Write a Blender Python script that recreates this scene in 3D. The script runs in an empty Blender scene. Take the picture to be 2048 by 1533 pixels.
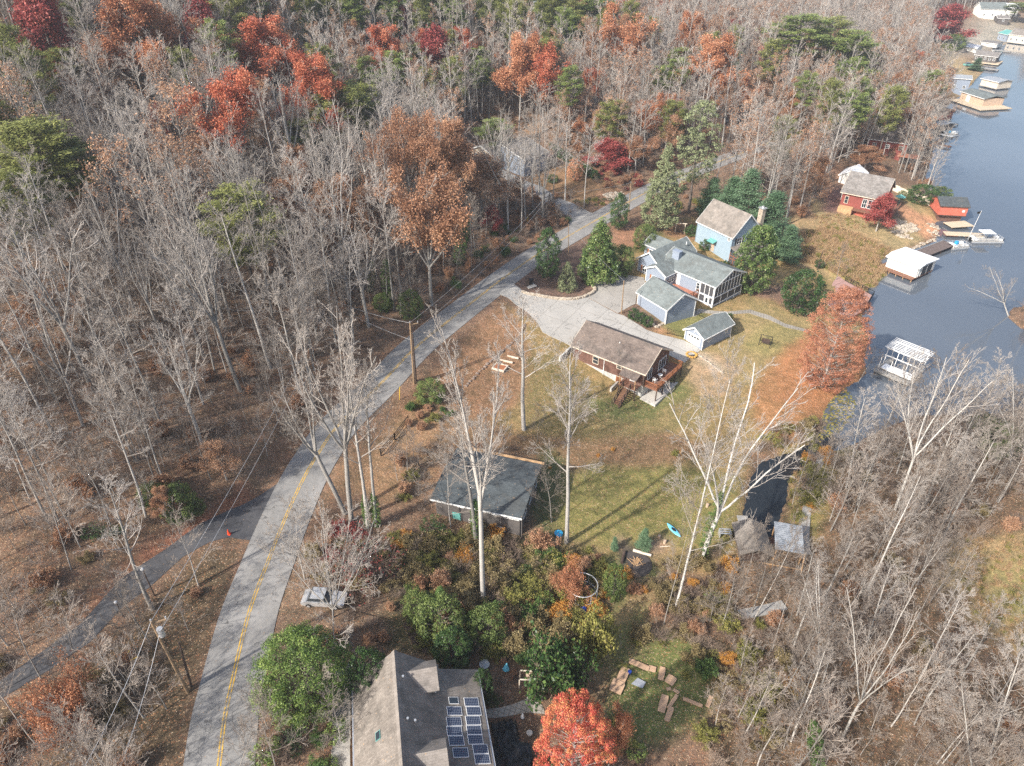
import bpy, math, random
import numpy as np
from mathutils import Vector, Matrix, Euler
from mathutils.geometry import delaunay_2d_cdt
random.seed(7); RNG = np.random.default_rng(7)
rad = math.radians
SC = bpy.context.scene
COL = SC.collection
# ------------------------------------------------------------------ camera
F, TH, HC = 1400.0, rad(35), 69.0
TS, TC = math.sin(TH), math.cos(TH)
cam = bpy.data.cameras.new('camera'); cam.sensor_width = 36; cam.lens = F / 2048 * 36
cam.clip_start = 1; cam.clip_end = 9000
co = bpy.data.objects.new('camera', cam); COL.objects.link(co)
co.location = (0, 0, HC); co.rotation_euler = (rad(90) - TH, 0, 0); SC.camera = co

def P(px, py, z=0.0):
    """the point of the photograph's pixel on the level z"""
    u = (px - 1024) / F; v = (py - 766.5) / F
    t = (HC - z) / (TS + v * TC)
    return (u * t, (TC - v * TS) * t, z)
def Q(x, y, z):
    dz = z - HC; dep = y * TC - dz * TS
    return 1024 + F * x / dep, 766.5 - F * (y * TS + dz * TC) / dep
def depth(x, y, z): return y * TC - (z - HC) * TS
# ------------------------------------------------------------------ terrain
CTRL = [(1600,650,1.2),(1500,640,2.6),(1400,625,3.0),(1400,692,3.1),(1440,652,2.9),(1462,672,2.6),(1385,680,3.1),(1420,640,2.9),(1450,500,4),(1300,480,5),(1200,600,5),(1100,600,5.5),(1050,640,5.2),(1150,705,4.2),(1180,738,3.2),(1215,768,2.4),
 (1280,660,4.5),(1240,800,1.4),(1300,810,.95),(1360,760,1.1),(1320,785,1.0),(1285,795,1.1),(1380,720,2.6),(1480,700,2.2),(1150,760,2.6),(1050,740,4.2),(1000,600,6),(828,768,5.6),(900,700,5.8),
 (1000,700,5.0),(850,860,4.6),(960,860,3.6),(865,1010,2.9),(960,1040,2.4),(1046,1065,2.2),(960,1080,2.6),(1250,900,1.2),(1130,950,1.8),(1250,1050,1.1),(1400,950,.9),(1430,850,1),(1300,1400,1.2),
 (1500,1300,.9),(1550,1150,.8),(2000,1200,.35),(1850,1250,.5),(1800,1450,.9),(1700,1000,.8),(1900,1000,.7),(2048,950,.6),(1650,1200,.8),
 (450,1400,6),(510,1130,6),(600,960,5.8),(680,850,5.7),(700,1200,4.6),(800,1300,3.4),(640,1480,4.6),(850,1450,3.6),(960,1300,2.6),(1100,1400,2.2),
 (200,1250,5.6),(340,1140,5.8),(450,1050,5.9),(60,1370,5.3),(300,1400,5.0),(150,1500,4.4),(380,1230,5.2),(380,1060,7.6),(250,1110,8.2),(520,950,8),
 (300,900,11),(100,1000,11),(0,1150,9),(300,700,14),(560,750,10),(700,600,10),(0,800,16),(100,400,25),(400,500,17),(650,400,16),(850,500,9.5),(1000,480,8),
 (0,200,34),(300,200,30),(600,200,25),(950,330,9),(1020,370,8),(1000,250,10.5),(1130,420,7),(1170,350,8),(1300,400,6.5),(1300,300,8),(1150,200,16),(1400,250,9),(1500,310,7),
 (1600,300,6.5),(1700,340,4.5),(1740,430,2.6),(1650,480,1.5),(1800,460,1.2),(1850,410,2),(1620,400,4),(1540,560,2),(1750,260,5),(1800,200,6),(1700,150,10),(1500,150,14),
 (1850,110,4),(1900,70,4),(1880,160,2.5),(1850,230,2.5),(1990,50,3.5),(1600,40,18),(1800,20,10),(2040,10,8),(300,30,44),(700,20,38),(1000,15,32),(1300,20,27),(0,30,48),
 (640,1700,4.2),(850,1800,3.4),(400,1800,5.5),(1100,1800,2.0),(1400,1800,1.2),(1800,1800,.8),(0,1800,4),(750,1550,3.6),(900,1560,3.2),(700,1380,3.9),(1000,1480,2.5),(900,1380,3.0),(950,1600,2.6),(2300,1300,.4),(2300,1700,.6),(-200,1200,9),(-200,1500,5),(-300,700,20)]
CW = np.array([P(*c) for c in CTRL])
CC = np.full(len(CW), 3.0)
def _rbf():
    n = len(CW); A = np.zeros((n + 3, n + 3)); r = np.zeros(n + 3)
    d2 = (CW[:, None, 0] - CW[None, :, 0]) ** 2 + (CW[:, None, 1] - CW[None, :, 1]) ** 2
    A[:n, :n] = -np.sqrt(d2 + CC[None, :] ** 2) + np.diag(.6 + .02 * CW[:, 1])
    A[:n, n] = 1; A[:n, n + 1:] = CW[:, :2]; A[n:, :n] = A[:n, n:].T; r[:n] = CW[:, 2]
    return np.linalg.solve(A, r)
WT = _rbf()
def height_raw(X, Y):
    X = np.clip(X, -330, 330); Y = np.clip(Y, 10, 520)
    out = WT[-3] + WT[-2] * X + WT[-1] * Y
    for (cx, cy, cz), w, c in zip(CW, WT, CC): out = out - w * np.sqrt((X - cx) ** 2 + (Y - cy) ** 2 + c * c)
    return np.clip(out, .2, 52)
def poly_world(pp, z=0.0): return np.array([P(a, b, z)[:2] for a, b in pp])
LAKE = [(2048,80),(1996,94),(1985,102),(1992,108),(1975,116),(1968,135),(1970,146),(1962,158),(1945,172),(1925,190),(1900,208),(1884,222),(1872,240),(1862,262),(1862,285),(1868,300),(1862,325),(1852,350),(1850,372),
 (1868,384),(1880,410),(1893,440),(1868,446),(1880,462),(1868,484),(1818,500),(1783,509),(1755,525),(1772,540),(1776,551),(1760,556),(1757,568),(1752,574),(1735,577),(1742,594),(1728,610),(1722,640),(1738,680),(1728,715),(1733,745),(1716,762),
 (1694,775),(1662,800),(1645,830),(1640,862),(1620,888),(1585,905),(1520,925),(1500,960),(1490,1010),(1480,1055),(1500,1085),(1555,1085),(1558,1045),(1572,1000),(1580,955),(1630,918),(1705,890),(1760,862),(1830,832),(1900,830),(1970,838),(2048,815)]
lw = list(poly_world(LAKE)); lw += [np.array((110., 80.)), np.array((300., 60.)), np.array((2500., 300.)), np.array((2500., 1200.)), np.array((420., 470.))]
LW = np.array(lw)
SPIT = poly_world([(2140,640),(2048,612),(2022,617),(2014,634),(2030,650),(2060,668),(2140,680)])
def inside(X, Y, poly):
    r = np.zeros(X.shape, bool); n = len(poly); j = n - 1
    for i in range(n):
        xi, yi = poly[i]; xj, yj = poly[j]
        if yi != yj:
            r ^= ((yi > Y) != (yj > Y)) & (X < (xj - xi) * (Y - yi) / (yj - yi) + xi)
        j = i
    return r
def dist_poly(X, Y, poly, closed=True):
    d = np.full(X.shape, 1e9); n = len(poly)
    for i in range(n if closed else n - 1):
        ax, ay = poly[i]; bx, by = poly[(i + 1) % n]
        vx, vy = bx - ax, by - ay; L = vx * vx + vy * vy + 1e-9
        t = np.clip(((X - ax) * vx + (Y - ay) * vy) / L, 0, 1)
        d = np.minimum(d, np.hypot(X - ax - t * vx, Y - ay - t * vy))
    return d
def axis(lo, mid0, mid1, hi, s, g):
    a = list(np.arange(mid0, mid1, s)); st = s
    while a[-1] < hi: st *= g; a.append(a[-1] + st)
    st = s
    while a[0] > lo: st *= g; a.insert(0, a[0] - st)
    return np.array(a)
XS = axis(-1600, -85, 100, 1800, .62, 1.035); YS = axis(-60, 24, 150, 2600, .62, 1.025)
GX, GY = np.meshgrid(XS, YS)
HZ = height_raw(GX, GY)
def smooth_noise(X, Y, sc, seed):
    r = np.random.default_rng(seed); out = np.zeros_like(X)
    for k in range(5):
        a, b, c = r.uniform(0, 6.28, 3); f = sc * r.uniform(.6, 1.7)
        out += np.sin(X * f * math.cos(a) + Y * f * math.sin(a) + b + 1.3 * np.sin(f * .7 * (X * math.sin(c) - Y * math.cos(c)) + c))
    return out / 3
wd = dist_poly(GX, GY, LW); inl = inside(GX, GY, LW)
sp = inside(GX, GY, SPIT); spd = dist_poly(GX, GY, SPIT)
rough = np.clip((HZ - 7) / 6, 0, 1) * (0.5 * smooth_noise(GX, GY, .12, 3) + .15 * smooth_noise(GX, GY, .5, 4)) + .05 * smooth_noise(GX, GY, .8, 5)
HZ = HZ + rough
HZ = np.where(inl & ~sp, -np.minimum(1.6, .12 + wd * .5), np.minimum(HZ, .16 + wd * .30))
HZ = np.where(sp, np.minimum(.5, .1 + spd * .3), HZ)
HZ = np.where(GX > 420, np.minimum(HZ, 0.5 * HZ), HZ)
def Hsample(x, y, G=None):
    G = HZ if G is None else G
    x = np.asarray(x, float); y = np.asarray(y, float)
    i = np.clip(np.searchsorted(XS, x) - 1, 0, len(XS) - 2); j = np.clip(np.searchsorted(YS, y) - 1, 0, len(YS) - 2)
    tx = np.clip((x - XS[i]) / (XS[i + 1] - XS[i]), 0, 1); ty = np.clip((y - YS[j]) / (YS[j + 1] - YS[j]), 0, 1)
    return (G[j, i] * (1 - tx) + G[j, i + 1] * tx) * (1 - ty) + (G[j + 1, i] * (1 - tx) + G[j + 1, i + 1] * tx) * ty
def G(px, py):
    """where the ray through a pixel meets the terrain"""
    u = (px - 1024) / F; v = (py - 766.5) / F
    dx, dy, dz = u, TC - v * TS, -(TS + v * TC)
    t0, t1 = 5.0, 1500.0
    ts = np.geomspace(15, 1500, 900); zz = HC + dz * ts; hh = Hsample(dx * ts, dy * ts)
    k = np.argmax(zz < hh) if (zz < hh).any() else len(ts) - 1
    a, b = ts[max(k - 1, 0)], ts[k]
    for _ in range(24):
        m = (a + b) / 2
        if HC + dz * m < float(Hsample(dx * m, dy * m)): b = m
        else: a = m
    m = (a + b) / 2
    return Vector((dx * m, dy * m, float(Hsample(dx * m, dy * m))))
def catmull(pts, n=8):
    pts = [np.array(p, float) for p in pts]; out = []
    for i in range(len(pts) - 1):
        p0 = pts[max(i - 1, 0)]; p1 = pts[i]; p2 = pts[i + 1]; p3 = pts[min(i + 2, len(pts) - 1)]
        for k in range(n):
            t = k / n
            out.append(.5 * ((2 * p1) + (-p0 + p2) * t + (2 * p0 - 5 * p1 + 4 * p2 - p3) * t * t + (-p0 + 3 * p1 - 3 * p2 + p3) * t ** 3))
    out.append(pts[-1]); return np.array(out)
ROADPX = [(426,1640),(438,1533),(450,1433),(467,1354),(481,1292),(502,1214),(533,1131),(564,1053),(599,974),(632,915),(678,850),(755,775),(830,697),(900,640),(960,593),(1000,562),(1080,506),(1168,455),(1224,423),(1280,392),(1340,362),(1400,338),(1470,312),(1540,284),(1600,240),(1680,160),(1760,95),(1840,52),(1900,30)]
rc = catmull([G(*p) for p in ROADPX[:24]], 8)
rz = rc[:, 2].copy()
for _ in range(6): rz[1:-1] = (rz[:-2] + rz[1:-1] + rz[2:]) / 3
rc[:, 2] = rz
rc[-30:, 2] = np.minimum(rc[-30:, 2], rz[-30:])
def flatten(cl, half, shoulder):
    """level the terrain to a road's own height"""
    global HZ
    best = np.full(GX.shape, 1e9); zz = np.zeros(GX.shape)
    for i in range(len(cl) - 1):
        ax, ay, az = cl[i]; bx, by, bz = cl[i + 1]
        m = (np.abs(GX - (ax + bx) / 2) < 25) & (np.abs(GY - (ay + by) / 2) < 25)
        if not m.any(): continue
        X, Y = GX[m], GY[m]
        vx, vy = bx - ax, by - ay; L = vx * vx + vy * vy + 1e-9
        t = np.clip(((X - ax) * vx + (Y - ay) * vy) / L, 0, 1)
        d = np.hypot(X - ax - t * vx, Y - ay - t * vy)
        b = best[m]; z = zz[m]; q = d < b
        b[q] = d[q]; z[q] = (az + t * (bz - az))[q]
        best[m] = b; zz[m] = z
    w = np.clip((half + shoulder - best) / shoulder, 0, 1); w = w * w * (3 - 2 * w)
    HZ = HZ * (1 - w) + (zz - .05) * w
    return best
def track(pp, half, sh):
    c = catmull([G(*p) for p in pp], 5); z = c[:, 2].copy()
    for _ in range(8): z[1:-1] = (z[:-2] + z[1:-1] + z[2:]) / 3
    c[:, 2] = z; flatten(c, half, sh); return c
flatten(rc, 3.3, 4.0)
track([(575,985),(500,1045),(420,1070),(345,1118),(270,1165),(200,1230),(120,1300),(30,1360),(-60,1415)], 1.9, 2.5)
track([(1170,440),(1120,408),(1080,385),(1040,365),(1000,345)], 2.2, 3)
ROADD = flatten(rc, 3.3, 3.0)
# ------------------------------------------------------------------ materials
def mat(name, base, rough=.8, nodes=None, metal=0.0):
    m = bpy.data.materials.new(name); m.use_nodes = True
    b = m.node_tree.nodes['Principled BSDF']
    b.inputs['Base Color'].default_value = (*base, 1); b.inputs['Roughness'].default_value = rough
    b.inputs['Metallic'].default_value = metal
    b.inputs['Specular IOR Level'].default_value = .3
    if nodes: nodes(m, m.node_tree, b)
    return m
class NT:
    def __init__(s, nt): s.nt = nt
    def n(s, t, **kw):
        x = s.nt.nodes.new(t)
        for k, v in kw.items():
            if k.startswith('i_'): x.inputs[k[2:].replace('_', ' ')].default_value = v
            else: setattr(x, k, v)
        return x
    def l(s, a, b): s.nt.links.new(a, b)
    def noise(s, vec, sc, det=4, rough=.6):
        x = s.n('ShaderNodeTexNoise'); x.inputs['Scale'].default_value = sc; x.inputs['Detail'].default_value = det
        x.inputs['Roughness'].default_value = rough; s.l(vec, x.inputs['Vector']); return x.outputs['Fac']
    def ramp(s, fac, stops):
        x = s.n('ShaderNodeValToRGB'); e = x.color_ramp.elements
        while len(e) < len(stops): e.new(.5)
        for q, (p, c) in zip(e, stops):
            q.position = p; q.color = (*c, 1) if len(c) == 3 else c
        s.l(fac, x.inputs[0]); return x.outputs[0]
    def mix(s, a, b, f, mode='MIX'):
        x = s.n('ShaderNodeMix', data_type='RGBA', blend_type=mode)
        for v, i in ((f, 0), (a, 6), (b, 7)):
            if hasattr(v, 'links'): s.l(v, x.inputs[i])
            else: x.inputs[i].default_value = v if i == 0 else (*v, 1)
        return x.outputs[2]
    def math(s, op, a, b=None):
        x = s.n('ShaderNodeMath', operation=op)
        for v, i in ((a, 0), (b, 1)):
            if v is None: continue
            if hasattr(v, 'links'): s.l(v, x.inputs[i])
            else: x.inputs[i].default_value = v
        return x.outputs[0]
    def coord(s, which='Object'): return s.n('ShaderNodeTexCoord').outputs[which]
    def pos(s): return s.n('ShaderNodeNewGeometry').outputs['Position']
    def attr(s, name, out='Fac'): return s.n('ShaderNodeAttribute', attribute_name=name).outputs[out]
    def bump(s, b, h, st=.4, d=.1):
        x = s.n('ShaderNodeBump'); x.inputs['Strength'].default_value = st; x.inputs['Distance'].default_value = d
        s.l(h, x.inputs['Height']); s.l(x.outputs[0], b.inputs['Normal'])
def noisy(name, c0, c1, sc=2.0, rough=.85, fine=14.0, bands=None, metal=0.0):
    """a mottled surface, optional fine bands along z (siding, shingle courses) or along another axis"""
    def f(m, nt, b):
        t = NT(nt); v = t.coord()
        a = t.noise(v, sc, 5); g = t.noise(v, fine, 3)
        k = t.math('ADD', t.math('MULTIPLY', a, .6), t.math('MULTIPLY', g, .4))
        c = t.ramp(k, [(.36, c0), (.62, c1)])
        if bands:
            ax, per, amt = bands
            sx = t.n('ShaderNodeSeparateXYZ'); t.l(v, sx.inputs[0])
            w = t.math('FRACT', t.math('DIVIDE', sx.outputs[ax], per))
            w = t.math('LESS_THAN', w, .16)
            c = t.mix(c, t.mix(c, (0, 0, 0), .5), t.math('MULTIPLY', w, amt))
        t.l(c, b.inputs['Base Color']); t.bump(b, g, .3, .02)
    return mat(name, c1, rough, f, metal)
def shingle(name, c0, c1, cs=(.5, 1)):
    def f(m, nt, b):
        t = NT(nt); v = t.coord()
        br = t.n('ShaderNodeTexBrick'); br.inputs['Scale'].default_value = 1
        br.inputs['Brick Width'].default_value = .42; br.inputs['Row Height'].default_value = .17; br.inputs['Mortar Size'].default_value = .012
        br.inputs['Color1'].default_value = (*c0, 1); br.inputs['Color2'].default_value = (*c1, 1)
        br.inputs['Mortar'].default_value = (*[x * .55 for x in c0], 1); br.inputs['Bias'].default_value = -.1
        t.l(v, br.inputs['Vector'])
        a = t.noise(v, .8, 5); g = t.noise(v, 7, 4, .7)
        c = t.mix(br.outputs['Color'], t.ramp(g, [(.35, c0), (.65, c1)]), .55)
        c = t.mix(c, t.ramp(a, [(.3, (.62, .62, .62)), (.7, (1.15, 1.15, 1.15))]), .8, 'MULTIPLY')
        vo = t.n('ShaderNodeTexVoronoi'); vo.inputs['Scale'].default_value = 3.2; t.l(v, vo.inputs['Vector'])
        sep = t.n('ShaderNodeSeparateColor'); t.l(vo.outputs['Color'], sep.inputs[0])
        lf = t.math('MULTIPLY', t.math('LESS_THAN', vo.outputs['Distance'], .2), t.math('GREATER_THAN', sep.outputs[1], .9))
        st = t.math('MULTIPLY', t.math('GREATER_THAN', t.noise(v, .45, 4, .7), .56), .3)
        c = t.mix(c, (.09, .085, .075), st); c = t.mix(c, (.36, .24, .14), t.math('MULTIPLY', lf, .8))
        t.l(c, b.inputs['Base Color']); t.bump(b, g, .3, .03)
    return mat(name, c1, .9, f)
def leafmat(name, stops, trans=.25, rough=.6, hue=.12):
    def f(m, nt, b):
        t = NT(nt); a = t.attr('v')
        oi = t.n('ShaderNodeObjectInfo').outputs['Random']
        k = t.math('ADD', a, t.math('MULTIPLY', t.math('SUBTRACT', oi, .5), hue * 2))
        c = t.ramp(k, stops); t.l(c, b.inputs['Base Color'])
        tr = t.n('ShaderNodeBsdfTranslucent'); t.l(c, tr.inputs[0])
        mx = t.n('ShaderNodeMixShader'); mx.inputs[0].default_value = trans
        t.l(b.outputs[0], mx.inputs[1]); t.l(tr.outputs[0], mx.inputs[2])
        t.l(mx.outputs[0], nt.nodes['Material Output'].inputs[0])
    return mat(name, stops[0][1], rough, f)
def barkmat(name, lo, hi):
    def f(m, nt, b):
        t = NT(nt); oi = t.n('ShaderNodeObjectInfo').outputs['Random']
        g = t.noise(t.coord(), 1.6, 4, .7)
        k = t.math('ADD', t.math('MULTIPLY', oi, .5), t.math('MULTIPLY', g, .5))
        t.l(t.ramp(k, [(.15, lo), (.75, hi)]), b.inputs['Base Color'])
    return mat(name, hi, .9, f)
M = {}
M['bark'] = barkmat('bark_grey', (.16, .15, .135), (.46, .435, .40))
M['twig'] = barkmat('twig_grey', (.235, .205, .175), (.46, .42, .38))
M['sap_twig'] = barkmat('sapling_twig', (.17, .14, .115), (.36, .31, .265))
M['white_bark'] = barkmat('bark_white', (.34, .325, .295), (.56, .54, .50))
M['dark_bark'] = barkmat('bark_dark', (.08, .065, .055), (.17, .14, .12))
M['brush_twig'] = barkmat('brush_twig', (.16, .11, .085), (.36, .28, .22))
M['red'] = leafmat('leaves_red', [(0, (.28, .06, .035)), (.5, (.54, .16, .085)), (1, (.68, .31, .17))])
M['orange'] = leafmat('leaves_orange', [(0, (.32, .12, .06)), (.5, (.55, .25, .13)), (1, (.68, .40, .24))])
M['rust'] = leafmat('leaves_rust', [(0, (.23, .11, .06)), (.5, (.42, .225, .13)), (1, (.57, .35, .21))])
M['maple'] = leafmat('leaves_maple', [(0, (.28, .035, .035)), (.45, (.52, .09, .07)), (.75, (.62, .19, .11)), (1, (.72, .38, .15))])
M['bush_green'] = leafmat('leaves_bush_green', [(0, (.03, .055, .02)), (.5, (.09, .135, .035)), (1, (.22, .27, .08))], .15, .5)
M['drab'] = leafmat('leaves_drab', [(0, (.13, .10, .045)), (.5, (.26, .20, .09)), (1, (.38, .31, .16))])
M['tan'] = leafmat('leaves_tan', [(0, (.25, .12, .07)), (.5, (.42, .24, .14)), (1, (.52, .33, .21))])
M['crimson'] = leafmat('leaves_crimson', [(0, (.17, .03, .03)), (.5, (.36, .075, .07)), (1, (.50, .18, .14))])
M['cypress'] = leafmat('needles_cypress', [(0, (.20, .07, .04)), (.5, (.42, .175, .10)), (1, (.55, .28, .17))])
M['pine'] = leafmat('needles_pine', [(0, (.10, .12, .035)), (.5, (.24, .26, .075)), (1, (.38, .39, .14))], .25)
M['pine_bright'] = leafmat('needles_bright', [(0, (.11, .16, .045)), (.5, (.24, .30, .085)), (1, (.38, .43, .15))], .25)
M['fir'] = leafmat('needles_blue_green', [(0, (.055, .11, .05)), (.5, (.12, .21, .11)), (1, (.22, .32, .19))], .2)
M['cedar'] = leafmat('needles_olive', [(0, (.11, .13, .06)), (.5, (.21, .24, .12)), (1, (.31, .34, .19))], .2)
M['magnolia'] = leafmat('leaves_magnolia', [(0, (.03, .055, .02)), (.5, (.09, .15, .04)), (1, (.26, .31, .11))], .15, .35)
M['evergreen'] = leafmat('leaves_evergreen', [(0, (.035, .07, .02)), (.5, (.115, .185, .04)), (1, (.30, .38, .10))], .2, .45)
M['holly'] = leafmat('leaves_dark_green', [(0, (.012, .03, .012)), (.5, (.04, .085, .025)), (1, (.10, .16, .045))], .1, .4)
M['olive'] = leafmat('leaves_olive', [(0, (.10, .10, .025)), (.5, (.23, .23, .06)), (1, (.38, .34, .10))], .25)
M['ivy'] = leafmat('leaves_ivy', [(0, (.03, .06, .018)), (.5, (.08, .145, .035)), (1, (.15, .23, .06))], .15)
M['straw'] = leafmat('grass_straw', [(0, (.32, .20, .11)), (.5, (.48, .33, .19)), (1, (.58, .44, .26))], .3)
M['yellow'] = leafmat('leaves_yellow', [(0, (.35, .28, .03)), (.5, (.55, .45, .06)), (1, (.65, .6, .15))], .3)
M['gold'] = leafmat('leaves_gold', [(0, (.35, .15, .03)), (.5, (.58, .28, .06)), (1, (.68, .42, .12))], .3)
M['pad'] = leafmat('lily_pad', [(0, (.10, .09, .03)), (.5, (.20, .19, .05)), (1, (.30, .22, .07))], .0)
M['roof_brown'] = shingle('shingle_brown', (.12, .095, .08), (.26, .21, .18))
M['roof_tan'] = shingle('shingle_tan', (.21, .185, .16), (.315, .28, .25))
M['roof_green'] = shingle('shingle_grey_green', (.14, .162, .16), (.235, .265, .26))
M['roof_grey'] = shingle('shingle_weathered', (.14, .125, .115), (.36, .34, .32))
M['roof_dark'] = shingle('shingle_dark', (.05, .06, .065), (.12, .135, .14))
M['roof_taupe'] = shingle('shingle_taupe', (.15, .13, .11), (.30, .265, .23))
M['siding_blue'] = noisy('siding_light_blue', (.27, .36, .43), (.32, .41, .48), 1, .6, 8, (2, .2, .6))
M['siding_grey'] = noisy('siding_blue_grey', (.24, .285, .355), (.285, .33, .40), 1, .6, 8, (2, .18, .6))
M['siding_log'] = noisy('siding_log', (.10, .055, .042), (.20, .11, .085), 1.5, .7, 9, (2, .24, 1))
M['siding_red'] = noisy('siding_red', (.19, .05, .04), (.29, .085, .07), 1, .7, 8, (0, .3, .5))
M['siding_coral'] = noisy('siding_coral', (.42, .10, .065), (.55, .16, .11), 1, .7, 8)
M['siding_cream'] = noisy('siding_cream', (.55, .46, .36), (.70, .62, .50), 1, .7, 8)
M['siding_tan'] = noisy('siding_tan', (.44, .32, .23), (.53, .40, .30), 1, .7, 8)
M['siding_white'] = noisy('siding_white', (.66, .66, .62), (.78, .77, .72), 1, .6, 8, (2, .25, .25))
M['siding_charcoal'] = noisy('siding_charcoal', (.07, .065, .065), (.14, .125, .115), 1, .8, 8, (2, .2, .5))
M['white'] = noisy('white_paint', (.70, .70, .68), (.82, .82, .80), 1, .5, 10)
M['white_roof'] = noisy('white_metal_roof', (.78, .79, .80), (.86, .86, .86), .6, .4, 6, (0, .45, .25))
M['metal_roof'] = noisy('metal_roof', (.28, .30, .31), (.55, .57, .58), 2, .4, 6, (1, .32, .9), .3)
M['glass'] = mat('window_glass', (.03, .04, .05), .08)
M['glass'].node_tree.nodes['Principled BSDF'].inputs['Specular IOR Level'].default_value = .6
M['screen'] = noisy('insect_screen', (.045, .045, .05), (.085, .085, .09), 2, .7, 9)
M['black'] = mat('black_metal', (.015, .015, .017), .5)
M['deck_brown'] = noisy('deck_boards_brown', (.15, .07, .045), (.27, .14, .095), 2, .8, 14, (0, .15, .5))
M['deck_red'] = noisy('deck_boards_red', (.34, .14, .09), (.46, .21, .14), 2, .8, 14, (0, .15, .5))
M['deck_pink'] = noisy('deck_boards_pink', (.34, .20, .17), (.46, .29, .25), 2, .8, 14, (0, .15, .5))
M['deck_dark'] = noisy('deck_boards_dark', (.11, .085, .075), (.18, .14, .125), 2, .8, 14, (0, .15, .5))
M['deck_grey'] = noisy('deck_boards_grey', (.24, .23, .21), (.40, .385, .36), 2, .8, 14, (1, .15, .6))
M['deck_pale'] = noisy('deck_boards_pale', (.48, .38, .27), (.62, .52, .38), 2, .8, 14, (0, .15, .4))
M['wood'] = noisy('wood_raw', (.36, .22, .11), (.52, .34, .19), 2, .8, 14)
M['pole'] = noisy('wood_pole', (.20, .13, .075), (.34, .24, .15), 1.2, .85, 12)
M['dark_wood'] = noisy('wood_dark', (.045, .03, .025), (.10, .07, .055), 2, .85, 12)
M['door_brown'] = noisy('door_brown', (.27, .10, .045), (.36, .15, .07), 2, .6, 12)
M['block'] = noisy('concrete_block', (.40, .40, .38), (.56, .555, .53), 1, .85, 9)
M['slab'] = noisy('slab_concrete', (.42, .40, .36), (.54, .51, .46), 1, .85, 9)
M['stone'] = noisy('stone', (.26, .21, .16), (.52, .45, .36), 1.5, .9, 6)
M['steel'] = noisy('steel', (.45, .46, .47), (.6, .61, .62), 2, .35, 10, None, .5)
M['yellow_plastic'] = mat('yellow_plastic', (.75, .50, .04), .5)
M['orange_plastic'] = mat('orange_plastic', (.75, .07, .02), .5)
M['blue_plastic'] = noisy('blue_plastic', (.02, .25, .50), (.05, .40, .66), 2, .45, 6)
M['kayak'] = noisy('kayak_blue', (.10, .45, .62), (.20, .58, .74), 2, .35, 6)
M['navy'] = mat('navy_plastic', (.02, .06, .35), .5)
M['tarp'] = noisy('black_tarp', (.008, .009, .012), (.03, .034, .04), 1.2, .35, 4)
M['cardboard'] = noisy('cardboard', (.42, .27, .17), (.56, .38, .25), 1, .9, 7)
M['panel'] = None
M['teal'] = noisy('teal_metal', (.10, .30, .28), (.16, .40, .36), 2, .5, 8)
M['rust_metal'] = noisy('rusty_metal', (.12, .08, .06), (.30, .24, .2), 2, .7, 8)
def paneln(m, nt, b):
    t = NT(nt); v = t.coord(); br = t.n('ShaderNodeTexBrick', offset=0.0); br.inputs['Scale'].default_value = 1
    br.inputs['Brick Width'].default_value = .165; br.inputs['Row Height'].default_value = .165; br.inputs['Mortar Size'].default_value = .012
    br.inputs['Color1'].default_value = (.012, .02, .05, 1); br.inputs['Color2'].default_value = (.016, .028, .065, 1); br.inputs['Mortar'].default_value = (.25, .28, .33, 1)
    t.l(v, br.inputs['Vector']); t.l(br.outputs['Color'], b.inputs['Base Color'])
M['panel'] = mat('solar_cells', (.01, .02, .05), .25, paneln)
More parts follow.
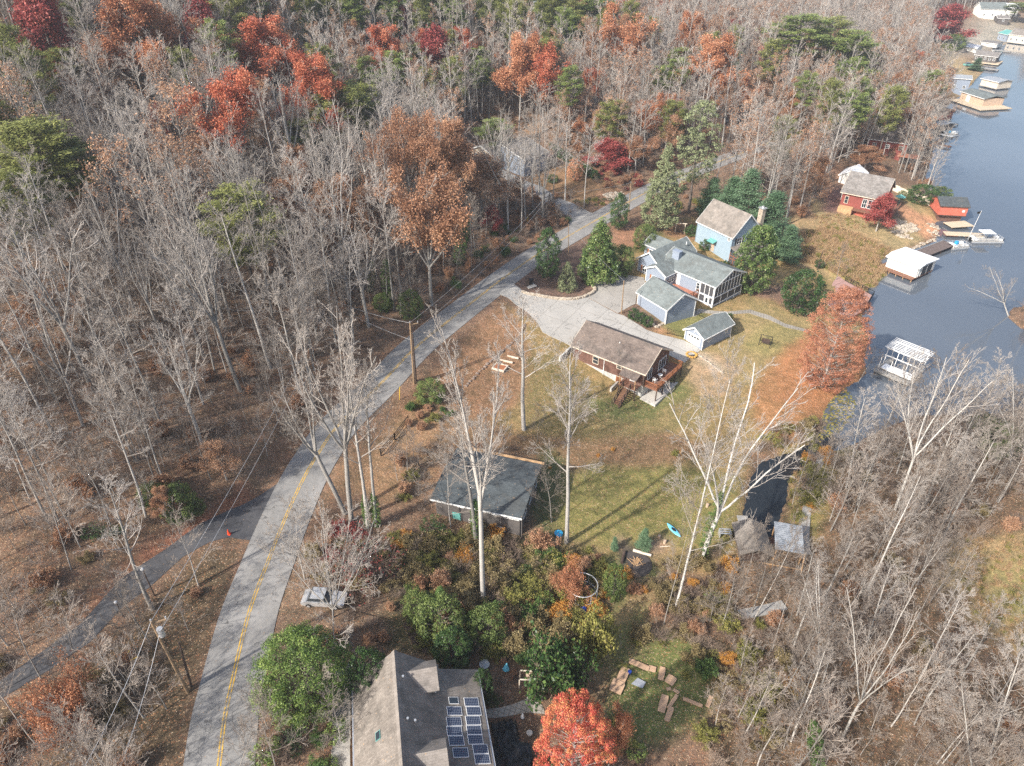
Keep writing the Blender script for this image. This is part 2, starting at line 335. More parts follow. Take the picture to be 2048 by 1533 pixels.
# ------------------------------------------------------------------ mesh building
class MB:
    def __init__(s): s.v = []; s.f = []
    def box(s, x0, x1, y0, y1, z0, z1):
        if x0 > x1: x0, x1 = x1, x0
        if y0 > y1: y0, y1 = y1, y0
        if z0 > z1: z0, z1 = z1, z0
        n = len(s.v)
        s.v += [(x0, y0, z0), (x1, y0, z0), (x1, y1, z0), (x0, y1, z0), (x0, y0, z1), (x1, y0, z1), (x1, y1, z1), (x0, y1, z1)]
        s.f += [(n, n + 3, n + 2, n + 1), (n + 4, n + 5, n + 6, n + 7), (n, n + 1, n + 5, n + 4), (n + 1, n + 2, n + 6, n + 5), (n + 2, n + 3, n + 7, n + 6), (n + 3, n, n + 4, n + 7)]
        return s
    def prism(s, poly, a, b, axis='x'):
        """extrude the 2-D outline poly from a to b along an axis (poly in the other two axes)"""
        n = len(s.v); k = len(poly)
        mk = {'x': lambda t, p: (t, p[0], p[1]), 'y': lambda t, p: (p[0], t, p[1]), 'z': lambda t, p: (p[0], p[1], t)}[axis]
        s.v += [mk(a, p) for p in poly] + [mk(b, p) for p in poly]
        s.f += [tuple(range(n, n + k))[::-1], tuple(range(n + k, n + 2 * k))]
        s.f += [(n + i, n + (i + 1) % k, n + k + (i + 1) % k, n + k + i) for i in range(k)]
        return s
    def tube(s, p0, p1, r0, r1=None, k=8, caps=True):
        r1 = r0 if r1 is None else r1
        p0 = Vector(p0); p1 = Vector(p1); d = (p1 - p0)
        if d.length < 1e-6: return s
        d.normalize(); a = d.orthogonal().normalized(); b = d.cross(a); n = len(s.v)
        for p, r in ((p0, r0), (p1, r1)):
            for i in range(k):
                t = 2 * math.pi * i / k; s.v.append(tuple(p + (a * math.cos(t) + b * math.sin(t)) * r))
        s.f += [(n + i, n + (i + 1) % k, n + k + (i + 1) % k, n + k + i) for i in range(k)]
        if caps: s.f += [tuple(range(n, n + k))[::-1], tuple(range(n + k, n + 2 * k))]
        return s
    def path(s, pts, r, k=6):
        for a, b in zip(pts, pts[1:]): s.tube(a, b, r, r, k)
        return s
    def ball(s, c, r, sq=(1, 1, 1), nu=8, nv=5, jit=0, rng=None):
        n = len(s.v); c = Vector(c); rows = []
        for j in range(nv + 1):
            ph = math.pi * j / nv
            for i in range(nu):
                t = 2 * math.pi * i / nu; q = 1 + (rng.uniform(-jit, jit) if rng else 0)
                s.v.append((c.x + r * sq[0] * q * math.sin(ph) * math.cos(t), c.y + r * sq[1] * q * math.sin(ph) * math.sin(t), c.z + r * sq[2] * q * math.cos(ph)))
        for j in range(nv):
            for i in range(nu):
                a = n + j * nu + i; b = n + j * nu + (i + 1) % nu
                s.f.append((a, a + nu, b + nu, b))
        return s
    def beam(s, p0, p1, w, h):
        p0 = Vector(p0); p1 = Vector(p1); d = (p1 - p0).normalized()
        side = d.cross(Vector((0, 0, 1)));  side = side.normalized() if side.length > .01 else Vector((1, 0, 0))
        up = side.cross(d); n = len(s.v)
        for p in (p0, p1):
            for a, b in ((-1, -1), (1, -1), (1, 1), (-1, 1)): s.v.append(tuple(p + side * a * w / 2 + up * b * h / 2))
        s.f += [(n, n + 1, n + 2, n + 3), (n + 7, n + 6, n + 5, n + 4)] + [(n + i, n + 4 + i, n + 4 + (i + 1) % 4, n + (i + 1) % 4) for i in range(4)]
        return s
    def mesh(s, name, m):
        me = bpy.data.meshes.new(name); me.from_pydata([tuple(q) for q in s.v], [], s.f)
        me.materials.append(m); me.update(); return me
def obj(name, data, parent=None, **props):
    o = bpy.data.objects.new(name, data); COL.objects.link(o)
    if parent is not None: o.parent = parent
    for k, v in props.items():
        if v: o[k] = v
    return o
SPLIT = {'post', 'leg', 'piling', 'seat', 'wheel', 'pontoon', 'gutter', 'ring', 'landing_post', 'armrest', 'headlight', 'vent', 'insulator', 'frame_post', 'skylight', 'bench_rack', 'steps'} - {'steps'}
def pieces(mb):
    f = list(range(len(mb.v)))
    def top(a):
        while f[a] != a: f[a] = f[f[a]]; a = f[a]
        return a
    for q in mb.f:
        for a in q[1:]: f[top(a)] = top(q[0])
    g = {}
    for q in mb.f: g.setdefault(top(q[0]), []).append(q)
    out = []
    for qs in g.values():
        n = MB(); mp = {}
        for q in qs:
            for a in q:
                if a not in mp: mp[a] = len(n.v); n.v.append(mb.v[a])
            n.f.append(tuple(mp[a] for a in q))
        out.append(n)
    return out
def part(name, mb, m, parent, label=None):
    if isinstance(m, str): m = M[m]
    if name in SPLIT and parent is not None:
        if name != 'ring':
            ps = pieces(mb)
            if len(ps) > 1:
                for p in ps: o = obj(name, p.mesh(name, m), parent, label=label)
                return o
    return obj(name, mb.mesh(name, m), parent, label=label)
def thing(name, label, cat, loc, ang=0, group=None):
    o = obj(name, None, None, label=label, category=cat, group=group)
    o.location = loc; o.rotation_euler = (0, 0, ang); return o
def single(name, mb, m, label, cat, loc=(0, 0, 0), ang=0, group=None):
    o = part(name, mb, m, None); o['label'] = label; o['category'] = cat
    if group: o['group'] = group
    o.location = loc; o.rotation_euler = (0, 0, ang); return o
def struct(name, me):
    o = obj(name, me); o['kind'] = 'structure'; return o
# ------------------------------------------------------------------ ground sheet
def zone_colours():
    ZX, ZY = GX, GY
    dep = ZY * TC - (HZ - HC) * TS
    ok = dep > 5; dep = np.where(ok, dep, 5)
    PX = 1024 + F * ZX / dep; PY = 766.5 - F * (ZY * TS + (HZ - HC) * TC) / dep
    n1 = smooth_noise(GX, GY, .35, 11); n2 = smooth_noise(GX, GY, .9, 12); n3 = smooth_noise(GX, GY, .16, 13); n4 = smooth_noise(GX, GY, 1.9, 14)
    jx = (n1 * 9 + n2 * 7 + n4 * 5) * 60 / np.maximum(dep, 30); jy = (n2 * 7 - n1 * 6 + n4 * 5) * 45 / np.maximum(dep, 30)
    A = PX + jx; B = PY + jy
    c = np.zeros(GX.shape + (4,)); c[...] = (.185, .12, .085, 1.0)      # leaf litter
    k = np.clip(n3 * .5 + .5, 0, 1)[..., None]
    c[..., :3] = c[..., :3] * (1 - .35 * k) + np.array((.25, .155, .10)) * .35 * k
    def z(poly, col, leaf, amt=1.0, jit=True):
        m = inside(A if jit else PX, B if jit else PY, poly) & ok
        c[m] = c[m] * (1 - amt) + np.array((*col, leaf)) * amt
    LAWN = (.30, .215, .10)
    # yards
    z([(1500,430),(1600,440),(1700,430),(1800,440),(1880,470),(1760,520),(1780,560),(1740,600),(1760,760),(1640,860),(1500,900),(1480,1090),(1440,1160),(1330,1120),(1180,1110),(1090,1060),(1085,950),(1000,880),(900,830),(780,830),(830,770),(900,715),(1000,600),(1090,660),(1300,700),(1280,600),(1200,560),(1230,470),(1300,440)], LAWN, .45)
    z([(780,830),(830,770),(900,715),(1000,600),(1040,640),(1060,700),(1040,800),(980,850),(900,860)], (.27,.155,.09), .6)
    z([(700,900),(860,800),(1000,850),(1040,900),(900,915),(860,960),(790,1010),(720,990),(650,1000)], (.29,.18,.105), .6)
    z([(1060,700),(1140,720),(1230,790),(1330,830),(1340,880),(1180,920),(1080,900),(1040,800)], (.215,.17,.075), .7)
    z([(1000,870),(1200,880),(1330,860),(1430,900),(1340,930),(1180,935),(1080,960)], (.21,.13,.075), .9, .9)
    z([(1100,960),(1190,930),(1350,930),(1480,950),(1470,1090),(1400,1100),(1200,1090),(1120,1080),(1085,1010)], (.225,.20,.07), .55)
    z([(1085,890),(1130,925),(1120,1040),(1075,1090),(1060,1000)], (.10,.11,.045), .5)
    z([(1170,790),(1250,825),(1350,770),(1420,700),(1440,760),(1400,860),(1300,860),(1200,840)], (.255,.20,.09), .5)
    z([(1180,800),(1240,800),(1350,760),(1380,780),(1300,840),(1190,835)], (.15,.17,.06), .5, .8)
    z([(1500,590),(1620,640),(1640,740),(1560,790),(1440,760),(1400,705),(1460,665)], (.33,.25,.12), .3)
    z([(1540,640),(1610,660),(1620,700),(1560,720),(1480,690)], (.30,.25,.105), .1, .8)
    z([(1380,715),(1440,700),(1480,740),(1440,790),(1400,800),(1370,760)], (.42,.29,.19), .2, .8)
    z([(1570,690),(1640,690),(1760,700),(1740,770),(1650,850),(1590,900),(1520,860),(1500,780),(1540,730)], (.37,.18,.085), .5, .85)
    z([(1570,700),(1640,650),(1740,700),(1720,770),(1640,830),(1550,800)], (.43,.20,.095), .6, .85)
    z([(1240,520),(1350,470),(1300,450),(1240,470),(1180,560)], (.115,.12,.05), .3)
    z([(1225,460),(1285,455),(1285,495),(1230,495)], (.36,.19,.12), .3)
    z([(1320,440),(1400,450),(1400,480),(1330,478)], (.28,.16,.09), .7)
    # mulch beds
    z([(1018,566),(1075,520),(1130,495),(1165,480),(1180,540),(1188,581),(1171,592),(1144,598),(1098,594),(1046,586)], (.16,.105,.085), .3, 1, False)
    z([(1248,632),(1272,607),(1330,650),(1325,672),(1293,661)], (.19,.125,.10), .3, 1, False)
    z([(1480,575),(1560,570),(1600,600),(1620,640),(1600,632),(1550,600),(1490,590)], (.25,.155,.115), .8)
    z([(1320,650),(1335,640),(1420,620),(1400,660),(1370,678),(1340,668)], (.24,.23,.085), .2)
    z([(1296,662),(1330,655),(1366,680),(1330,672)], (.42,.23,.12), .2)
    z([(1390,705),(1410,700),(1450,745),(1430,750)], (.45,.37,.29), .0)
    # straw field, neighbour yards
    z([(1540,420),(1640,440),(1720,450),(1790,500),(1760,520),(1775,555),(1740,590),(1660,560),(1570,520)], (.37,.26,.14), .5)
    z([(1640,520),(1760,540),(1740,585),(1660,560)], (.33,.27,.11), .2, .7)
    z([(1620,400),(1700,425),(1800,440),(1870,470),(1800,505),(1720,460),(1640,450)], (.37,.28,.15), .2)
    z([(1790,415),(1810,410),(1890,455),(1880,475),(1850,480)], (.55,.29,.17), 0)
    z([(1810,370),(1860,395),(1880,440),(1840,430),(1800,400)], (.33,.25,.13), .2)
    z([(1650,330),(1690,330),(1690,370),(1640,350)], (.42,.24,.16), .5)
    z([(1660,380),(1690,370),(1690,430),(1640,420)], (.24,.13,.115), .3)
    z([(1040,245),(1000,240),(960,245),(1000,262),(1060,270),(1085,255)], (.56,.34,.20), .4)
    z([(1070,330),(1180,330),(1260,370),(1230,400),(1160,415),(1100,390),(1060,370)], (.25,.15,.08), .6)
    z([(1195,385),(1250,380),(1245,400),(1200,410)], (.40,.22,.14), .2, .8)
    z([(1820,60),(1900,95),(1930,120),(1960,150),(1930,190),(1860,190),(1850,120),(1810,90)], (.44,.33,.19), .2)
    z([(1930,95),(1960,40),(2048,30),(2048,85),(1990,98),(1960,120)], (.42,.38,.32), .1)
    z([(1860,75),(1950,60),(1940,100),(1900,110)], (.48,.43,.38), 0)
    z([(1880,165),(1900,150),(1960,150),(1940,170),(1900,180)], (.50,.36,.16), 0)
    z([(1430,215),(1560,220),(1500,260),(1440,250)], (.26,.14,.10), .8)
    # red clay bank and road edges
    z([(170,1215),(240,1150),(330,1070),(430,1010),(500,965),(510,985),(430,1045),(330,1100),(250,1150),(190,1215)], (.28,.10,.06), .4, .9)
    z([(230,1290),(300,1200),(420,1100),(500,1090),(480,1180),(440,1300),(400,1533),(100,1533),(0,1420)], (.115,.082,.05), 1.0, .9)
    z([(420,1300),(480,1110),(508,1090),(500,1150),(450,1300),(400,1600),(360,1600)], (.27,.16,.12), 1.0, .9)
    z([(520,1100),(600,1100),(780,1150),(790,1260),(560,1260),(500,1230)], (.22,.15,.105), 1.0, .9)
    z([(540,880),(480,960),(560,880),(1000,520),(1010,540),(640,860),(560,950)], (.20,.105,.06), 1, .6)
    # lower undergrowth
    z([(790,1080),(1080,1070),(1200,1110),(1160,1330),(780,1300)], (.115,.105,.05), .9, .9)
    z([(1200,1110),(1330,1130),(1290,1250),(1240,1330),(1180,1400),(1180,1300),(1220,1200)], (.17,.185,.06), .7)
    z([(1240,1200),(1290,1150),(1320,1180),(1240,1260),(1200,1380),(1170,1400),(1190,1330)], (.32,.22,.12), .5, .9)
    z([(1240,1330),(1330,1260),(1450,1290),(1420,1430),(1300,1500),(1200,1460)], (.145,.16,.055), .8)
    z([(960,1400),(1060,1380),(1090,1440),(1060,1533),(960,1533)], (.16,.10,.07), .7)
    z([(1240,1095),(1270,1085),(1300,1110),(1300,1150),(1270,1165),(1245,1150),(1238,1120)], (.075,.065,.06), .1, 1)
    z([(1235,1065),(1260,1068),(1265,1090),(1240,1095)], (.27,.19,.14), .2)
    z([(1295,1070),(1340,1075),(1340,1100),(1300,1100)], (.32,.22,.16), .2)
    # right wood and marsh
    z([(1480,1100),(1700,900),(2100,850),(2300,1700),(1400,1700),(1440,1300)], (.165,.11,.07), 1, .9)
    z([(1900,1080),(2200,1050),(2300,1400),(2048,1330),(1960,1260),(1880,1180)], (.34,.245,.13), .2)
    z([(1960,1130),(2100,1120),(2200,1290),(2000,1230)], (.27,.245,.10), .1, .6)
    z([(1620,880),(1560,900),(1600,1080),(1640,1080),(1660,960),(1700,900)], (.25,.21,.075), .7)
    for _ in range(3):
        c[1:-1, 1:-1] = (c[1:-1, 1:-1] * 2 + c[:-2, 1:-1] + c[2:, 1:-1] + c[1:-1, :-2] + c[1:-1, 2:]) / 6
    return c
zc = zone_colours()
def build_ground():
    ny, nx = GX.shape; me = bpy.data.meshes.new('ground')
    v = np.stack([GX, GY, HZ], -1).reshape(-1, 3)
    i = np.arange(ny * nx).reshape(ny, nx)
    q = np.stack([i[:-1, :-1], i[:-1, 1:], i[1:, 1:], i[1:, :-1]], -1).reshape(-1, 4)
    me.vertices.add(len(v)); me.vertices.foreach_set('co', v.ravel().astype(np.float32))
    me.loops.add(q.size); me.loops.foreach_set('vertex_index', q.ravel().astype(np.int32))
    me.polygons.add(len(q)); me.polygons.foreach_set('loop_start', (np.arange(len(q)) * 4).astype(np.int32))
    me.update(calc_edges=True); me.shade_smooth()
    a = me.attributes.new('zone', 'FLOAT_COLOR', 'POINT'); a.data.foreach_set('color', zc.reshape(-1, 4).ravel().astype(np.float32))
    def f(m, nt, b):
        t = NT(nt); p = t.pos(); z = t.n('ShaderNodeAttribute', attribute_name='zone')
        n0 = t.noise(p, .09, 5, .6); n1 = t.noise(p, .7, 6, .65); n2 = t.noise(p, 3.2, 5, .7); n3 = t.noise(p, 9, 3, .6)
        c = z.outputs['Color']
        c = t.mix(c, t.ramp(n0, [(.3, (.72, .74, .72)), (.7, (1.22, 1.2, 1.15))]), .8, 'MULTIPLY')
        c = t.mix(c, t.ramp(n1, [(.34, (.66, .72, .66)), (.66, (1.28, 1.22, 1.2))]), .85, 'MULTIPLY')
        c = t.mix(c, t.ramp(n2, [(.34, (.58, .58, .58)), (.66, (1.35, 1.35, 1.35))]), .75, 'MULTIPLY')
        vo = t.n('ShaderNodeTexVoronoi'); vo.inputs['Scale'].default_value = 5.5; t.l(p, vo.inputs['Vector'])
        leafc = t.ramp(vo.outputs['Color'], [(.2, (.42, .22, .10)), (.45, (.32, .12, .06)), (.7, (.50, .34, .20)), (.95, (.60, .46, .33))])
        # the leaf colour takes a random channel of the cell
        sep = t.n('ShaderNodeSeparateColor'); t.l(vo.outputs['Color'], sep.inputs[0])
        near = t.math('LESS_THAN', vo.outputs['Distance'], .38)
        some = t.math('GREATER_THAN', sep.outputs[0], .52)
        patch = t.math('GREATER_THAN', t.math('ADD', n1, t.math('MULTIPLY', z.outputs['Alpha'], .42)), .70)
        lf = t.math('MULTIPLY', t.math('MULTIPLY', near, some), t.math('MULTIPLY', patch, .8))
        c = t.mix(c, leafc, lf)
        t.l(c, b.inputs['Base Color']); t.bump(b, t.math('ADD', n2, t.math('MULTIPLY', n3, .5)), .8, .25)
    me.materials.append(mat('ground_cover', (.2, .15, .1), .95, f))
    return struct('ground', me)
build_ground()
# water
def watern(m, nt, b):
    t = NT(nt); p = t.pos(); n = t.noise(p, 1.6, 3, .5); n0 = t.noise(p, .02, 3, .5)
    t.l(t.ramp(n0, [(.35, (.085, .10, .12)), (.65, (.12, .138, .16))]), b.inputs['Base Color'])
    b.inputs['Specular IOR Level'].default_value = .7
    t.bump(b, n, .22, .04)
mw = mat('lake_water', (.07, .10, .14), .06, watern)
wm = MB(); wm.v = [(-40, 30, 0), (2500, 30, 0), (2500, 1500, 0), (-40, 1500, 0)]; wm.f = [(0, 1, 2, 3)]
struct('water', wm.mesh('water', mw))
md = mat('creek_tannin_shade', (.02, .024, .028), .05, lambda m, nt, b: NT(nt).bump(b, NT(nt).noise(NT(nt).pos(), 1.6, 3, .5), .15, .03)); cm = MB()  # dark sheet over the lake water: tannin tint plus shade put into its colour
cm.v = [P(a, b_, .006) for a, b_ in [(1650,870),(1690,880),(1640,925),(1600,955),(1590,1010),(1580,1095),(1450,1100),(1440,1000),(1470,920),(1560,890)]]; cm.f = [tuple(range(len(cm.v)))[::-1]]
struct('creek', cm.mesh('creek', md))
# ------------------------------------------------------------------ roads and paved sheets
def asphalt(name, c0, c1, joints=None, leaf=.25):
    def f(m, nt, b):
        t = NT(nt); p = t.pos(); n0 = t.noise(p, .25, 5, .65); n1 = t.noise(p, 2.2, 5, .7); n2 = t.noise(p, 18, 3)
        k = t.math('ADD', t.math('MULTIPLY', n0, .5), t.math('ADD', t.math('MULTIPLY', n1, .3), t.math('MULTIPLY', n2, .2)))
        c = t.ramp(k, [(.36, c0), (.64, c1)])
        if joints:
            mp = t.n('ShaderNodeMapping'); mp.inputs['Rotation'].default_value = (0, 0, joints[0]); t.l(p, mp.inputs[0])
            br = t.n('ShaderNodeTexBrick', offset=0.0); br.inputs['Scale'].default_value = 1; br.inputs['Brick Width'].default_value = joints[1]
            br.inputs['Row Height'].default_value = joints[2]; br.inputs['Mortar Size'].default_value = .045; br.inputs['Mortar Smooth'].default_value = .3
            br.inputs['Color1'].default_value = (1, 1, 1, 1); br.inputs['Color2'].default_value = (.93, .93, .93, 1); br.inputs['Mortar'].default_value = (.58, .56, .53, 1)
            t.l(mp.outputs[0], br.inputs['Vector']); c = t.mix(c, br.outputs['Color'], 1.0, 'MULTIPLY')
        vo = t.n('ShaderNodeTexVoronoi'); vo.inputs['Scale'].default_value = 4.5; t.l(p, vo.inputs['Vector'])
        sep = t.n('ShaderNodeSeparateColor'); t.l(vo.outputs['Color'], sep.inputs[0])
        lf = t.math('MULTIPLY', t.math('LESS_THAN', vo.outputs['Distance'], .22), t.math('GREATER_THAN', sep.outputs[1], 1 - leaf))
        c = t.mix(c, (.36, .22, .12), t.math('MULTIPLY', lf, .7))
        ws = t.n('ShaderNodeTexVoronoi', feature='DISTANCE_TO_EDGE'); ws.inputs['Scale'].default_value = .16; wp = t.n('ShaderNodeVectorMath', operation='ADD'); nz = t.n('ShaderNodeTexNoise'); nz.inputs['Scale'].default_value = .5; t.l(p, nz.inputs['Vector'])
        sc_ = t.n('ShaderNodeVectorMath', operation='SCALE'); sc_.inputs['Scale'].default_value = 5; t.l(nz.outputs['Color'], sc_.inputs[0]); t.l(p, wp.inputs[0]); t.l(sc_.outputs[0], wp.inputs[1]); t.l(wp.outputs[0], ws.inputs['Vector'])
        c = t.mix(c, t.mix(c, (.03, .03, .03), .55), t.math('LESS_THAN', ws.outputs['Distance'], .006))
        t.l(c, b.inputs['Base Color']); t.bump(b, n2, .3, .02)
    return mat(name, c1, .9, f)
def drape(name, pts, m, lift=.06, step=.65, skirt=.35, H=None):
    """a paved sheet lying on the terrain, with a side skirt"""
    pts = [Vector((p[0], p[1])) for p in pts]; dense = []
    for a, b in zip(pts, pts[1:] + pts[:1]):
        k = max(1, int((b - a).length / step)); dense += [a.lerp(b, i / k) for i in range(k)]
    arr = np.array([(p.x, p.y) for p in dense])
    gx, gy = np.meshgrid(np.arange(arr[:, 0].min(), arr[:, 0].max(), step), np.arange(arr[:, 1].min(), arr[:, 1].max(), step))
    ins = inside(gx, gy, arr) & (dist_poly(gx, gy, arr) > step * .4)
    inner = [Vector((x, y)) for x, y in zip(gx[ins], gy[ins])]
    n = len(dense)
    v, e, f, *_ = delaunay_2d_cdt(dense + inner, [(i, (i + 1) % n) for i in range(n)], [list(range(n))], 1, 1e-4)
    z = Hsample([q.x for q in v], [q.y for q in v]) + lift
    verts = [(q.x, q.y, float(h)) for q, h in zip(v, z)]; faces = [tuple(q) for q in f]
    o = len(verts); zz = Hsample(arr[:, 0], arr[:, 1]) + lift
    for q, h in zip(arr, zz): verts += [(q[0], q[1], float(h)), (q[0], q[1], float(h) - skirt)]
    for i in range(n):
        j = (i + 1) % n; faces.append((o + 2 * i, o + 2 * i + 1, o + 2 * j + 1, o + 2 * j))
    me = bpy.data.meshes.new(name); me.from_pydata(verts, [], faces); me.materials.append(m); me.update(); return struct(name, me)
def ribbon(name, cl, off0, off1, m, lift, skirt=0.0):
    v = []; f = []; cl = np.array(cl); T = np.gradient(cl[:, :2], axis=0); T /= np.linalg.norm(T, axis=1)[:, None]; N = np.stack([T[:, 1], -T[:, 0]], 1)
    offs = np.linspace(off0, off1, 5 if abs(off1 - off0) > 2 else 2)
    for i in range(len(cl)):
        for o in offs:
            x, y = cl[i, :2] + N[i] * o; v.append((x, y, cl[i, 2] + lift - .004 * abs(o)))
    k = len(offs)
    for i in range(len(cl) - 1):
        for j in range(k - 1): f.append((i * k + j, i * k + j + 1, (i + 1) * k + j + 1, (i + 1) * k + j))
    if skirt:
        for j in (0, k - 1):
            n = len(v); v += [(v[i * k + j][0], v[i * k + j][1], v[i * k + j][2] - skirt) for i in range(len(cl))]
            f += [(i * k + j, (i + 1) * k + j, n + i + 1, n + i) for i in range(len(cl) - 1)]
    me = bpy.data.meshes.new(name); me.from_pydata(v, [], f); me.materials.append(m); me.update(); return struct(name, me)
rd = catmull(rc[::2], 6)
M['road'] = asphalt('road_asphalt', (.18, .175, .165), (.31, .30, .285), None, .12)
M['asphalt_dark'] = asphalt('drive_asphalt', (.05, .05, .055), (.105, .105, .11), None, .1)
M['road_side'] = asphalt('side_road_asphalt', (.26, .25, .235), (.38, .365, .34), None, .2)
M['concrete'] = asphalt('driveway_concrete', (.345, .33, .30), (.45, .43, .395), (rad(32), 4.6, 5.5), .05)
M['concrete_old'] = asphalt('driveway_concrete_old', (.29, .27, .24), (.41, .385, .345), None, .2)
M['path'] = asphalt('path_stone', (.26, .235, .20), (.44, .41, .36), (.3, .5, .5), .2)
ribbon('road', rd, -3.1, 3.1, M['road'], 0.03, .3)
def worn(m, nt, b):
    t = NT(nt); n = t.noise(t.pos(), 2.5, 4, .7)
    t.l(t.ramp(n, [(.42, (.30, .25, .17)), (.52, (.60, .37, .06))]), b.inputs['Base Color'])
M['line'] = mat('road_paint_yellow', (.58, .36, .06), .7, worn)
def mline():
    a = ribbon('road_markings', rd, -.20, -.07, M['line'], .045)
    b = ribbon('road_markings', rd, .07, .20, M['line'], .045)
mline()
def GP(pp): return [G(*p) for p in pp]
dl = drape('side_drive', GP([(604,935),(590,962),(520,1083),(492,1080),(460,1075),(420,1085),(365,1115),(300,1175),(245,1215),(180,1285),(100,1340),(0,1400),(-60,1440),(-60,1400),(0,1362),(90,1300),(165,1245),(240,1160),(330,1100),(400,1048),(480,1013),(555,968)]), M['asphalt_dark'], .05)
drape('side_road', GP([(1000,338),(1030,352),(1060,366),(1085,374),(1110,394),(1150,409),(1172,421),(1200,432),(1165,456),(1140,450),(1133,432),(1105,412),(1070,392),(1045,378),(1000,352)]), M['road_side'], .05)
drape('driveway', GP([(996,585),(1024,567),(1046,584),(1098,596),(1144,600),(1171,594),(1234,628),(1247,632),(1293,661),(1325,671),(1366,681),(1404,699),(1381,717),(1369,726),(1332,708),(1262,672),(1212,655),(1170,672),(1142,693),(1085,665),(1073,644),(1051,622),(1024,603),(1002,591)]), M['concrete'], .07)
drape('parking_pad', GP([(1173,594),(1191,581),(1185,571),(1158,556),(1203,561),(1240,548),(1288,556),(1290,566),(1273,592),(1271,608),(1236,627)]), M['concrete_old'], .05)
drape('path', GP([(1382,628),(1398,618),(1425,622),(1455,624),(1500,620),(1540,632),(1570,648),(1617,660),(1617,665),(1570,655),(1538,640),(1498,627),(1455,630),(1425,628),(1402,626),(1390,634)]), M['path'], .04, .8)
drape('patio', GP([(966,1420),(1000,1416),(1030,1408),(1060,1395),(1085,1412),(1090,1428),(1050,1426),(1000,1436),(970,1438)]), M['path'], .05, .8)
drape('parking_area', GP([(1440,222),(1560,218),(1545,245),(1500,258),(1455,252)]), M['asphalt_dark'], .1, 2)
drape('far_road', GP([(1740,70),(1800,50),(1850,42),(1855,52),(1820,66),(1790,85),(1770,100)]), M['road_side'], .12, 4)
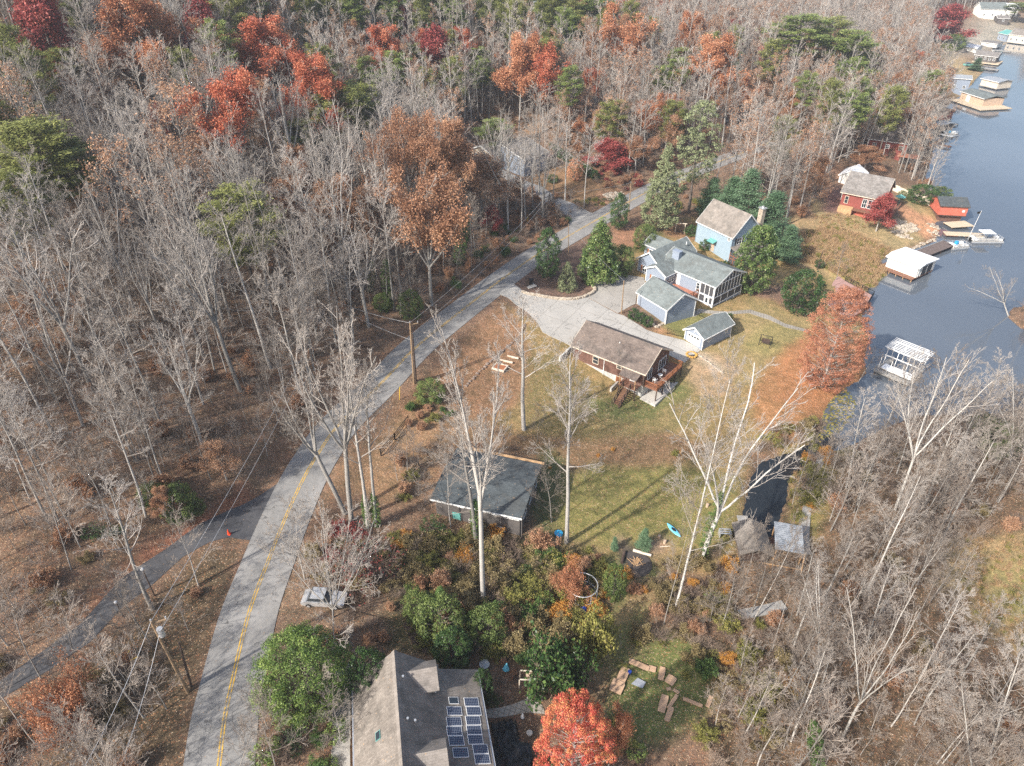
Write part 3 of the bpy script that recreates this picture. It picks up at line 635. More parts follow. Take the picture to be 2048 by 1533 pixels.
# ------------------------------------------------------------------ buildings
class Bld:
    def __init__(s, name, label, cat, org, ang, group=None):
        s.o = thing(name, label, cat, org, rad(ang), group); s.a = rad(ang); s.org = Vector(org)
    def part(s, name, mb, m, parent=None, label=None): return part(name, mb, m, parent or s.o, label)
    def world(s, x, y, z=0):
        c, q = math.cos(s.a), math.sin(s.a)
        return Vector((s.org.x + x * c - y * q, s.org.y + x * q + y * c, s.org.z + z))
    def sb(s, mb, side, plane, u0, u1, z0, z1, d0, d1):
        """a box on a wall: u along the wall, d outward from the wall plane"""
        if side == 'front': mb.box(u0, u1, plane - d1, plane - d0, z0, z1)
        elif side == 'back': mb.box(u0, u1, plane + d0, plane + d1, z0, z1)
        elif side == 'right': mb.box(plane + d0, plane + d1, u0, u1, z0, z1)
        else: mb.box(plane - d1, plane - d0, u0, u1, z0, z1)
        return mb
    def window(s, side, plane, u, z, w, h, frame='white', nx=2, nz=2, shut=None, fw=.09, name='window'):
        f = MB()
        for a, b, c, d in ((u, u + fw, z, z + h), (u + w - fw, u + w, z, z + h), (u + fw, u + w - fw, z, z + fw), (u + fw, u + w - fw, z + h - fw, z + h)):
            s.sb(f, side, plane, a, b, c, d, -.03, .07)
        for i in range(1, nx): x = u + w * i / nx; s.sb(f, side, plane, x - .025, x + .025, z + fw, z + h - fw, .025, .06)
        for i in range(1, nz): q = z + h * i / nz; s.sb(f, side, plane, u + fw, u + w - fw, q - .025, q + .025, .025, .055)
        fo = s.part(name, f, frame)
        s.part('pane', s.sb(MB(), side, plane, u + fw, u + w - fw, z + fw, z + h - fw, -.02, .022), 'glass', fo)
        if shut:
            for x in (u - .42, u + w + .04): s.part('shutter', s.sb(MB(), side, plane, x, x + .38, z, z + h, -.02, .06), shut, fo)
        return fo
    def door(s, side, plane, u, z, w, h, m='white', frame='white'):
        d = s.part('door', s.sb(MB(), side, plane, u, u + w, z, z + h, -.02, .05), m)
        f = MB()
        for a, b, c, e in ((u - .09, u, z, z + h + .09), (u + w, u + w + .09, z, z + h + .09), (u, u + w, z + h, z + h + .09)): s.sb(f, side, plane, a, b, c, e, -.02, .08)
        s.part('door_frame', f, frame, d)
        hx = u + w - .12; s.part('handle', s.sb(MB(), side, plane, hx, hx + .05, z + 1, z + 1.12, .05, .1), 'black', d)
        return d
    def gable(s, x0, x1, y0, y1, z0, ze, zr, wall, roof, trim='white', oh=.4, ax='x', th=.16, mid=None, roofn='roof', eo=None, wallparent=None, slopes=(1, 1)):
        """walls under a gabled roof whose ridge runs along ax"""
        a0, a1, b0, b1 = (x0, x1, y0, y1) if ax == 'x' else (y0, y1, x0, x1)
        m = (b0 + b1) / 2 if mid is None else mid
        eo = oh if eo is None else eo
        k0 = (zr - ze) / (m - b0); k1 = (zr - ze) / (b1 - m)
        w = s.part('wall', MB().prism([(b0, z0), (b1, z0), (b1, ze - .02), (m, zr - .02), (b0, ze - .02)], a0, a1, ax), wall)
        def chev(up, lo, e=0): return [(b0 - oh - e, ze - (oh + e) * k0 + lo), (m, zr + lo), (b1 + oh + e, ze - (oh + e) * k1 + lo), (b1 + oh + e, ze - (oh + e) * k1 + up), (m, zr + up), (b0 - oh - e, ze - (oh + e) * k0 + up)]
        r = s.part(roofn, MB().prism(chev(th, 0), a0 - eo, a1 + eo, ax), roof)
        t = MB()
        for q in (a0 - eo - .05, a1 + eo + .003): t.prism(chev(th + .03, -.12), q, q + .047, ax)
        for b, kk, sg in ((b0 - oh, k0, -1), (b1 + oh, k1, 1)):
            z = ze - oh * kk
            if ax == 'x': t.box(a0 - eo, a1 + eo, b + (.003 if sg > 0 else -.10), b + (.10 if sg > 0 else -.003), z - .06, z + .10)
            else: t.box(b + (.003 if sg > 0 else -.10), b + (.10 if sg > 0 else -.003), a0 - eo, a1 + eo, z - .06, z + .10)
        s.part('fascia', t, trim, r)
        return w, r
    def corner(s, x, y, z0, z1, m='white', w=.12):
        s.part('corner_board', MB().box(x - w / 2, x + w / 2, y - w / 2, y + w / 2, z0, z1), m)
def zat(x, y): return float(Hsample(x, y))

# --- log house -----------------------------------------------------------------
b = Bld('log_house', 'brown log sided house with brown shingle roof, outside stairs and a raised side deck', 'house', (10.5, 101.0, 1.2), -38)
w, r = b.gable(0, 13.6, 0, 8.5, 2.3, 5.1, 7.55, 'siding_log', 'roof_brown', 'siding_cream', .45)
b.part('foundation', MB().box(.05, 13.55, .05, 8.45, -1.2, 2.3), 'block')
for x in (0, 13.6): b.corner(x, 0, 2.3, 4.9, 'dark_wood', .22)
b.part('vent', MB().tube((7.2, 2.7, 6.4), (7.2, 2.7, 6.95), .09), 'white', r)
b.window('front', 0, 3.9, 2.95, 1.15, 1.45, 'siding_cream', 1, 2); b.window('front', 0, 8.5, 3.75, 1.0, .8, 'siding_cream', 1, 2)
b.part('downspout', MB().box(6.1, 6.2, -.12, -.02, .9, 4.9), 'white')
b.door('front', 0, 8.6, .25, 1.0, 2.0, 'door_brown', 'siding_cream')
b.door('front', 0, 11.1, 2.45, .95, 2.05, 'white', 'door_brown')
b.window('right', 13.6, 1.1, 2.75, 1.5, 1.9, 'white', 2, 1); b.window('right', 13.6, 4.9, 2.6, 2.6, 2.0, 'white', 3, 1)
pr = b.part('porch_roof', MB().prism([(-1.9, 4.05), (0, 4.75), (0, 4.87), (-1.9, 4.17)], 10.0, 13.2), 'roof_brown')
p = MB()
for x in (10.2, 13.0): p.box(x - .06, x + .06, -1.75, -1.63, 2.3, 4.12)
b.part('post', p, 'wood', pr)
ld = b.part('landing', MB().box(10.0, 13.2, -1.8, -.02, 2.15, 2.3), 'deck_brown')
lp = MB()
for x in (10.1, 13.1): lp.box(x - .07, x + .07, -1.75, -1.61, -.6, 2.15)
for x in (10.1, 11.0, 12.3, 13.1): lp.box(x - .04, x + .04, -1.78, -1.7, 2.3, 3.2)
lp.box(12.25, 13.15, -1.8, -1.7, 3.15, 3.25)
b.part('landing_post', lp, 'dark_wood', ld)
st = MB(); n = 11
for i in range(n):
    z = 2.15 - (i + 1) * .195; y = -1.8 - i * .30; st.box(11.0, 12.2, y - .32, y, z - .03, z + .03)
sto = b.part('stairs', st, 'deck_brown')
sr = MB()
for x in (10.95, 12.25):
    sr.beam((x, -1.8, 2.05), (x, -5.1, -.1), .06, .28); sr.beam((x, -1.8, 3.1), (x, -5.1, .95), .07, .12); sr.beam((x, -1.8, 2.65), (x, -5.1, .5), .04, .06)
    for i in range(5): y = -1.85 - i * .8; sr.box(x - .05, x + .05, y - .05, y + .05, 2.0 - (i * .8) * .65, 3.1 - (i * .8) * .65)
b.part('handrail', sr, 'dark_wood', sto)
dk = b.part('deck', MB().box(13.62, 16.0, .3, 9.2, 2.1, 2.3), 'deck_brown')
dp = MB()
for y in (.4, 2.6, 4.8, 7.0, 9.1): dp.box(15.82, 15.98, y - .08, y + .08, -1.0, 2.1)
b.part('post', dp, 'dark_wood', dk)
dr = MB()
def rail(mb, pts, z, h=1.0, sp=.14, r=.03, post=1.8):
    for a, c in zip(pts, pts[1:]):
        a = Vector((a[0], a[1], z)); c = Vector((c[0], c[1], z)); L = (c - a).length
        mb.beam(a + Vector((0, 0, h)), c + Vector((0, 0, h)), .10, .07); mb.beam(a + Vector((0, 0, .12)), c + Vector((0, 0, .12)), .05, .07)
        for i in range(int(L / sp) + 1): q = a.lerp(c, i * sp / L); mb.tube(q + Vector((0, 0, .1)), q + Vector((0, 0, h)), r * .6, None, 4, False)
        k = max(1, round(L / post))
        for i in range(k + 1): q = a.lerp(c, i / k); mb.box(q.x - .05, q.x + .05, q.y - .05, q.y + .05, z, z + h + .06)
rail(dr, [(13.7, .36), (15.92, .36), (15.92, 9.12), (13.7, 9.12)], 2.3, 1.0, .16, .04)
b.part('railing', dr, 'door_brown', dk)
b.part('patio_slab', MB().box(13.58, 16.4, -.5, 9.3, -.5, .12), 'slab')
LOG = b
# retaining walls
def wallthing(name, label, pts, h, th, m, cat='retaining wall', base=-.6):
    W = [G(*p) for p in pts]; o = W[0]; mb = MB()
    for a, c in zip(W, W[1:]):
        L = (c - a).length; k = max(1, int(L / 1.5))
        for i in range(k):
            p = a.lerp(c, i / k) - o; q = a.lerp(c, (i + 1) / k + .004) - o
            p.z = q.z = 0; z = zat(*(o + (p + q) / 2).xy) - o.z
            d = (q - p).normalized(); s = Vector((-d.y, d.x, 0)) * th / 2; n = len(mb.v)
            for e in (base, h):
                mb.v += [tuple(p + s + Vector((0, 0, z + e))), tuple(q + s + Vector((0, 0, z + e))), tuple(q - s + Vector((0, 0, z + e))), tuple(p - s + Vector((0, 0, z + e)))]
            mb.f += [(n, n + 1, n + 2, n + 3), (n + 7, n + 6, n + 5, n + 4)] + [(n + j, n + 4 + j, n + 4 + (j + 1) % 4, n + (j + 1) % 4) for j in range(4)]
    return single(name, mb, m, label, cat, tuple(o))
wallthing('retaining_wall', 'grey concrete retaining wall slanting from the driveway beside the log house', [(1146,698),(1119,724)], .9, .3, 'block')
wallthing('retaining_wall', 'short concrete wall beside the brown basement door of the log house', [(1235,769),(1221,784)], .7, .3, 'slab')
def chair(px, py, z, label, m='white', ang=0, grp=None):
    x, y, _ = P(px, py, z); t = thing('chair', label, 'chair', (x, y, z), ang, grp)
    part('seat', MB().box(-.28, .28, -.26, .26, .38, .44), m, t); part('backrest', MB().box(-.28, .28, .22, .28, .44, .95), m, t)
    for sx in (-.24, .24):
        for sy in (-.22, .22): part('leg', MB().box(sx - .03, sx + .03, sy - .03, sy + .03, 0, .38), m, t)
    part('armrest', MB().box(-.33, -.27, -.26, .26, .6, .64).box(.27, .33, -.26, .26, .6, .64), m, t); return t
for (lx, ly, a, lb) in ((14.5, 2.3, 2.2, 'white plastic chair on the log house deck, nearest its front corner'), (14.5, 5.6, 2.6, 'white plastic chair on the log house deck beside the glass doors')):
    q = LOG.world(lx, ly, 2.3); c = chair(0, 0, 0, lb, 'white', a); c.location = q
q = LOG.world(14.6, 3.8, 2.3); t = thing('side_table', 'round white table between the two chairs on the log house deck', 'table', q)
part('table_top', MB().tube((0, 0, .62), (0, 0, .67), .4, None, 14), 'white', t); part('leg', MB().tube((0, 0, 0), (0, 0, .62), .05), 'white', t)

# --- blue grey garage ------------------------------------------------------------
b = Bld('garage', 'windowless blue grey garage with grey green shingle roof beside the concrete driveway', 'garage', (24.0, 118.6, 3.9), -57.5)
b.gable(0, 7.9, 0, 7.2, -.8, 3.15, 5.25, 'siding_grey', 'roof_green', 'white', .35)
for x, y in ((0, 0), (7.9, 0), (7.9, 7.2)): b.corner(x, y, -.8, 3.0)
b.part('downspout', MB().box(7.72, 7.8, -.12, -.03, -.6, 3.0), 'white')
b.part('gable_vent', b.sb(MB(), 'right', 7.9, 3.35, 3.85, 4.1, 4.6, -.02, .06), 'white')
# --- small garage -----------------------------------------------------------------
b = Bld('garage', 'small grey garage with white roll up door at the end of the concrete driveway', 'garage', (31.0, 107.7, 3.2), -51)
w, r = b.gable(0, 3.95, 0, 8.1, -.8, 2.15, 3.35, 'siding_grey', 'roof_green', 'white', .35, 'y')
d = b.part('garage_door', b.sb(MB(), 'front', 0, .5, 3.4, .05, 1.95, 0, .06), 'white')
g = MB(); 
for i in range(4): b.sb(g, 'front', 0, .75 + i * .62, 1.2 + i * .62, 1.25, 1.6, .05, .075)
b.part('pane', g, 'glass', d)
b.window('right', 3.95, 1.4, .75, .8, 1.2); b.window('right', 3.95, 6.2, .75, .8, 1.2)
b.part('lamp', b.sb(MB(), 'front', 0, 1.85, 2.1, 2.4, 2.65, 0, .14), 'white')
for x, y in ((0, 0), (3.95, 0), (3.95, 8.1)): b.corner(x, y, -.8, 2.1)
# --- light blue two storey house -----------------------------------------------------
b = Bld('blue_house', 'tall light blue two storey house with tan roof and brick chimney', 'house', (41.4, 148.0, 4.0), -59)
b.gable(0, 10.4, 0, 8.2, -1, 5.4, 9.4, 'siding_blue', 'roof_tan', 'white', .35)
ch = b.part('chimney', MB().box(8.9, 10.0, 8.3, 9.3, 0, 9.6), 'stone'); b.part('chimney_cap', MB().box(8.75, 10.15, 8.15, 9.45, 9.6, 9.8).tube((9.45, 8.8, 9.8), (9.45, 8.8, 10.1), .25), 'steel', ch)
aw = b.part('awning', MB().prism([(-1.2, 2.5), (0, 2.9), (0, 2.98), (-1.2, 2.58)], 4.4, 6.4), 'teal')
b.door('front', 0, 4.9, .2, .95, 2.1, 'siding_tan', 'siding_blue')
b.window('front', 0, 9.2, 4.1, .7, .8, 'white', 1, 2)
b.window('right', 10.4, 1.4, 3.2, 1.6, 1.5, 'white', 2, 2, 'black'); b.window('right', 10.4, 4.9, 3.2, 1.8, 1.5, 'white', 2, 2, 'black')
b.part('porch_roof', MB().prism([(10.42, 2.95), (14.2, 1.95), (14.2, 2.1), (10.42, 3.1)], -.2, 8.6, 'y') if False else (lambda m: m)(MB().prism([(10.42, 2.95), (14.2, 1.95), (14.2, 2.1), (10.42, 3.1)], -.2, 8.6, 'y')), 'roof_tan')
pw = MB().box(10.45, 14.0, .02, .08, -.6, 1.9).box(13.94, 14.0, .08, 8.4, -.6, 1.9)
b.part('screen_wall', pw, 'screen')
fr = MB()
for x in (10.5, 11.6, 12.7, 13.95): fr.box(x - .05, x + .05, -.04, .02, -.6, 2.0)
for z in (.55, 1.2): fr.box(10.45, 14, -.05, .015, z, z + .09)
b.part('screen_frame', fr, 'door_brown')
for x, y in ((0, 0), (10.4, 0)): b.corner(x, y, -1, 5.2, 'siding_blue', .14)

# --- big grey house ---------------------------------------------------------------
b = Bld('grey_house', 'long grey house with grey green roof, three gables and a two level screened porch', 'house', (38.9, 119.7, 2.9), -49)
RG = 'roof_green'
w, r = b.gable(-13.6, -.15, 0, 9.4, -.6, 4.75, 6.75, 'siding_grey', RG, 'white', .4, 'x', eo=.4)
b.gable(-18.2, -12.8, -1.1, 10.2, -.3, 4.75, 6.75, 'siding_grey', RG, 'white', .4, 'y')
b.gable(-14.3, -9.6, -3.2, 2.0, -.3, 4.5, 5.7, 'siding_grey', RG, 'white', .4, 'y')
b.gable(-22.6, -16.5, 6.1, 10.9, .8, 4.3, 5.7, 'siding_grey', RG, 'white', .35, 'x')
c = b.part('chimney', MB().box(-12.3, -10.7, 1.9, 2.9, 5.0, 7.4), 'siding_grey'); b.part('chimney_cap', MB().box(-12.4, -10.6, 1.8, 3.0, 7.4, 7.5), 'siding_grey', c)
b.part('vent', MB().tube((-13.9, 8.6, 6.2), (-13.9, 8.6, 6.8), .09), 'white', r)
b.window('front', -3.2, -12.9, 1.9, 1.7, 1.5, 'white', 2, 2, 'door_brown'); b.window('front', -1.1, -17.0, 2.1, 1.3, 1.3, 'white', 2, 2, 'door_brown')
b.window('right', -9.6, -2.7, 2.3, 2.4, 1.3, 'white', 3, 2); b.window('front', 6.1, -21.3, 2.2, 1.0, 1.2, 'white', 1, 2, 'door_brown')
b.door('front', 0, -9.3, 1.9, .95, 2.1, 'white'); b.window('front', 0, -4.35, 2.1, .8, 1.9, 'white', 1, 3)
for x, y in ((-18.2, -1.1), (-14.3, -3.2), (-9.6, -3.2), (-3.5, 0)): b.corner(x, y, -.3, 4.5)
# screened porch faces: right gable end and the last bay of the front
sc = MB(); b.sb(sc, 'right', -.15, .1, 9.3, 2.35, 4.6, .0, .06); sc.prism([(.5, 4.72), (8.9, 4.72), (4.7, 6.55)], -.15, -.09, 'x'); b.sb(sc, 'right', -.15, .1, 9.3, .55, 1.9, .0, .06)
b.sb(sc, 'front', 0, -3.3, -.2, 2.35, 4.5, 0, .06); b.sb(sc, 'front', 0, -3.3, -2.1, .7, 1.9, 0, .06); b.sb(sc, 'front', 0, -1.0, -.2, .7, 1.9, 0, .06)
so_ = b.part('screen_panel', sc, 'screen')
fr = MB(); W = .055
for i in range(10):
    y = .05 + i * 1.035; b.sb(fr, 'right', -.15, y - W, y + W, 2.2, 4.66, .06, .12)
    top = 6.6 - abs(y - 4.7) * .425
    if .9 < y < 8.6: b.sb(fr, 'right', -.15, y - W, y + W, 4.75, top, .06, .12)
for y in (.05, 2.4, 4.75, 7.1, 9.37): b.sb(fr, 'right', -.15, y - W, y + W, -.5, 2.05, .06, .13)
for z in (4.62, 2.05, .42): b.sb(fr, 'right', -.15, 0, 9.42, z, z + .14, .06, .14)
for x in (-3.35, -2.3, -1.25, -.2): b.sb(fr, 'front', 0, x - W, x + W, 2.2, 4.66, .06, .12)
for x in (-3.35, -2.1, -1.0, -.2): b.sb(fr, 'front', 0, x - W, x + W, -.5, 2.05, .06, .13)
for z in (4.55, .45): b.sb(fr, 'front', 0, -3.4, -.15, z, z + .14, .06, .14)
b.sb(fr, 'front', 0, -3.4, -.15, 2.02, 2.2, .06, .14)
b.part('screen_frame', fr, 'white')
b.part('corner_board', MB().box(-.3, .02, -.2, .02, -.5, 4.6), 'white')
dd = b.part('door', b.sb(MB(), 'front', 0, -2.0, -1.1, -.1, 2.0, .06, .1), 'white'); b.part('pane', b.sb(MB(), 'front', 0, -1.8, -1.3, .7, 1.7, .1, .12), 'glass', dd)
dk = b.part('deck', MB().box(-9.5, -3.5, -3.4, -.02, 1.55, 1.75), 'deck_red')
dp = MB(); rail(dp, [(-9.4, -3.35), (-8.3, -3.35)], 1.75); rail(dp, [(-7.3, -3.35), (-3.55, -3.35), (-3.55, -.1)], 1.75, 1, .16, .03, 1.5)
b.part('railing', dp, 'door_brown', dk)
dp = MB()
for x in (-9.3, -7.4, -5.5, -3.6): dp.box(x - .08, x + .08, -3.3, -3.14, -.6, 1.55)
dp.box(-3.62, -3.52, -3.3, -.1, -.5, 1.55)
b.part('post', dp, 'door_brown', dk)
b.part('walkway', MB().box(-5.5, -.4, -4.4, -.1, -.5, .02), 'slab')

# --- dark flat roofed house ---------------------------------------------------------
b = Bld('dark_house', 'charcoal house with a low dark shingle roof standing behind the tall bare trees', 'house', (-10.3, 64.4, 3.0), -16.4)
b.part('wall', MB().prism([(.5, -1.6), (9.3, -1.6), (9.3, 3.35), (.5, 3.2)], .4, 11.6), 'siding_charcoal')
r = b.part('roof', MB().prism([(-.3, 3.05), (4.8, 3.75), (9.8, 3.3), (9.8, 3.46), (4.8, 3.93), (-.3, 3.22)], 0, 12.1), 'roof_dark')
b.part('fascia', MB().box(0, 12.1, -.36, -.303, 2.98, 3.2), 'white', r)
for u in (3.4, 7.9): b.window('front', .5, u, 2.0, .8, .8, 'white', 1, 2)
for u in (9.5, 10.2, 10.9): b.window('front', .5, u, 1.9, .62, .9, 'white', 1, 2)
for u, z in ((4.8, -.6), (8.4, -.8)): b.window('front', .5, u, z, 1.3, .9, 'white', 3, 3)
b.door('front', .5, 2.6, -1.0, 1.2, 2.0, 'teal', 'siding_charcoal')
for y in (2.0, 4.6, 7.2): b.window('right', 11.6, y, .6, 1.5, 1.9, 'white', 2, 1)
pp = MB()
for y in (.1, 3.2, 6.4, 9.4): pp.box(11.9, 12.02, y - .06, y + .06, -2.6, 3.2)
b.part('post', pp, 'siding_charcoal')
b.part('roof_patch', MB().tube((3.2, 6.2, 3.7), (3.2, 6.2, 3.95), .75, .6, 12), 'tarp', r)
q = b.world(0, 0, 0); single('timber_beam', MB().beam(b.world(2.3, 10.15, 3.5), b.world(12.3, 9.95, 3.5), .26, .22), 'wood', 'long pale timber lying along the back edge of the dark roof', 'timber')

# --- red house across the straw field -------------------------------------------------
b = Bld('red_house', 'red lakeside house with weathered grey roof, four skylights and a side deck', 'house', (82.9, 171.0, 2.4), -36)
b.gable(0, 9.4, 0, 10.6, -1.5, 5.5, 9.0, 'siding_red', 'roof_grey', 'siding_cream', .5)
for i in range(2):
    for j in range(2): b.part('skylight', MB().prism([(2.0 + j * 1.3, 6.36 + j * .86), (2.9 + j * 1.3, 6.36 + .59 + j * .86), (2.9 + j * 1.3, 7.06 + j * .86), (2.0 + j * 1.3, 6.47 + j * .86)], 6.0 + i * 1.2, 6.6 + i * 1.2), 'white')
b.window('front', 0, 5.0, 2.4, 1.1, 2.2, 'white', 2, 2); b.window('front', 0, 6.3, 2.4, 1.6, 2.2, 'white', 2, 2); b.window('front', 0, 8.1, 2.4, 1.0, 2.2, 'white', 2, 2)
b.window('front', 0, .8, 2.6, .9, 1.9, 'siding_cream', 1, 2)
b.part('lower_wall', MB().prism([(-.05, -1.5), (-.05, 2.1), (-1.4, 1.9), (-1.4, -1.5)], 0, 3.4), 'wood')
d = b.part('balcony', MB().box(3.2, 12.6, -1.5, -.02, 1.7, 1.9).box(9.45, 12.6, -.02, 8, 1.7, 1.9), 'deck_brown')
pb = MB()
for x in (3.4, 6.4, 9.4, 12.5): pb.box(x - .08, x + .08, -1.45, -1.3, -1.6, 1.7)
rail(pb, [(9.5, -1.45), (12.55, -1.45), (12.55, 7.9)], 1.9, .9, .2)
b.part('post', pb, 'deck_brown', d)
b.part('garage_door', b.sb(MB(), 'front', 0, 4.2, 8.8, -1.2, 1.2, 0, .05), 'siding_coral')
b.part('side_shed', MB().box(-1.3, -.05, 6.2, 8.4, -1.2, 5.0), 'siding_white')
b = Bld('shed', 'white metal roofed shed just behind the red house', 'shed', (89.0, 188.0, 3.2), -38)
b.gable(0, 5.5, 0, 6, -1, 3.2, 4.8, 'siding_white', 'white_roof', 'white', .3, 'y')
# --- solar house ---------------------------------------------------------------------
b = Bld('solar_house', 'taupe shingled house with solar panels on its roof at the bottom of the picture', 'house', (-15.2, 38.3, 3.6), 11.5)
y0, y1 = -16.5, 0.0
pr = [(0, 3.4), (4.3, 7.4), (8.2, 3.95), (11.9, 2.7)]
b.part('wall', MB().prism([(.3, -1.5), (11.6, -1.5), (11.6, 2.5), (8.2, 3.7), (4.3, 7.1), (.3, 3.4)], y0, y1 - .5, 'y'), 'siding_cream')
def slabp(pts, th): return [(x, z) for x, z in pts] + [(x, z + th) for x, z in reversed(pts)]
r = b.part('roof', MB().prism(slabp(pr[:3], .16), y0, 0, 'y').prism(slabp([(8.2, 3.952), (11.9, 2.7)], .158), y0, -.45, 'y'), 'roof_taupe')
b.part('ridge_cap', MB().prism([(4.0, 7.30), (4.3, 7.60), (4.6, 7.32), (4.3, 7.66)], y0, .02, 'y'), 'roof_tan', r)
b.part('gutter', MB().box(-.14, -.01, y0, 0, 3.35, 3.5).box(11.91, 12.05, y0, -.45, 2.62, 2.78), 'steel', r)
def dormer(yc):
    dm = b.part('dormer', MB().prism([(yc - 1.25, 4.0), (yc + 1.25, 4.0), (yc + 1.25, 5.6), (yc, 6.6), (yc - 1.25, 5.6)], 5.3, 7.7), 'white', r)
    b.part('dormer_roof', MB().prism([(yc - 1.6, 5.35), (yc, 6.62), (yc + 1.6, 5.35), (yc + 1.6, 5.48), (yc, 6.76), (yc - 1.6, 5.48)], 4.9, 8.0), 'roof_tan', dm)
dormer(-1.9); dormer(-9.6)
for (x, y) in ((4.9, -2.6), (5.0, -6.6), (5.6, -6.6)):
    z = 7.4 - (x - 4.3) * .885; b.part('vent', MB().tube((x, y, z), (x, y, z + .45), .11), 'steel', r)
def roofmark(px, py):
    """local spot where a pixel's ray meets one of the three roof slopes"""
    for k in range(3):
        (xa, za), (xb, zb) = pr[k], pr[k + 1]; z = zb
        for _ in range(30):
            x, y, _z = P(px, py, b.org.z + z); c, s_ = math.cos(b.a), math.sin(b.a); dx, dy = x - b.org.x, y - b.org.y
            lx = dx * c + dy * s_; ly = -dx * s_ + dy * c; z += (za + (zb - za) * (lx - xa) / (xb - xa) - z) * .6
        if xa - .05 <= lx <= xb + .05: return lx, ly, z, (zb - za) / (xb - xa)
def onroof(px, py, w, d, name, m, fr):
    lx, ly, z, k = roofmark(px, py); a = -math.atan(k)
    e = obj(name, None, b.o); e.location = (lx, ly, z + .16); e.rotation_euler = (0, a, 0)
    part('panel_frame', MB().box(-w / 2, w / 2, -d / 2, d / 2, .03, .07), fr, e)
    part('panel_glass', MB().box(-w / 2 + .04, w / 2 - .04, -d / 2 + .04, d / 2 - .04, .07, .075), m, e)
for q in [(908.6,1425),(908,1446),(908.6,1465),(912.7,1484.4),(921,1508),(942.6,1407),(947,1425),(946,1444),(948,1463),(950.6,1482),(960.5,1501),(964,1521)]:
    onroof(q[0], q[1], 1.42, .88, 'solar_panel', 'panel', 'white')
onroof(907, 1404, .95, .7, 'skylight', 'glass', 'white'); onroof(757, 1474, .6, .8, 'skylight', 'glass', 'teal')
# boardwalk along the solar house
b2 = Bld('boardwalk', 'grey wooden walkway and stairs running beside the solar house', 'walkway', b.world(-2.4, -17, 0), 11.5)
b2.part('boards', MB().box(0, 1.7, 0, 12.6, .6, .75).box(-.1, 1.9, 15.0, 20.5, 1.1, 1.25), 'deck_grey')
st = MB()
for i in range(8): st.box(.15, 1.75, 12.6 + i * .3, 12.9 + i * .3, .7 + i * .06, .8 + i * .06)
b2.part('steps', st, 'deck_grey')
rr = MB(); rail(rr, [(-.05, 15.1), (-.05, 20.4)], 1.25, .9, .2); rail(rr, [(1.85, 13.0), (1.85, 20.4)], 1.25, .9, .2); rail(rr, [(.6, 0), (.6, 5)], .75, .9, .2)
b2.part('railing', rr, 'deck_grey')
pp = MB()
for y in (.5, 6, 12, 15.5, 20): pp.box(.1, .25, y, y + .15, -1.5, .6).box(1.4, 1.55, y, y + .15, -1.5, .6)
b2.part('post', pp, 'dark_wood')
# ------------------------------------------------------------------ boathouses, docks, boats
def seat2(pa, pb, z):
    a = Vector(P(*pa, z)); c = Vector(P(*pb, z)); d = c - a
    return a, math.degrees(math.atan2(d.y, d.x)), d.length
def piles(b, xs, ys, z0, z1, m='dark_wood', r=.12, parent=None):
    mb = MB()
    for x in xs:
        for y in ys: mb.tube((x, y, z0), (x, y, z1), r, None, 7)
    return b.part('piling', mb, m, parent)
# white boathouse
a, g, L = seat2((1754,533), (1824,560), .7)
b = Bld('boathouse', 'white boathouse with bright white roof standing on piles near the straw field', 'boathouse', (a.x, a.y, 0), g)
d = b.part('deck', MB().box(0, L, 0, 8.6, .5, .7), 'deck_brown'); piles(b, [.2, L * .35, L * .55, L * .75, L - .2], [.2, 8.3], -1.5, .5, 'wood', .09)
w = b.part('wall', MB().prism([(1.5, .7), (8.4, .7), (8.4, 3.0), (1.5, 3.0)], 1.1, L - .1), 'siding_white')
b.part('roof', MB().prism([(1.0, 3.0), (3.2, 3.55), (8.9, 3.2), (8.9, 3.35), (3.2, 3.7), (1.0, 3.15)], .7, L + .35), 'white_roof')
b.part('opening', b.sb(MB(), 'right', L - .1, 3.0, 7.6, .75, 2.7, .0, .05), 'screen')
q = MB()
for y in (2.0, 3.0, 5.3, 7.6, 8.3): b.sb(q, 'right', L - .1, y - .06, y + .06, .7, 3.0, .05, .12)
b.part('post', q, 'white')
# skeleton boathouse
a, g, L = seat2((1747,741), (1815,770), .7)
b = Bld('open_boathouse', 'bare white framed boathouse with stripped roof beams beside the red cypress', 'boathouse', (a.x, a.y, 0), g)
W = 6.4
d = b.part('deck', MB().box(0, L, 0, 1.3, .5, .7).box(0, 1.0, 1.3, W, .5, .7).box(L - .5, L, 1.3, W, .5, .7), 'deck_grey'); piles(b, [.2, L / 2, L - .2], [.2, W / 2, W - .2], -1.5, .5)
b.part('boat_cover', MB().box(.6, L - .3, 1.2, 3.1, .9, 1.1), 'white_roof')
f = MB()
for y in (1.4, 3.2, W):
    for x in (.2, L * .35, L * .68, L - .2): f.box(x - .05, x + .05, y - .05, y + .05, .7, 2.9 if y < 2 else 4.0)
f.beam((0, 3.2, 4.0), (L, 3.2, 4.0), .1, .16); f.beam((0, W, 4.0), (L, W, 4.0), .1, .16); f.beam((L, 3.2, 4.0), (L, W, 4.0), .12, .16); f.beam((0, 3.2, 4), (0, W, 4), .1, .14); f.beam((0, 3.2, 2.6), (L, 3.2, 2.6), .1, .14)
for x in (.8, L * .38, L * .66, L - .8): f.beam((x, 2.9, 4.12), (x, W + .9, 4.12), .08, .14)
b.part('frame', f, 'white')
f = MB()
for i in range(9): y = 3.0 + i * .53; f.beam((-.4, y, 4.26), (L + .5, y, 4.26), .16, .05)
b.part('roof_batten', f, 'white')
f = MB(); rail(f, [(.1, .05), (L - .05, .05)], .7, .9, .5); b.part('railing', f, 'deck_grey')
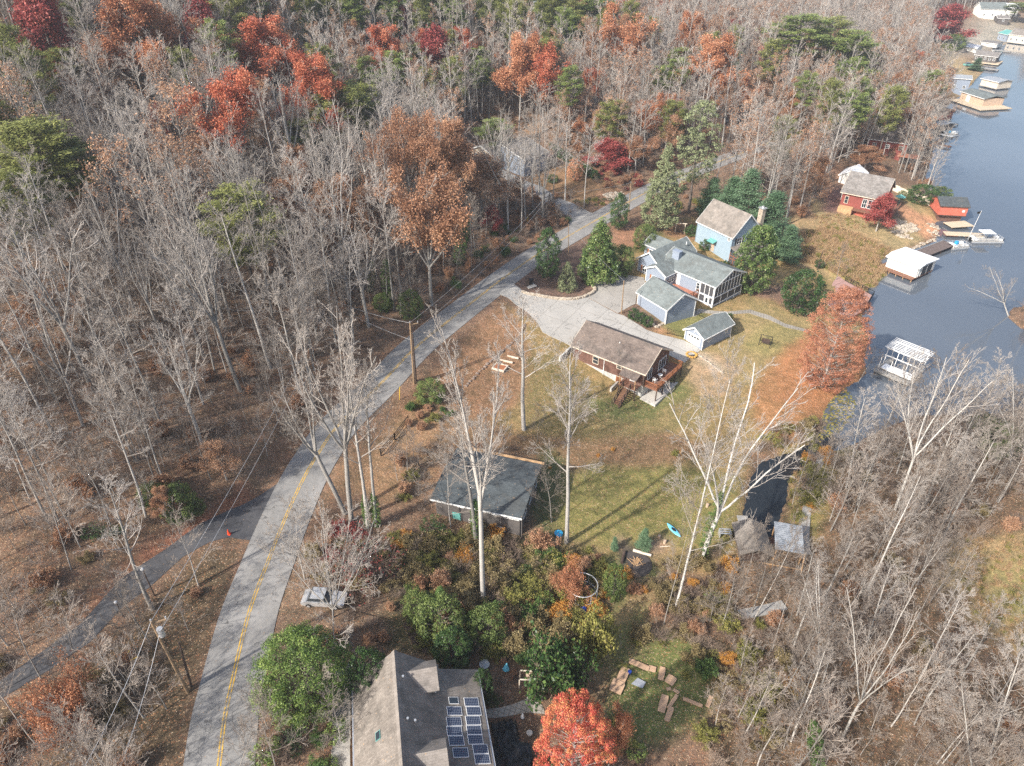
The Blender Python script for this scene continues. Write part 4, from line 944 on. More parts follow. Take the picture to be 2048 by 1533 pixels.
# red boathouse
a, g, L = seat2((1873,440), (1919,443), .3)
b = Bld('red_boathouse', 'bright red boathouse with dark brown roof and brown lower storey', 'boathouse', (a.x, a.y, 0), g + 2)
b.part('lower_wall', MB().box(0, L + .2, 0, 6, -.6, 1.8), 'siding_log')
b.gable(-.3, L + .8, -.5, 6.2, 1.8, 4.2, 5.4, 'siding_coral', 'roof_dark', 'dark_wood', .25, 'x')
b.part('ledge', MB().box(-.3, L + .9, -.9, -.52, 1.75, 1.85), 'dark_wood')
b.part('window', b.sb(MB(), 'front', -.5, L - .4, L + .2, 2.8, 3.3, 0, .05), 'white')
# docks
def dock(name, label, pa, pb, w, m='deck_grey', z=.6, gang=None, grp=None):
    a, g, L = seat2(pa, pb, z); b = Bld(name, label, 'dock', (a.x, a.y, 0), g, grp)
    b.part('boards', MB().box(0, L, 0, w, z - .18, z), m)
    n = max(2, int(L / 3)); piles(b, [.15 + (L - .3) * i / (n - 1) for i in range(n)], [.15, w - .15], -1.5, z - .18); return b, L
b, L = dock('dock', 'dark brown dock running from the straw bank beside the white roofed boathouse', (1856,512), (1912,490), 3.0, 'deck_dark', .9)
b.part('edge_board', MB().box(-.1, L, 3.0, 3.12, .5, 1.0), 'deck_grey')
b, L = dock('dock', 'pale wooden dock under the pontoon boat with white canopy', (1893,470), (1975,474), 2.2, 'deck_pale', .7)
def pontoon(label, px, py, ang, L, canopy=True, z=0.35):
    x, y, _ = P(px, py, z); t = thing('pontoon_boat', label, 'boat', (x, y, 0), rad(ang))
    part('pontoon', MB().tube((-L / 2, -.9, .1), (L / 2, -.9, .1), .3, None, 10).tube((-L / 2, .9, .1), (L / 2, .9, .1), .3, None, 10), 'steel', t)
    part('deck', MB().box(-L / 2 + .1, L / 2 - .2, -1.2, 1.2, .42, .52), 'slab', t)
    s = MB(); s.box(-L / 2 + .3, -L / 2 + 1.1, -1.1, 1.1, .52, .95); s.box(L / 2 - 1.6, L / 2 - .5, -1.1, -.5, .52, .95); s.box(L / 2 - 1.6, L / 2 - .5, .5, 1.1, .52, .95)
    part('seat', s, 'white', t); part('console', MB().box(-.4, .2, .3, .9, .52, 1.3), 'blue_plastic' if not canopy else 'steel', t)
    r = MB(); rail(r, [(-L / 2 + .15, -1.17), (L / 2 - .3, -1.17), (L / 2 - .3, 1.17), (-L / 2 + .15, 1.17)], .52, .65, .6, .02, 1.5); part('rail', r, 'steel', t)
    if canopy:
        part('canopy', MB().box(-1.9, 1.0, -1.25, 1.25, 2.35, 2.45), 'white', t)
        c = MB()
        for x in (-1.8, .9):
            for y in (-1.15, 1.15): c.tube((x * .8, y, .5), (x, y, 2.35), .03)
        part('canopy_frame', c, 'steel', t)
    part('motor', MB().box(-L / 2 - .35, -L / 2, -.2, .2, .1, 1.0), 'black', t)
pontoon('pontoon boat with white canopy moored at the pale dock', 1972, 480, 0, 7.5)
pontoon('small open pontoon boat with blue console beside the dark brown dock', 1916, 492, 12, 4.6, False)
b, L = dock('dock', 'small angled pale dock with gear in front of the red boathouse', (1905,455), (1948,452), 3.4, 'deck_pale', .7)
pl = single('patio_platform', MB().box(-4.5, 4.5, -2.2, 2.2, -.3, .12), 'slab', 'pale sandy platform on the shore between red boathouse and docks', 'platform', tuple(G(1897, 460)), rad(-8))
k0 = Vector(P(1940, 470, .8)); k0.z = .7
t = thing('flagpole', 'white flagpole with small dark flag on the pale dock', 'flagpole', k0)
part('pole', MB().tube((0, 0, 0), (.5, 0, 6.2), .05, .04), 'white', t); part('flag', MB().prism([(.5, 6.1), (-.4, 5.9), (-.3, 5.4), (.48, 5.5)], -.01, .01, 'y'), 'black', t)
# brick coloured platform with black fence
a, g, L = seat2((1640,560), (1712,610), .9)
b = Bld('lake_deck', 'reddish deck platform with black fence reaching the lake behind the red cypress', 'deck', (a.x, a.y, 0), g)
q0 = [P(*p, .9) for p in ((1662,575),(1690,562),(1746,592),(1733,614),(1700,640),(1655,610))]
def tol(b, p): dx, dy = p[0] - b.org.x, p[1] - b.org.y; c, s = math.cos(b.a), math.sin(b.a); return (dx * c + dy * s, -dx * s + dy * c)
lq = [tol(b, p) for p in q0]
b.part('boards', MB().prism(lq, .65, .9, 'z'), 'deck_pink')
st = [tol(b, P(*p, .95)) for p in ((1590,515),(1607,500),(1690,562),(1662,575))]
b.part('ramp', MB().prism(st, .70, .97, 'z'), 'deck_pink')
f = MB(); rail(f, [lq[1], lq[2], lq[3]], .9, 1.0, .2, .03, 1.6); b.part('railing', f, 'black')
# far boathouses
def boathouse(label, pa, pb, W, ze, zr, wall, roof, trim='white', dockw=0, deck=None, name='boathouse', ax='x', flat=False, win=0, cat='boathouse'):
    a, g, L = seat2(pa, pb, .6); b = Bld(name, label, cat, (a.x, a.y, 0), g)
    b.part('deck', MB().box(-.3, L + (deck or .3), -max(dockw, .3), W + .3, .35, .6), 'deck_grey' if dockw < 2 else 'deck_pale')
    if flat:
        b.part('wall', MB().box(0, L, 0, W, .6, ze), wall); r = b.part('roof', MB().prism([(-.5, ze), (W / 2, zr), (W + .5, ze), (W + .5, ze + .18), (W / 2, zr + .18), (-.5, ze + .18)], -.5, L + .5), roof)
        b.part('fascia', MB().box(-.5, L + .5, -.58, -.503, ze - .05, ze + .16), trim, r)
    else: b.gable(0, L, 0, W, .6, ze, zr, wall, roof, trim, .4, ax)
    for i in range(win): b.window('front', 0, L * (i + .5) / win - .5, 1.6, 1.0, 1.1, 'white', 1, 2)
    piles(b, [.2, L - .2], [-max(dockw, .3) + .2, W], -1.5, .35); return b, L
b, L = boathouse('tan boathouse with low grey roof and broad pale dock in front', (1919,198), (1964,213), 9, 3.3, 4.2, 'siding_tan', 'roof_green', 'white', 4.6, 5, flat=True)
b.door('front', 0, L * .28, .6, 1.6, 2.4, 'white')
boathouse('cream boathouse with pale flat metal roof behind the tan boathouse', (1960,170), (1993,178), 8, 3.1, 3.7, 'siding_cream', 'metal_roof', flat=True)
boathouse('little red boathouse with brown gabled roof and white chairs', (1869,238), (1887,242), 5.5, 2.9, 4.2, 'siding_red', 'roof_brown', 'dark_wood', 1.4)
dock('dock', 'narrow grey dock directly below the little red boathouse', (1862,238), (1910,250), 2.2)
boathouse('open boathouse with pale metal roof over a small boat', (1866,262), (1880,266), 6, 3.0, 3.5, 'siding_charcoal', 'metal_roof', flat=True)
dock('dock', 'thin white dock with a moored boat below the pale roofed boathouse', (1880,269), (1905,274), 1.3, 'white')
dock('dock', 'short brown dock alone at the tree edge, upper of two', (1869,283), (1888,277), 2.4)
dock('dock', 'short brown dock alone at the tree edge, lower of two', (1864,287), (1898,295), 2.0, 'deck_brown')
boathouse('dark two level boathouse with white windows near the head of the lake', (1946,122), (1990,127), 9, 3.4, 4.8, 'siding_charcoal', 'roof_grey', 'white', 3, 2, win=5)
boathouse('pale green roofed boathouse behind the dark boathouse with white windows', (1928,105), (1950,108), 7, 3.2, 4.2, 'siding_white', 'white_roof', 'white')
boathouse('grey flat topped boathouse with white railings at the head of the lake', (1961,92), (1992,96), 8, 2.4, 2.7, 'siding_white', 'roof_grey', flat=True)
boathouse('green roofed lakeside cabin with white porch frame', (1993,80), (2010,84), 9, 4.2, 5.6, 'siding_grey', 'teal', 'white', win=2, name='cabin', cat='cabin')
boathouse('low taupe house with cream sunroom at the right edge of the lake head', (2014,84), (2060,90), 12, 4.5, 6.8, 'siding_cream', 'roof_tan', 'white', win=4, name='lake_house', cat='house')
def landhouse(name, label, cat, px, py, ang, L, W, ze, zr, wall, roof, win=2, ax='x', chim=False):
    o = G(px, py); b = Bld(name, label, cat, o, ang); w, r = b.gable(0, L, 0, W, -2, ze, zr, wall, roof, 'white', .4, ax)
    for i in range(win): b.window('front', 0, L * (i + .5) / win - .5, 1.2, 1.1, 1.2, 'white', 2, 2)
    if chim: b.part('chimney', MB().box(L * .4, L * .4 + .8, W * .6, W * .6 + .8, ze, zr + 1.2), 'siding_white', r)
    return b
b = landhouse('grey_ranch_house', 'grey sided ranch house half hidden behind a bright green pine', 'house', 940, 320, -42, 9, 8, 2.9, 4.6, 'siding_cream', 'roof_grey', 2, 'y')
b.gable(2, 17, 3, 12, -2, 2.9, 5.2, 'siding_grey', 'roof_grey', 'white', .4, 'y', roofn='rear_roof')
b = landhouse('barn_red_house', 'dark red house with brown roof under bare trees above the white shed', 'house', 1732, 300, -30, 11, 8, 3.6, 6.8, 'siding_red', 'roof_brown', 3, 'x', True)
b.part('deck', MB().box(9, 15, -4, -.1, .4, .6), 'deck_red')
landhouse('forest_house', 'pale green roofed house among the trees at the top of the picture', 'house', 1066, 52, -5, 17, 11, 4, 8.5, 'siding_charcoal', 'roof_green', 3)
landhouse('white_outbuilding', 'white boarded outbuilding in the trees near the top right', 'outbuilding', 1730, 57, -8, 14, 10, 4.5, 6.8, 'siding_white', 'roof_grey', 1)
landhouse('grey_cottage', 'grey green roofed cottage near the top right corner', 'house', 1957, 36, -6, 15, 10, 5, 8, 'siding_white', 'roof_green', 3)
landhouse('white_cottage', 'white roofed cottage between the grey green cottage and a bright green tree', 'house', 1996, 30, -10, 11, 9, 4, 6, 'siding_white', 'white_roof', 2)
landhouse('dark_shed', 'small dark shed with a white door above the lake head', 'shed', 1993, 48, -15, 6, 8, 3, 4, 'siding_charcoal', 'roof_grey', 1)
landhouse('hidden_house', 'dark house mostly hidden by bare trees left of the asphalt parking patch', 'house', 1385, 208, -20, 11, 8, 4, 6, 'siding_charcoal', 'roof_grey', 2)
landhouse('grey_roof_house', 'grey roofed building faintly seen through bare trees right of the orange grove', 'house', 1300, 225, -15, 12, 8, 3, 4.2, 'siding_charcoal', 'roof_grey', 2)
landhouse('stilt_cabin', 'grey blue cabin with flat pale roof on the bank above the tan boathouse', 'cabin', 1896, 182, -20, 7, 6, 5, 5.8, 'siding_grey', 'metal_roof', 2)
dock('dock', 'long grey dock at the lake head running out below the green roofed cabin', (1988,101), (2022,104), 2.5)
dock('dock', 'wooden dock with posts under the dark two level boathouse', (1955,136), (1996,141), 3.0, 'deck_grey')
dock('dock', 'angled pale walkway between the tan boathouse and the grassy point', (1905,181), (1925,170), 1.8, 'deck_pale')
pontoon('small boat tied at the end of the cream boathouse', 2004, 172, 10, 5.5, False); pontoon('small boat tied beside the tan boathouse', 1984, 206, 20, 5, False); pontoon('white boat moored below the pale roofed boathouse', 1900, 268, -5, 5, False)
# tan board fence
wallthing('board_fence', 'pale board fence between the red house and the red boathouse', [(1785,381),(1820,398),(1863,414)], 1.7, .12, 'siding_cream', 'fence')
# old dock shelters by the creek
o = Vector(P(1474, 1080, .7)); o.z = 0
b = Bld('creek_shed', 'old weathered shingle roofed shed at the end of the creek', 'shed', (P(1475,1128,.7)[0], P(1475,1128,.7)[1], .3), -4)
b.part('wall', MB().box(.4, 3.6, .4, 5.2, -.6, 2.0), 'dark_wood')
b.part('roof', MB().prism([(0, 1.9), (2.2, 2.9), (4.2, 1.8), (4.2, 1.92), (2.2, 3.04), (0, 2.02)], 0, 5.4, 'y'), 'roof_taupe')
f = MB(); f.beam((1.3, 5.6, 2.6), (3.0, 8.2, 2.9), .2, .12); b.part('gangplank', MB().box(1.5, 2.9, 5.4, 8.4, .3, .4), 'deck_grey'); 
b.part('bench_rack', MB().box(-1.6, -.1, 4.0, 4.15, 1.3, 1.36).box(-1.6, -.1, 4.4, 4.55, 1.3, 1.36).box(-1.6, -.1, 4.8, 4.95, 1.3, 1.36).box(-1.6, -1.5, 4.0, 4.95, .0, 1.3).box(-.2, -.1, 4.0, 4.95, 0, 1.3), 'steel')
x, y, _ = P(1543, 1122, .7)
b = Bld('boat_shelter', 'open boat shelter with corrugated metal roof beside the shingled creek shed', 'boat shelter', (x, y, .3), -14)
b.part('roof', MB().prism([(0, 2.5), (4.3, 3.0), (4.3, 3.06), (0, 2.56)], 0, 3.4, 'x'), 'metal_roof')
f = MB()
for x in (.2, 3.2):
    for y in (.2, 4.1): f.box(x - .07, x + .07, y - .07, y + .07, -1, 2.5)
b.part('post', f, 'wood'); b.part('deck', MB().box(-1, 4.4, -1.8, 4.4, -.1, .06), 'deck_brown'); f = MB(); f.beam((3.3, -1.6, .1), (3.5, .1, 2.4), .12, .12); f.beam((-1, -.8, .6), (3.6, -.8, .6), .1, .14); b.part('brace', f, 'wood')
def boardwalk(label, pts, w, m='deck_grey'):
    W = [G(*p) for p in pts]; o = W[0].copy(); v = MB(); c = catmull([tuple(q) for q in W], 5)
    for i in range(len(c) - 1):
        p, q = Vector(c[i]), Vector(c[i + 1]); z = max(.35, p.z + .15, q.z + .15)
        p.z = q.z = z; v.beam(p - o, q - o + (q - p).normalized() * .02, w, .12)
    return single('boardwalk', v, m, label, 'boardwalk', tuple(o))
boardwalk('grey plank boardwalk curving beside the creek into the right hand wood', [(1652,905),(1630,945),(1618,985),(1612,1030),(1609,1080),(1612,1110)], 1.1)
boardwalk('grey plank footbridge among brush below the creek shed', [(1480,1232),(1530,1222),(1568,1212)], 1.3)

# ------------------------------------------------------------------ poles and wires
def upole(label, bx, by, tx, ty, r=.16, arm=True, transformer=False, m='pole', H=None, grp=None):
    p = G(bx, by)
    if H is None:
        lo, hi = p.z, p.z + 40
        for _ in range(40):
            q = (lo + hi) / 2
            if Q(p.x, p.y, q)[1] > ty: lo = q
            else: hi = q
        H = lo - p.z
    d = depth(p.x, p.y, p.z + H); lean = (tx - Q(p.x, p.y, p.z + H)[0]) * d / F; lean = max(-1.2, min(1.2, lean))
    t = thing('utility_pole', label, 'utility pole', p, 0, grp); top = Vector((lean, 0, H))
    part('pole', MB().tube((0, 0, -.3), top, r, r * .7, 9), m, t)
    if arm:
        part('crossarm', MB().beam(top + Vector((-.1, 0, -.35)), top + Vector((1.1, .5, -.35)), .12, .12), m, t)
        part('insulator', MB().tube(top, top + Vector((0, 0, .25)), .07).tube(top + Vector((1.05, .48, -.3)), top + Vector((1.05, .48, .0)), .07), 'steel', t)
    if transformer: part('transformer', MB().tube(top + Vector((.5, -.1, -1.9)), top + Vector((.5, -.1, -.9)), .27, None, 12), 'steel', t)
    return p + top
pa = upole('tall wooden utility pole with a grey transformer beside the road at bottom left', 376, 1385, 302, 1243, .17, True, True)
upole('dark older pole standing just behind the pole with the transformer', 382, 1374, 358, 1285, .13, False, m='dark_wood')
pb = upole('tall wooden utility pole at the roadside bend, lighter of a close pair', 828, 768, 820, 646, .17, True)
upole('dark shorter pole right against the lighter utility pole at the roadside bend', 832, 763, 825, 668, .16, False, m='dark_wood')
pc = upole('brown wooden pole by the garage on the driveway edge', 1243, 628, 1248, 562, .12, False)
pd = upole('thin utility pole at the roadside in front of the magnolia', 1137, 508, 1137, 448, .09, False)
pe = upole('slim utility pole beyond the road behind the dark green magnolia', 1257, 432, 1262, 366, .12, True)
pf = upole('dark leaning pole beside the side road, nearer of two', 1092, 445, 1099, 386, .13, False, m='dark_wood')
pg = upole('grey pole with cross arm beside the side road, farther of two', 1088, 402, 1089, 348, .13, True)
ph = upole('wooden pole hidden in the wood left of the road', 664, 650, 662, 600, .15, False)
upole('leaning pole standing in the straw field by the lake deck ramp', 1634, 540, 1646, 483, .09, False, m='dark_wood', H=4.6)
def lampost(label, bx, by, h):
    p = G(bx, by); t = thing('lamp_post', label, 'lamp post', p); part('post', MB().tube((0, 0, 0), (0, 0, h), .07), 'dark_wood', t); part('lamp', MB().ball((0, 0, h + .12), .22), 'steel', t)
lampost('dark lamp post with round light beside the leaning trunk at the asphalt drive', 309, 1192, 4.2)
lampost('short lamp post with round light beside the asphalt drive, left of the leaning trunk', 246, 1233, 2.2)
def wire(label, a, c, sag=.8, r=.02, grp='overhead wires'):
    a, c = Vector(a), Vector(c); n = 14; pts = []
    for i in range(n + 1): t = i / n; q = a.lerp(c, t); q.z -= sag * 4 * t * (1 - t); pts.append(q - a)
    return single('power_line', MB().path(pts, r, 4), 'steel', label, 'wire', tuple(a), 0, grp)
off = Vector(P(150, 1560, 13)) 
wire('upper overhead wire running from the transformer pole off the bottom edge', pa, P(130, 1600, 14)); wire('lower overhead wire running from the transformer pole off the bottom edge', pa - Vector((-.3, 0, 1.6)), P(200, 1640, 12))
wire('upper overhead wire from the transformer pole across the asphalt drive to the wood', pa, ph + Vector((0, 0, .4)), 1.2); wire('lower overhead wire from the transformer pole across the asphalt drive to the wood', pa - Vector((-.3, 0, 1.6)), ph - Vector((-.3, 0, 1.2)), 1.2)
wire('upper wire crossing the road from the roadside bend pole into the wood', pb, ph + Vector((0, 0, .2)), .5, .03); wire('lower wire crossing the road from the roadside bend pole into the wood', pb - Vector((0, 0, 3)), ph - Vector((0, 0, .9)), .4, .03)
wire('upper overhead wire following the road from the bend pole to the side road pole', pb, pf, 1.2); wire('lower overhead wire following the road from the bend pole to the side road pole', pb - Vector((0, 0, 2)), pf - Vector((0, 0, 1)), 1.4)
wire('overhead wire from the side road pole across the road to the slim pole', pf, pe, .6); wire('overhead service wire from the thin pole to the driveway pole', pd, pc, .5, .015)
def guy(label, px, py, dx, dy, L):
    p = G(px, py); single('guy_marker', MB().tube((0, 0, 0), (dx, dy, L), .05), 'yellow_plastic', label, 'guy wire guard', tuple(p))
guy('yellow guy wire guard in the grass near the roadside bend pole', 799, 800, .2, .3, 2.2); guy('yellow guy wire guard on the bank by the side road poles', 1052, 452, .5, .4, 2.2)
guy('yellow guy wire guard in brush left of the transformer pole, steeper of two', 244, 1327, .9, .6, 1.3); guy('yellow guy wire guard in brush left of the transformer pole, flatter of two', 246, 1330, 1.6, .3, .9)

# ------------------------------------------------------------------ small things
p = G(458, 1069); t = thing('traffic_cone', 'orange traffic cone on the dark asphalt drive near the road', 'traffic cone', p + Vector((0, 0, .03)))
part('base', MB().box(-.22, .22, -.22, .22, 0, .05), 'orange_plastic', t); part('cone', MB().tube((0, 0, .05), (0, 0, .75), .17, .04, 12), 'orange_plastic', t)
p = G(1062, 569); t = thing('trash_bin', 'dark wheeled trash bin on a concrete pad in the mulch island', 'trash bin', p + Vector((0, 0, .1)))
part('bin', MB().prism([(-.3, 0), (.3, 0), (.38, 1.0), (-.38, 1.0)], -.35, .35, 'y'), 'navy' if False else 'black', t); part('lid', MB().box(-.42, .42, -.42, .38, 1.0, 1.08), 'black', t)
single('bin_pad', MB().box(-1.0, 1.0, -.8, .8, -.1, .08), 'slab', 'square concrete pad under the dark trash bin', 'concrete pad', tuple(G(1061, 572)), rad(35))
# stone edging of the island
W = catmull([G(*p) for p in [(1046,586),(1070,592),(1098,597),(1124,600),(1146,600),(1166,596),(1182,589),(1190,581),(1184,572)]], 6); mb = MB(); rr = random.Random(3); o = Vector(W[0])
for a_, c_ in zip(W, W[1:]):
    for f_ in (0, .5):
        q = Vector(a_) * (1 - f_) + Vector(c_) * f_ - o; q.z = zat(*(q + o).xy) - o.z
        for lay in range(2): mb.ball(q + Vector((rr.uniform(-.08, .08), rr.uniform(-.08, .08), .12 + lay * .25)), rr.uniform(.22, .32), (1.2, 1, .6), 6, 4, .15, rr)
single('stone_edging', mb, 'stone', 'low dry stone wall curving round the mulch island', 'stone wall', tuple(o))
def stonewall(label, pts, h=.5, name='stone_wall', m='stone'):
    W = catmull([G(*p) for p in pts], 6); mb = MB(); o = Vector(W[0])
    for a_, c_ in zip(W, W[1:]):
        n = max(1, int((Vector(c_) - Vector(a_)).length / .4))
        for i in range(n):
            q = Vector(a_).lerp(Vector(c_), i / n) - o; q.z = zat(*(q + o).xy) - o.z
            for lay in range(max(1, int(h / .25))): mb.ball(q + Vector((rr.uniform(-.1, .1), rr.uniform(-.1, .1), .08 + lay * .22)), rr.uniform(.18, .3), (1.2, 1, .6), 6, 4, .2, rr)
    single(name, mb, m, label, 'stone wall', tuple(o))
stonewall('dark stone retaining wall running down the slope under the bare roadside trees', [(1050,650),(1042,668),(1020,690),(985,720),(955,748),(930,775)], .45, 'stone_wall', 'rust_metal')
stonewall('thin stone border beside the magnolia and the parking pad', [(1215,557),(1240,550),(1268,530),(1285,518)], .4)
stonewall('pile of pale stones at the corner of the windowless garage', [(1306,648),(1312,655),(1322,650),(1328,645)], .4, 'stone_pile')
stonewall('pale row of stones leading from the driveway end down the lawn', [(1398,712),(1412,722),(1430,735),(1447,748)], .25)
def rocks(label, pp, n, s, name='rock_pile', m='stone'):
    W = [G(*p) for p in pp]; arr = np.array([(p.x, p.y) for p in W]); o = W[0]; mb = MB(); k = 0
    while k < n:
        x = rr.uniform(arr[:, 0].min(), arr[:, 0].max()); y = rr.uniform(arr[:, 1].min(), arr[:, 1].max())
        if not inside(np.array([x]), np.array([y]), arr)[0]: continue
        mb.ball((x - o.x, y - o.y, zat(x, y) - o.z + .1), rr.uniform(.5, 1.2) * s, (1.3, 1, .6), 6, 4, .3, rr); k += 1
    ob = single(name, mb, m, label, 'rock pile', tuple(o)); ob['kind'] = 'stuff'
rocks('jumbled grey rock garden on the lawn below the red house', [(1775,447),(1800,438),(1835,455),(1840,462),(1810,470),(1830,480),(1800,478),(1780,462)], 130, .45, 'rock_garden')
rocks('rubble along the shore by the sandy platform', [(1845,455),(1862,447),(1880,452),(1875,470),(1888,482),(1870,482)], 60, .35, 'shore_rubble')
rocks('riprap stones lining the water edge behind the dark dock', [(1815,500),(1890,478),(1894,482),(1820,505)], 60, .35, 'riprap')
rocks('brown rocks in the leaf covered ditch above the solar house', [(805,1240),(830,1262),(845,1290),(860,1310),(840,1300),(815,1270)], 45, .2, 'ditch_rocks', 'dark_wood')
rocks('rocks and rubble beside the junction of the road and the side road', [(1205,390),(1240,383),(1252,392),(1215,402)], 50, .4, 'roadside_rubble')
# fire ring, swing, garden beds
p = G(1383, 711); t = thing('fire_pit', 'ring of yellow and dark stones at the end of the driveway', 'fire pit', p)
mb = MB()
for i in range(12): mb.ball((math.cos(i * .52) * .85, math.sin(i * .52) * .85, .15), .26, (1, 1, .8), 6, 4, .2, rr)
part('stone_ring', mb, mat('ochre_stone', (.50, .29, .08)), t); part('ash', MB().tube((0, 0, 0), (0, 0, .08), .6, None, 10), 'tarp', t)
p = G(1530, 690); t = thing('lawn_swing', 'dark metal swing seat standing alone on the lawn', 'garden swing', p, rad(-30))
f = MB()
for s_ in (-1.0, 1.0): f.tube((s_, -.9, 0), (s_, 0, 1.9), .05); f.tube((s_, .9, 0), (s_, 0, 1.9), .05)
f.tube((-1, 0, 1.9), (1, 0, 1.9), .05); part('frame', f, 'black', t)
part('seat', MB().box(-.7, .7, -.35, .3, .5, .57), 'dark_wood', t); part('backrest', MB().box(-.7, .7, .25, .33, .57, 1.1), 'dark_wood', t)
part('chain', MB().tube((-.7, 0, .57), (-.75, 0, 1.9), .02).tube((.7, 0, .57), (.75, 0, 1.9), .02), 'black', t)
p = G(1359, 467); t = thing('yard_swing', 'pale wooden swing frame on bare ground beside the light blue house', 'swing', p, rad(-10))
part('frame', MB().box(-1.1, -.95, -.1, .1, 0, 2.3).box(.95, 1.1, -.1, .1, 0, 2.3).box(-1.4, 1.4, -.1, .1, 2.3, 2.45), 'siding_cream', t); part('seat', MB().box(-.6, .6, -.3, .3, .4, .48), 'dark_wood', t)
def bed(label, px, py, w, d, ang):
    p = G(px, py); t = thing('raised_bed', label, 'garden bed', p, rad(ang))
    part('frame', MB().box(-w, w, -d, -d + .15, 0, .35).box(-w, w, d - .15, d, 0, .35).box(-w, -w + .15, -d + .15, d - .15, 0, .35).box(w - .15, w, -d + .15, d - .15, 0, .35), 'siding_cream', t)
    part('soil', MB().box(-w + .15, w - .15, -d + .15, d - .15, 0, .25), 'door_brown', t)
bed('square raised garden bed with pale timber edge on the slope', 1000, 737, 1.1, .9, -25); single('timber_edge', MB().box(-1.2, 1.2, -.1, .1, 0, .25), 'siding_cream', 'pale timber lying just above the square raised bed', 'timber', tuple(G(1012, 724)), rad(-22)); single('timber_edge', MB().box(-1.0, 1.0, -.1, .1, 0, .25), 'siding_cream', 'uppermost pale timber near the raised bed, touching a tree branch', 'timber', tuple(G(1026, 716)), rad(-22))
# black rail fences
def railfence(label, pts):
    W = [G(*p) for p in pts]; o = W[0].copy(); t = thing('rail_fence', label, 'fence', o); f = MB(); r_ = MB()
    for a_, c_ in zip(W, W[1:]):
        n = max(1, int((c_ - a_).length / 2.4)); pr_ = None
        for i in range(n + 1):
            q = a_.lerp(c_, i / n); q.z = zat(q.x, q.y); q = q - o; f.box(q.x - .07, q.x + .07, q.y - .07, q.y + .07, q.z - .1, q.z + 1.25)
            if pr_:
                for h in (.35, .75, 1.12): r_.beam(pr_ + Vector((0, 0, h)), q + Vector((0, 0, h)), .05, .13)
            pr_ = q
    part('post', f, 'black', t); part('rail', r_, 'black', t)
railfence('black three rail fence on the bank between the road and the bare slope', [(817,845),(790,880),(762,912)]); railfence('black three rail fence just left of the dark house', [(838,932),(815,962),(802,990)])
def ironfence(label, pts):
    W = [G(*p) for p in pts]; o = W[0].copy(); f = MB()
    for a_, c_ in zip(W, W[1:]):
        a2 = a_ - o; c2 = c_ - o; n = max(1, int((c2 - a2).length / 2)); 
        for i in range(n):
            p0 = a2.lerp(c2, i / n); p1 = a2.lerp(c2, (i + 1) / n); f.beam(p0 + Vector((0, 0, 1.1)), p1 + Vector((0, 0, 1.1)), .04, .05); f.beam(p0 + Vector((0, 0, .2)), p1 + Vector((0, 0, .2)), .04, .05)
            for k in range(9): q = p0.lerp(p1, k / 9); f.tube(q, q + Vector((0, 0, 1.15 if k else 1.3)), .015 if k else .05, None, 4, False)
    single('iron_fence', f, 'black', label, 'fence', tuple(o))
ironfence('black iron fence between the windowless garage and the small garage', [(1334,668),(1368,676)]); ironfence('black iron fence behind the small garage beside the screened porch', [(1381,626),(1412,638)])
# car under the bare tree
p = G(650, 1205); p.z += .02; t = thing('parked_car', 'silver white car parked beside the road under spreading bare branches', 'car', p, rad(-4))
part('body', MB().prism([(-2.3, .35), (2.3, .35), (2.35, .75), (1.2, .95), (-1.9, 1.0), (-2.35, .8)], -.9, .9, 'y'), 'steel', t)
part('cabin', MB().prism([(-1.75, .97), (.9, .95), (.3, 1.48), (-1.3, 1.5)], -.8, .8, 'y'), 'glass', t); part('roof', MB().box(-1.25, .28, -.78, .78, 1.49, 1.54), 'steel', t)
for x in (-1.5, 1.45):
    for y in (-.86, .86): w_ = part('wheel', MB().tube((x, y - .1, .34), (x, y + .1, .34), .34, None, 14), 'black', t); part('rim', MB().tube((x, y - .115, .34), (x, y + .115, .34), .19, None, 10), 'steel', w_)
for y in (-.6, .6): part('headlight', MB().box(2.28, 2.38, y - .2, y + .2, .6, .75), 'white', t)
def smallcar(label, px, py, m, ang, s=1.0):
    p = G(px, py); p.z += .15; t = thing('parked_car', label, 'car', p, rad(ang))
    part('body', MB().prism([(-2.3, .3), (2.3, .3), (2.3, .8), (1.1, 1.0), (-2.2, 1.0)], -.9, .9, 'y'), m, t); part('cabin', MB().prism([(-1.8, 1.0), (.9, 1.0), (.3, 1.5), (-1.4, 1.5)], -.78, .78, 'y'), 'glass', t)
    for x in (-1.5, 1.45): part('wheel', MB().tube((x, -.95, .33), (x, .95, .33), .33, None, 10), 'black', t)
smallcar('white car half hidden at the edge of the asphalt parking patch', 1455, 214, 'white', 20); smallcar('teal car on the gravel above the lake beside a small pine', 1936, 133, 'teal', 10); smallcar('white car on the gravel beside the dark red tree at top right', 1895, 83, 'white', 30)
# kayak, lid, stools, logs
p = G(1347, 1063); t = thing('kayak', 'light blue kayak lying on the grass beneath the white leaning trunk', 'kayak', p, rad(118))
mb = MB(); N = 12
for i in range(N + 1):
    u = i / N * 2 - 1; w_ = .40 * (1 - abs(u) ** 2.4) + .02; h_ = .10 + .12 * u * u
    for j in range(8): a_ = j / 8 * 6.283; mb.v.append((u * 1.55, math.cos(a_) * w_, .2 + h_ * .4 + math.sin(a_) * .17 * (1 - abs(u) ** 3 * .8)))
for i in range(N):
    for j in range(8): mb.f.append((i * 8 + j, (i + 1) * 8 + j, (i + 1) * 8 + (j + 1) % 8, i * 8 + (j + 1) % 8))
mb.f += [tuple(range(8)), tuple(range(N * 8, N * 8 + 8))[::-1]]
t.scale = (.88, .88, .88); part('hull', mb, 'kayak', t); part('cockpit', MB().ball((0, 0, .38), .3, (1.8, .8, .25), 12, 6), 'black', t)
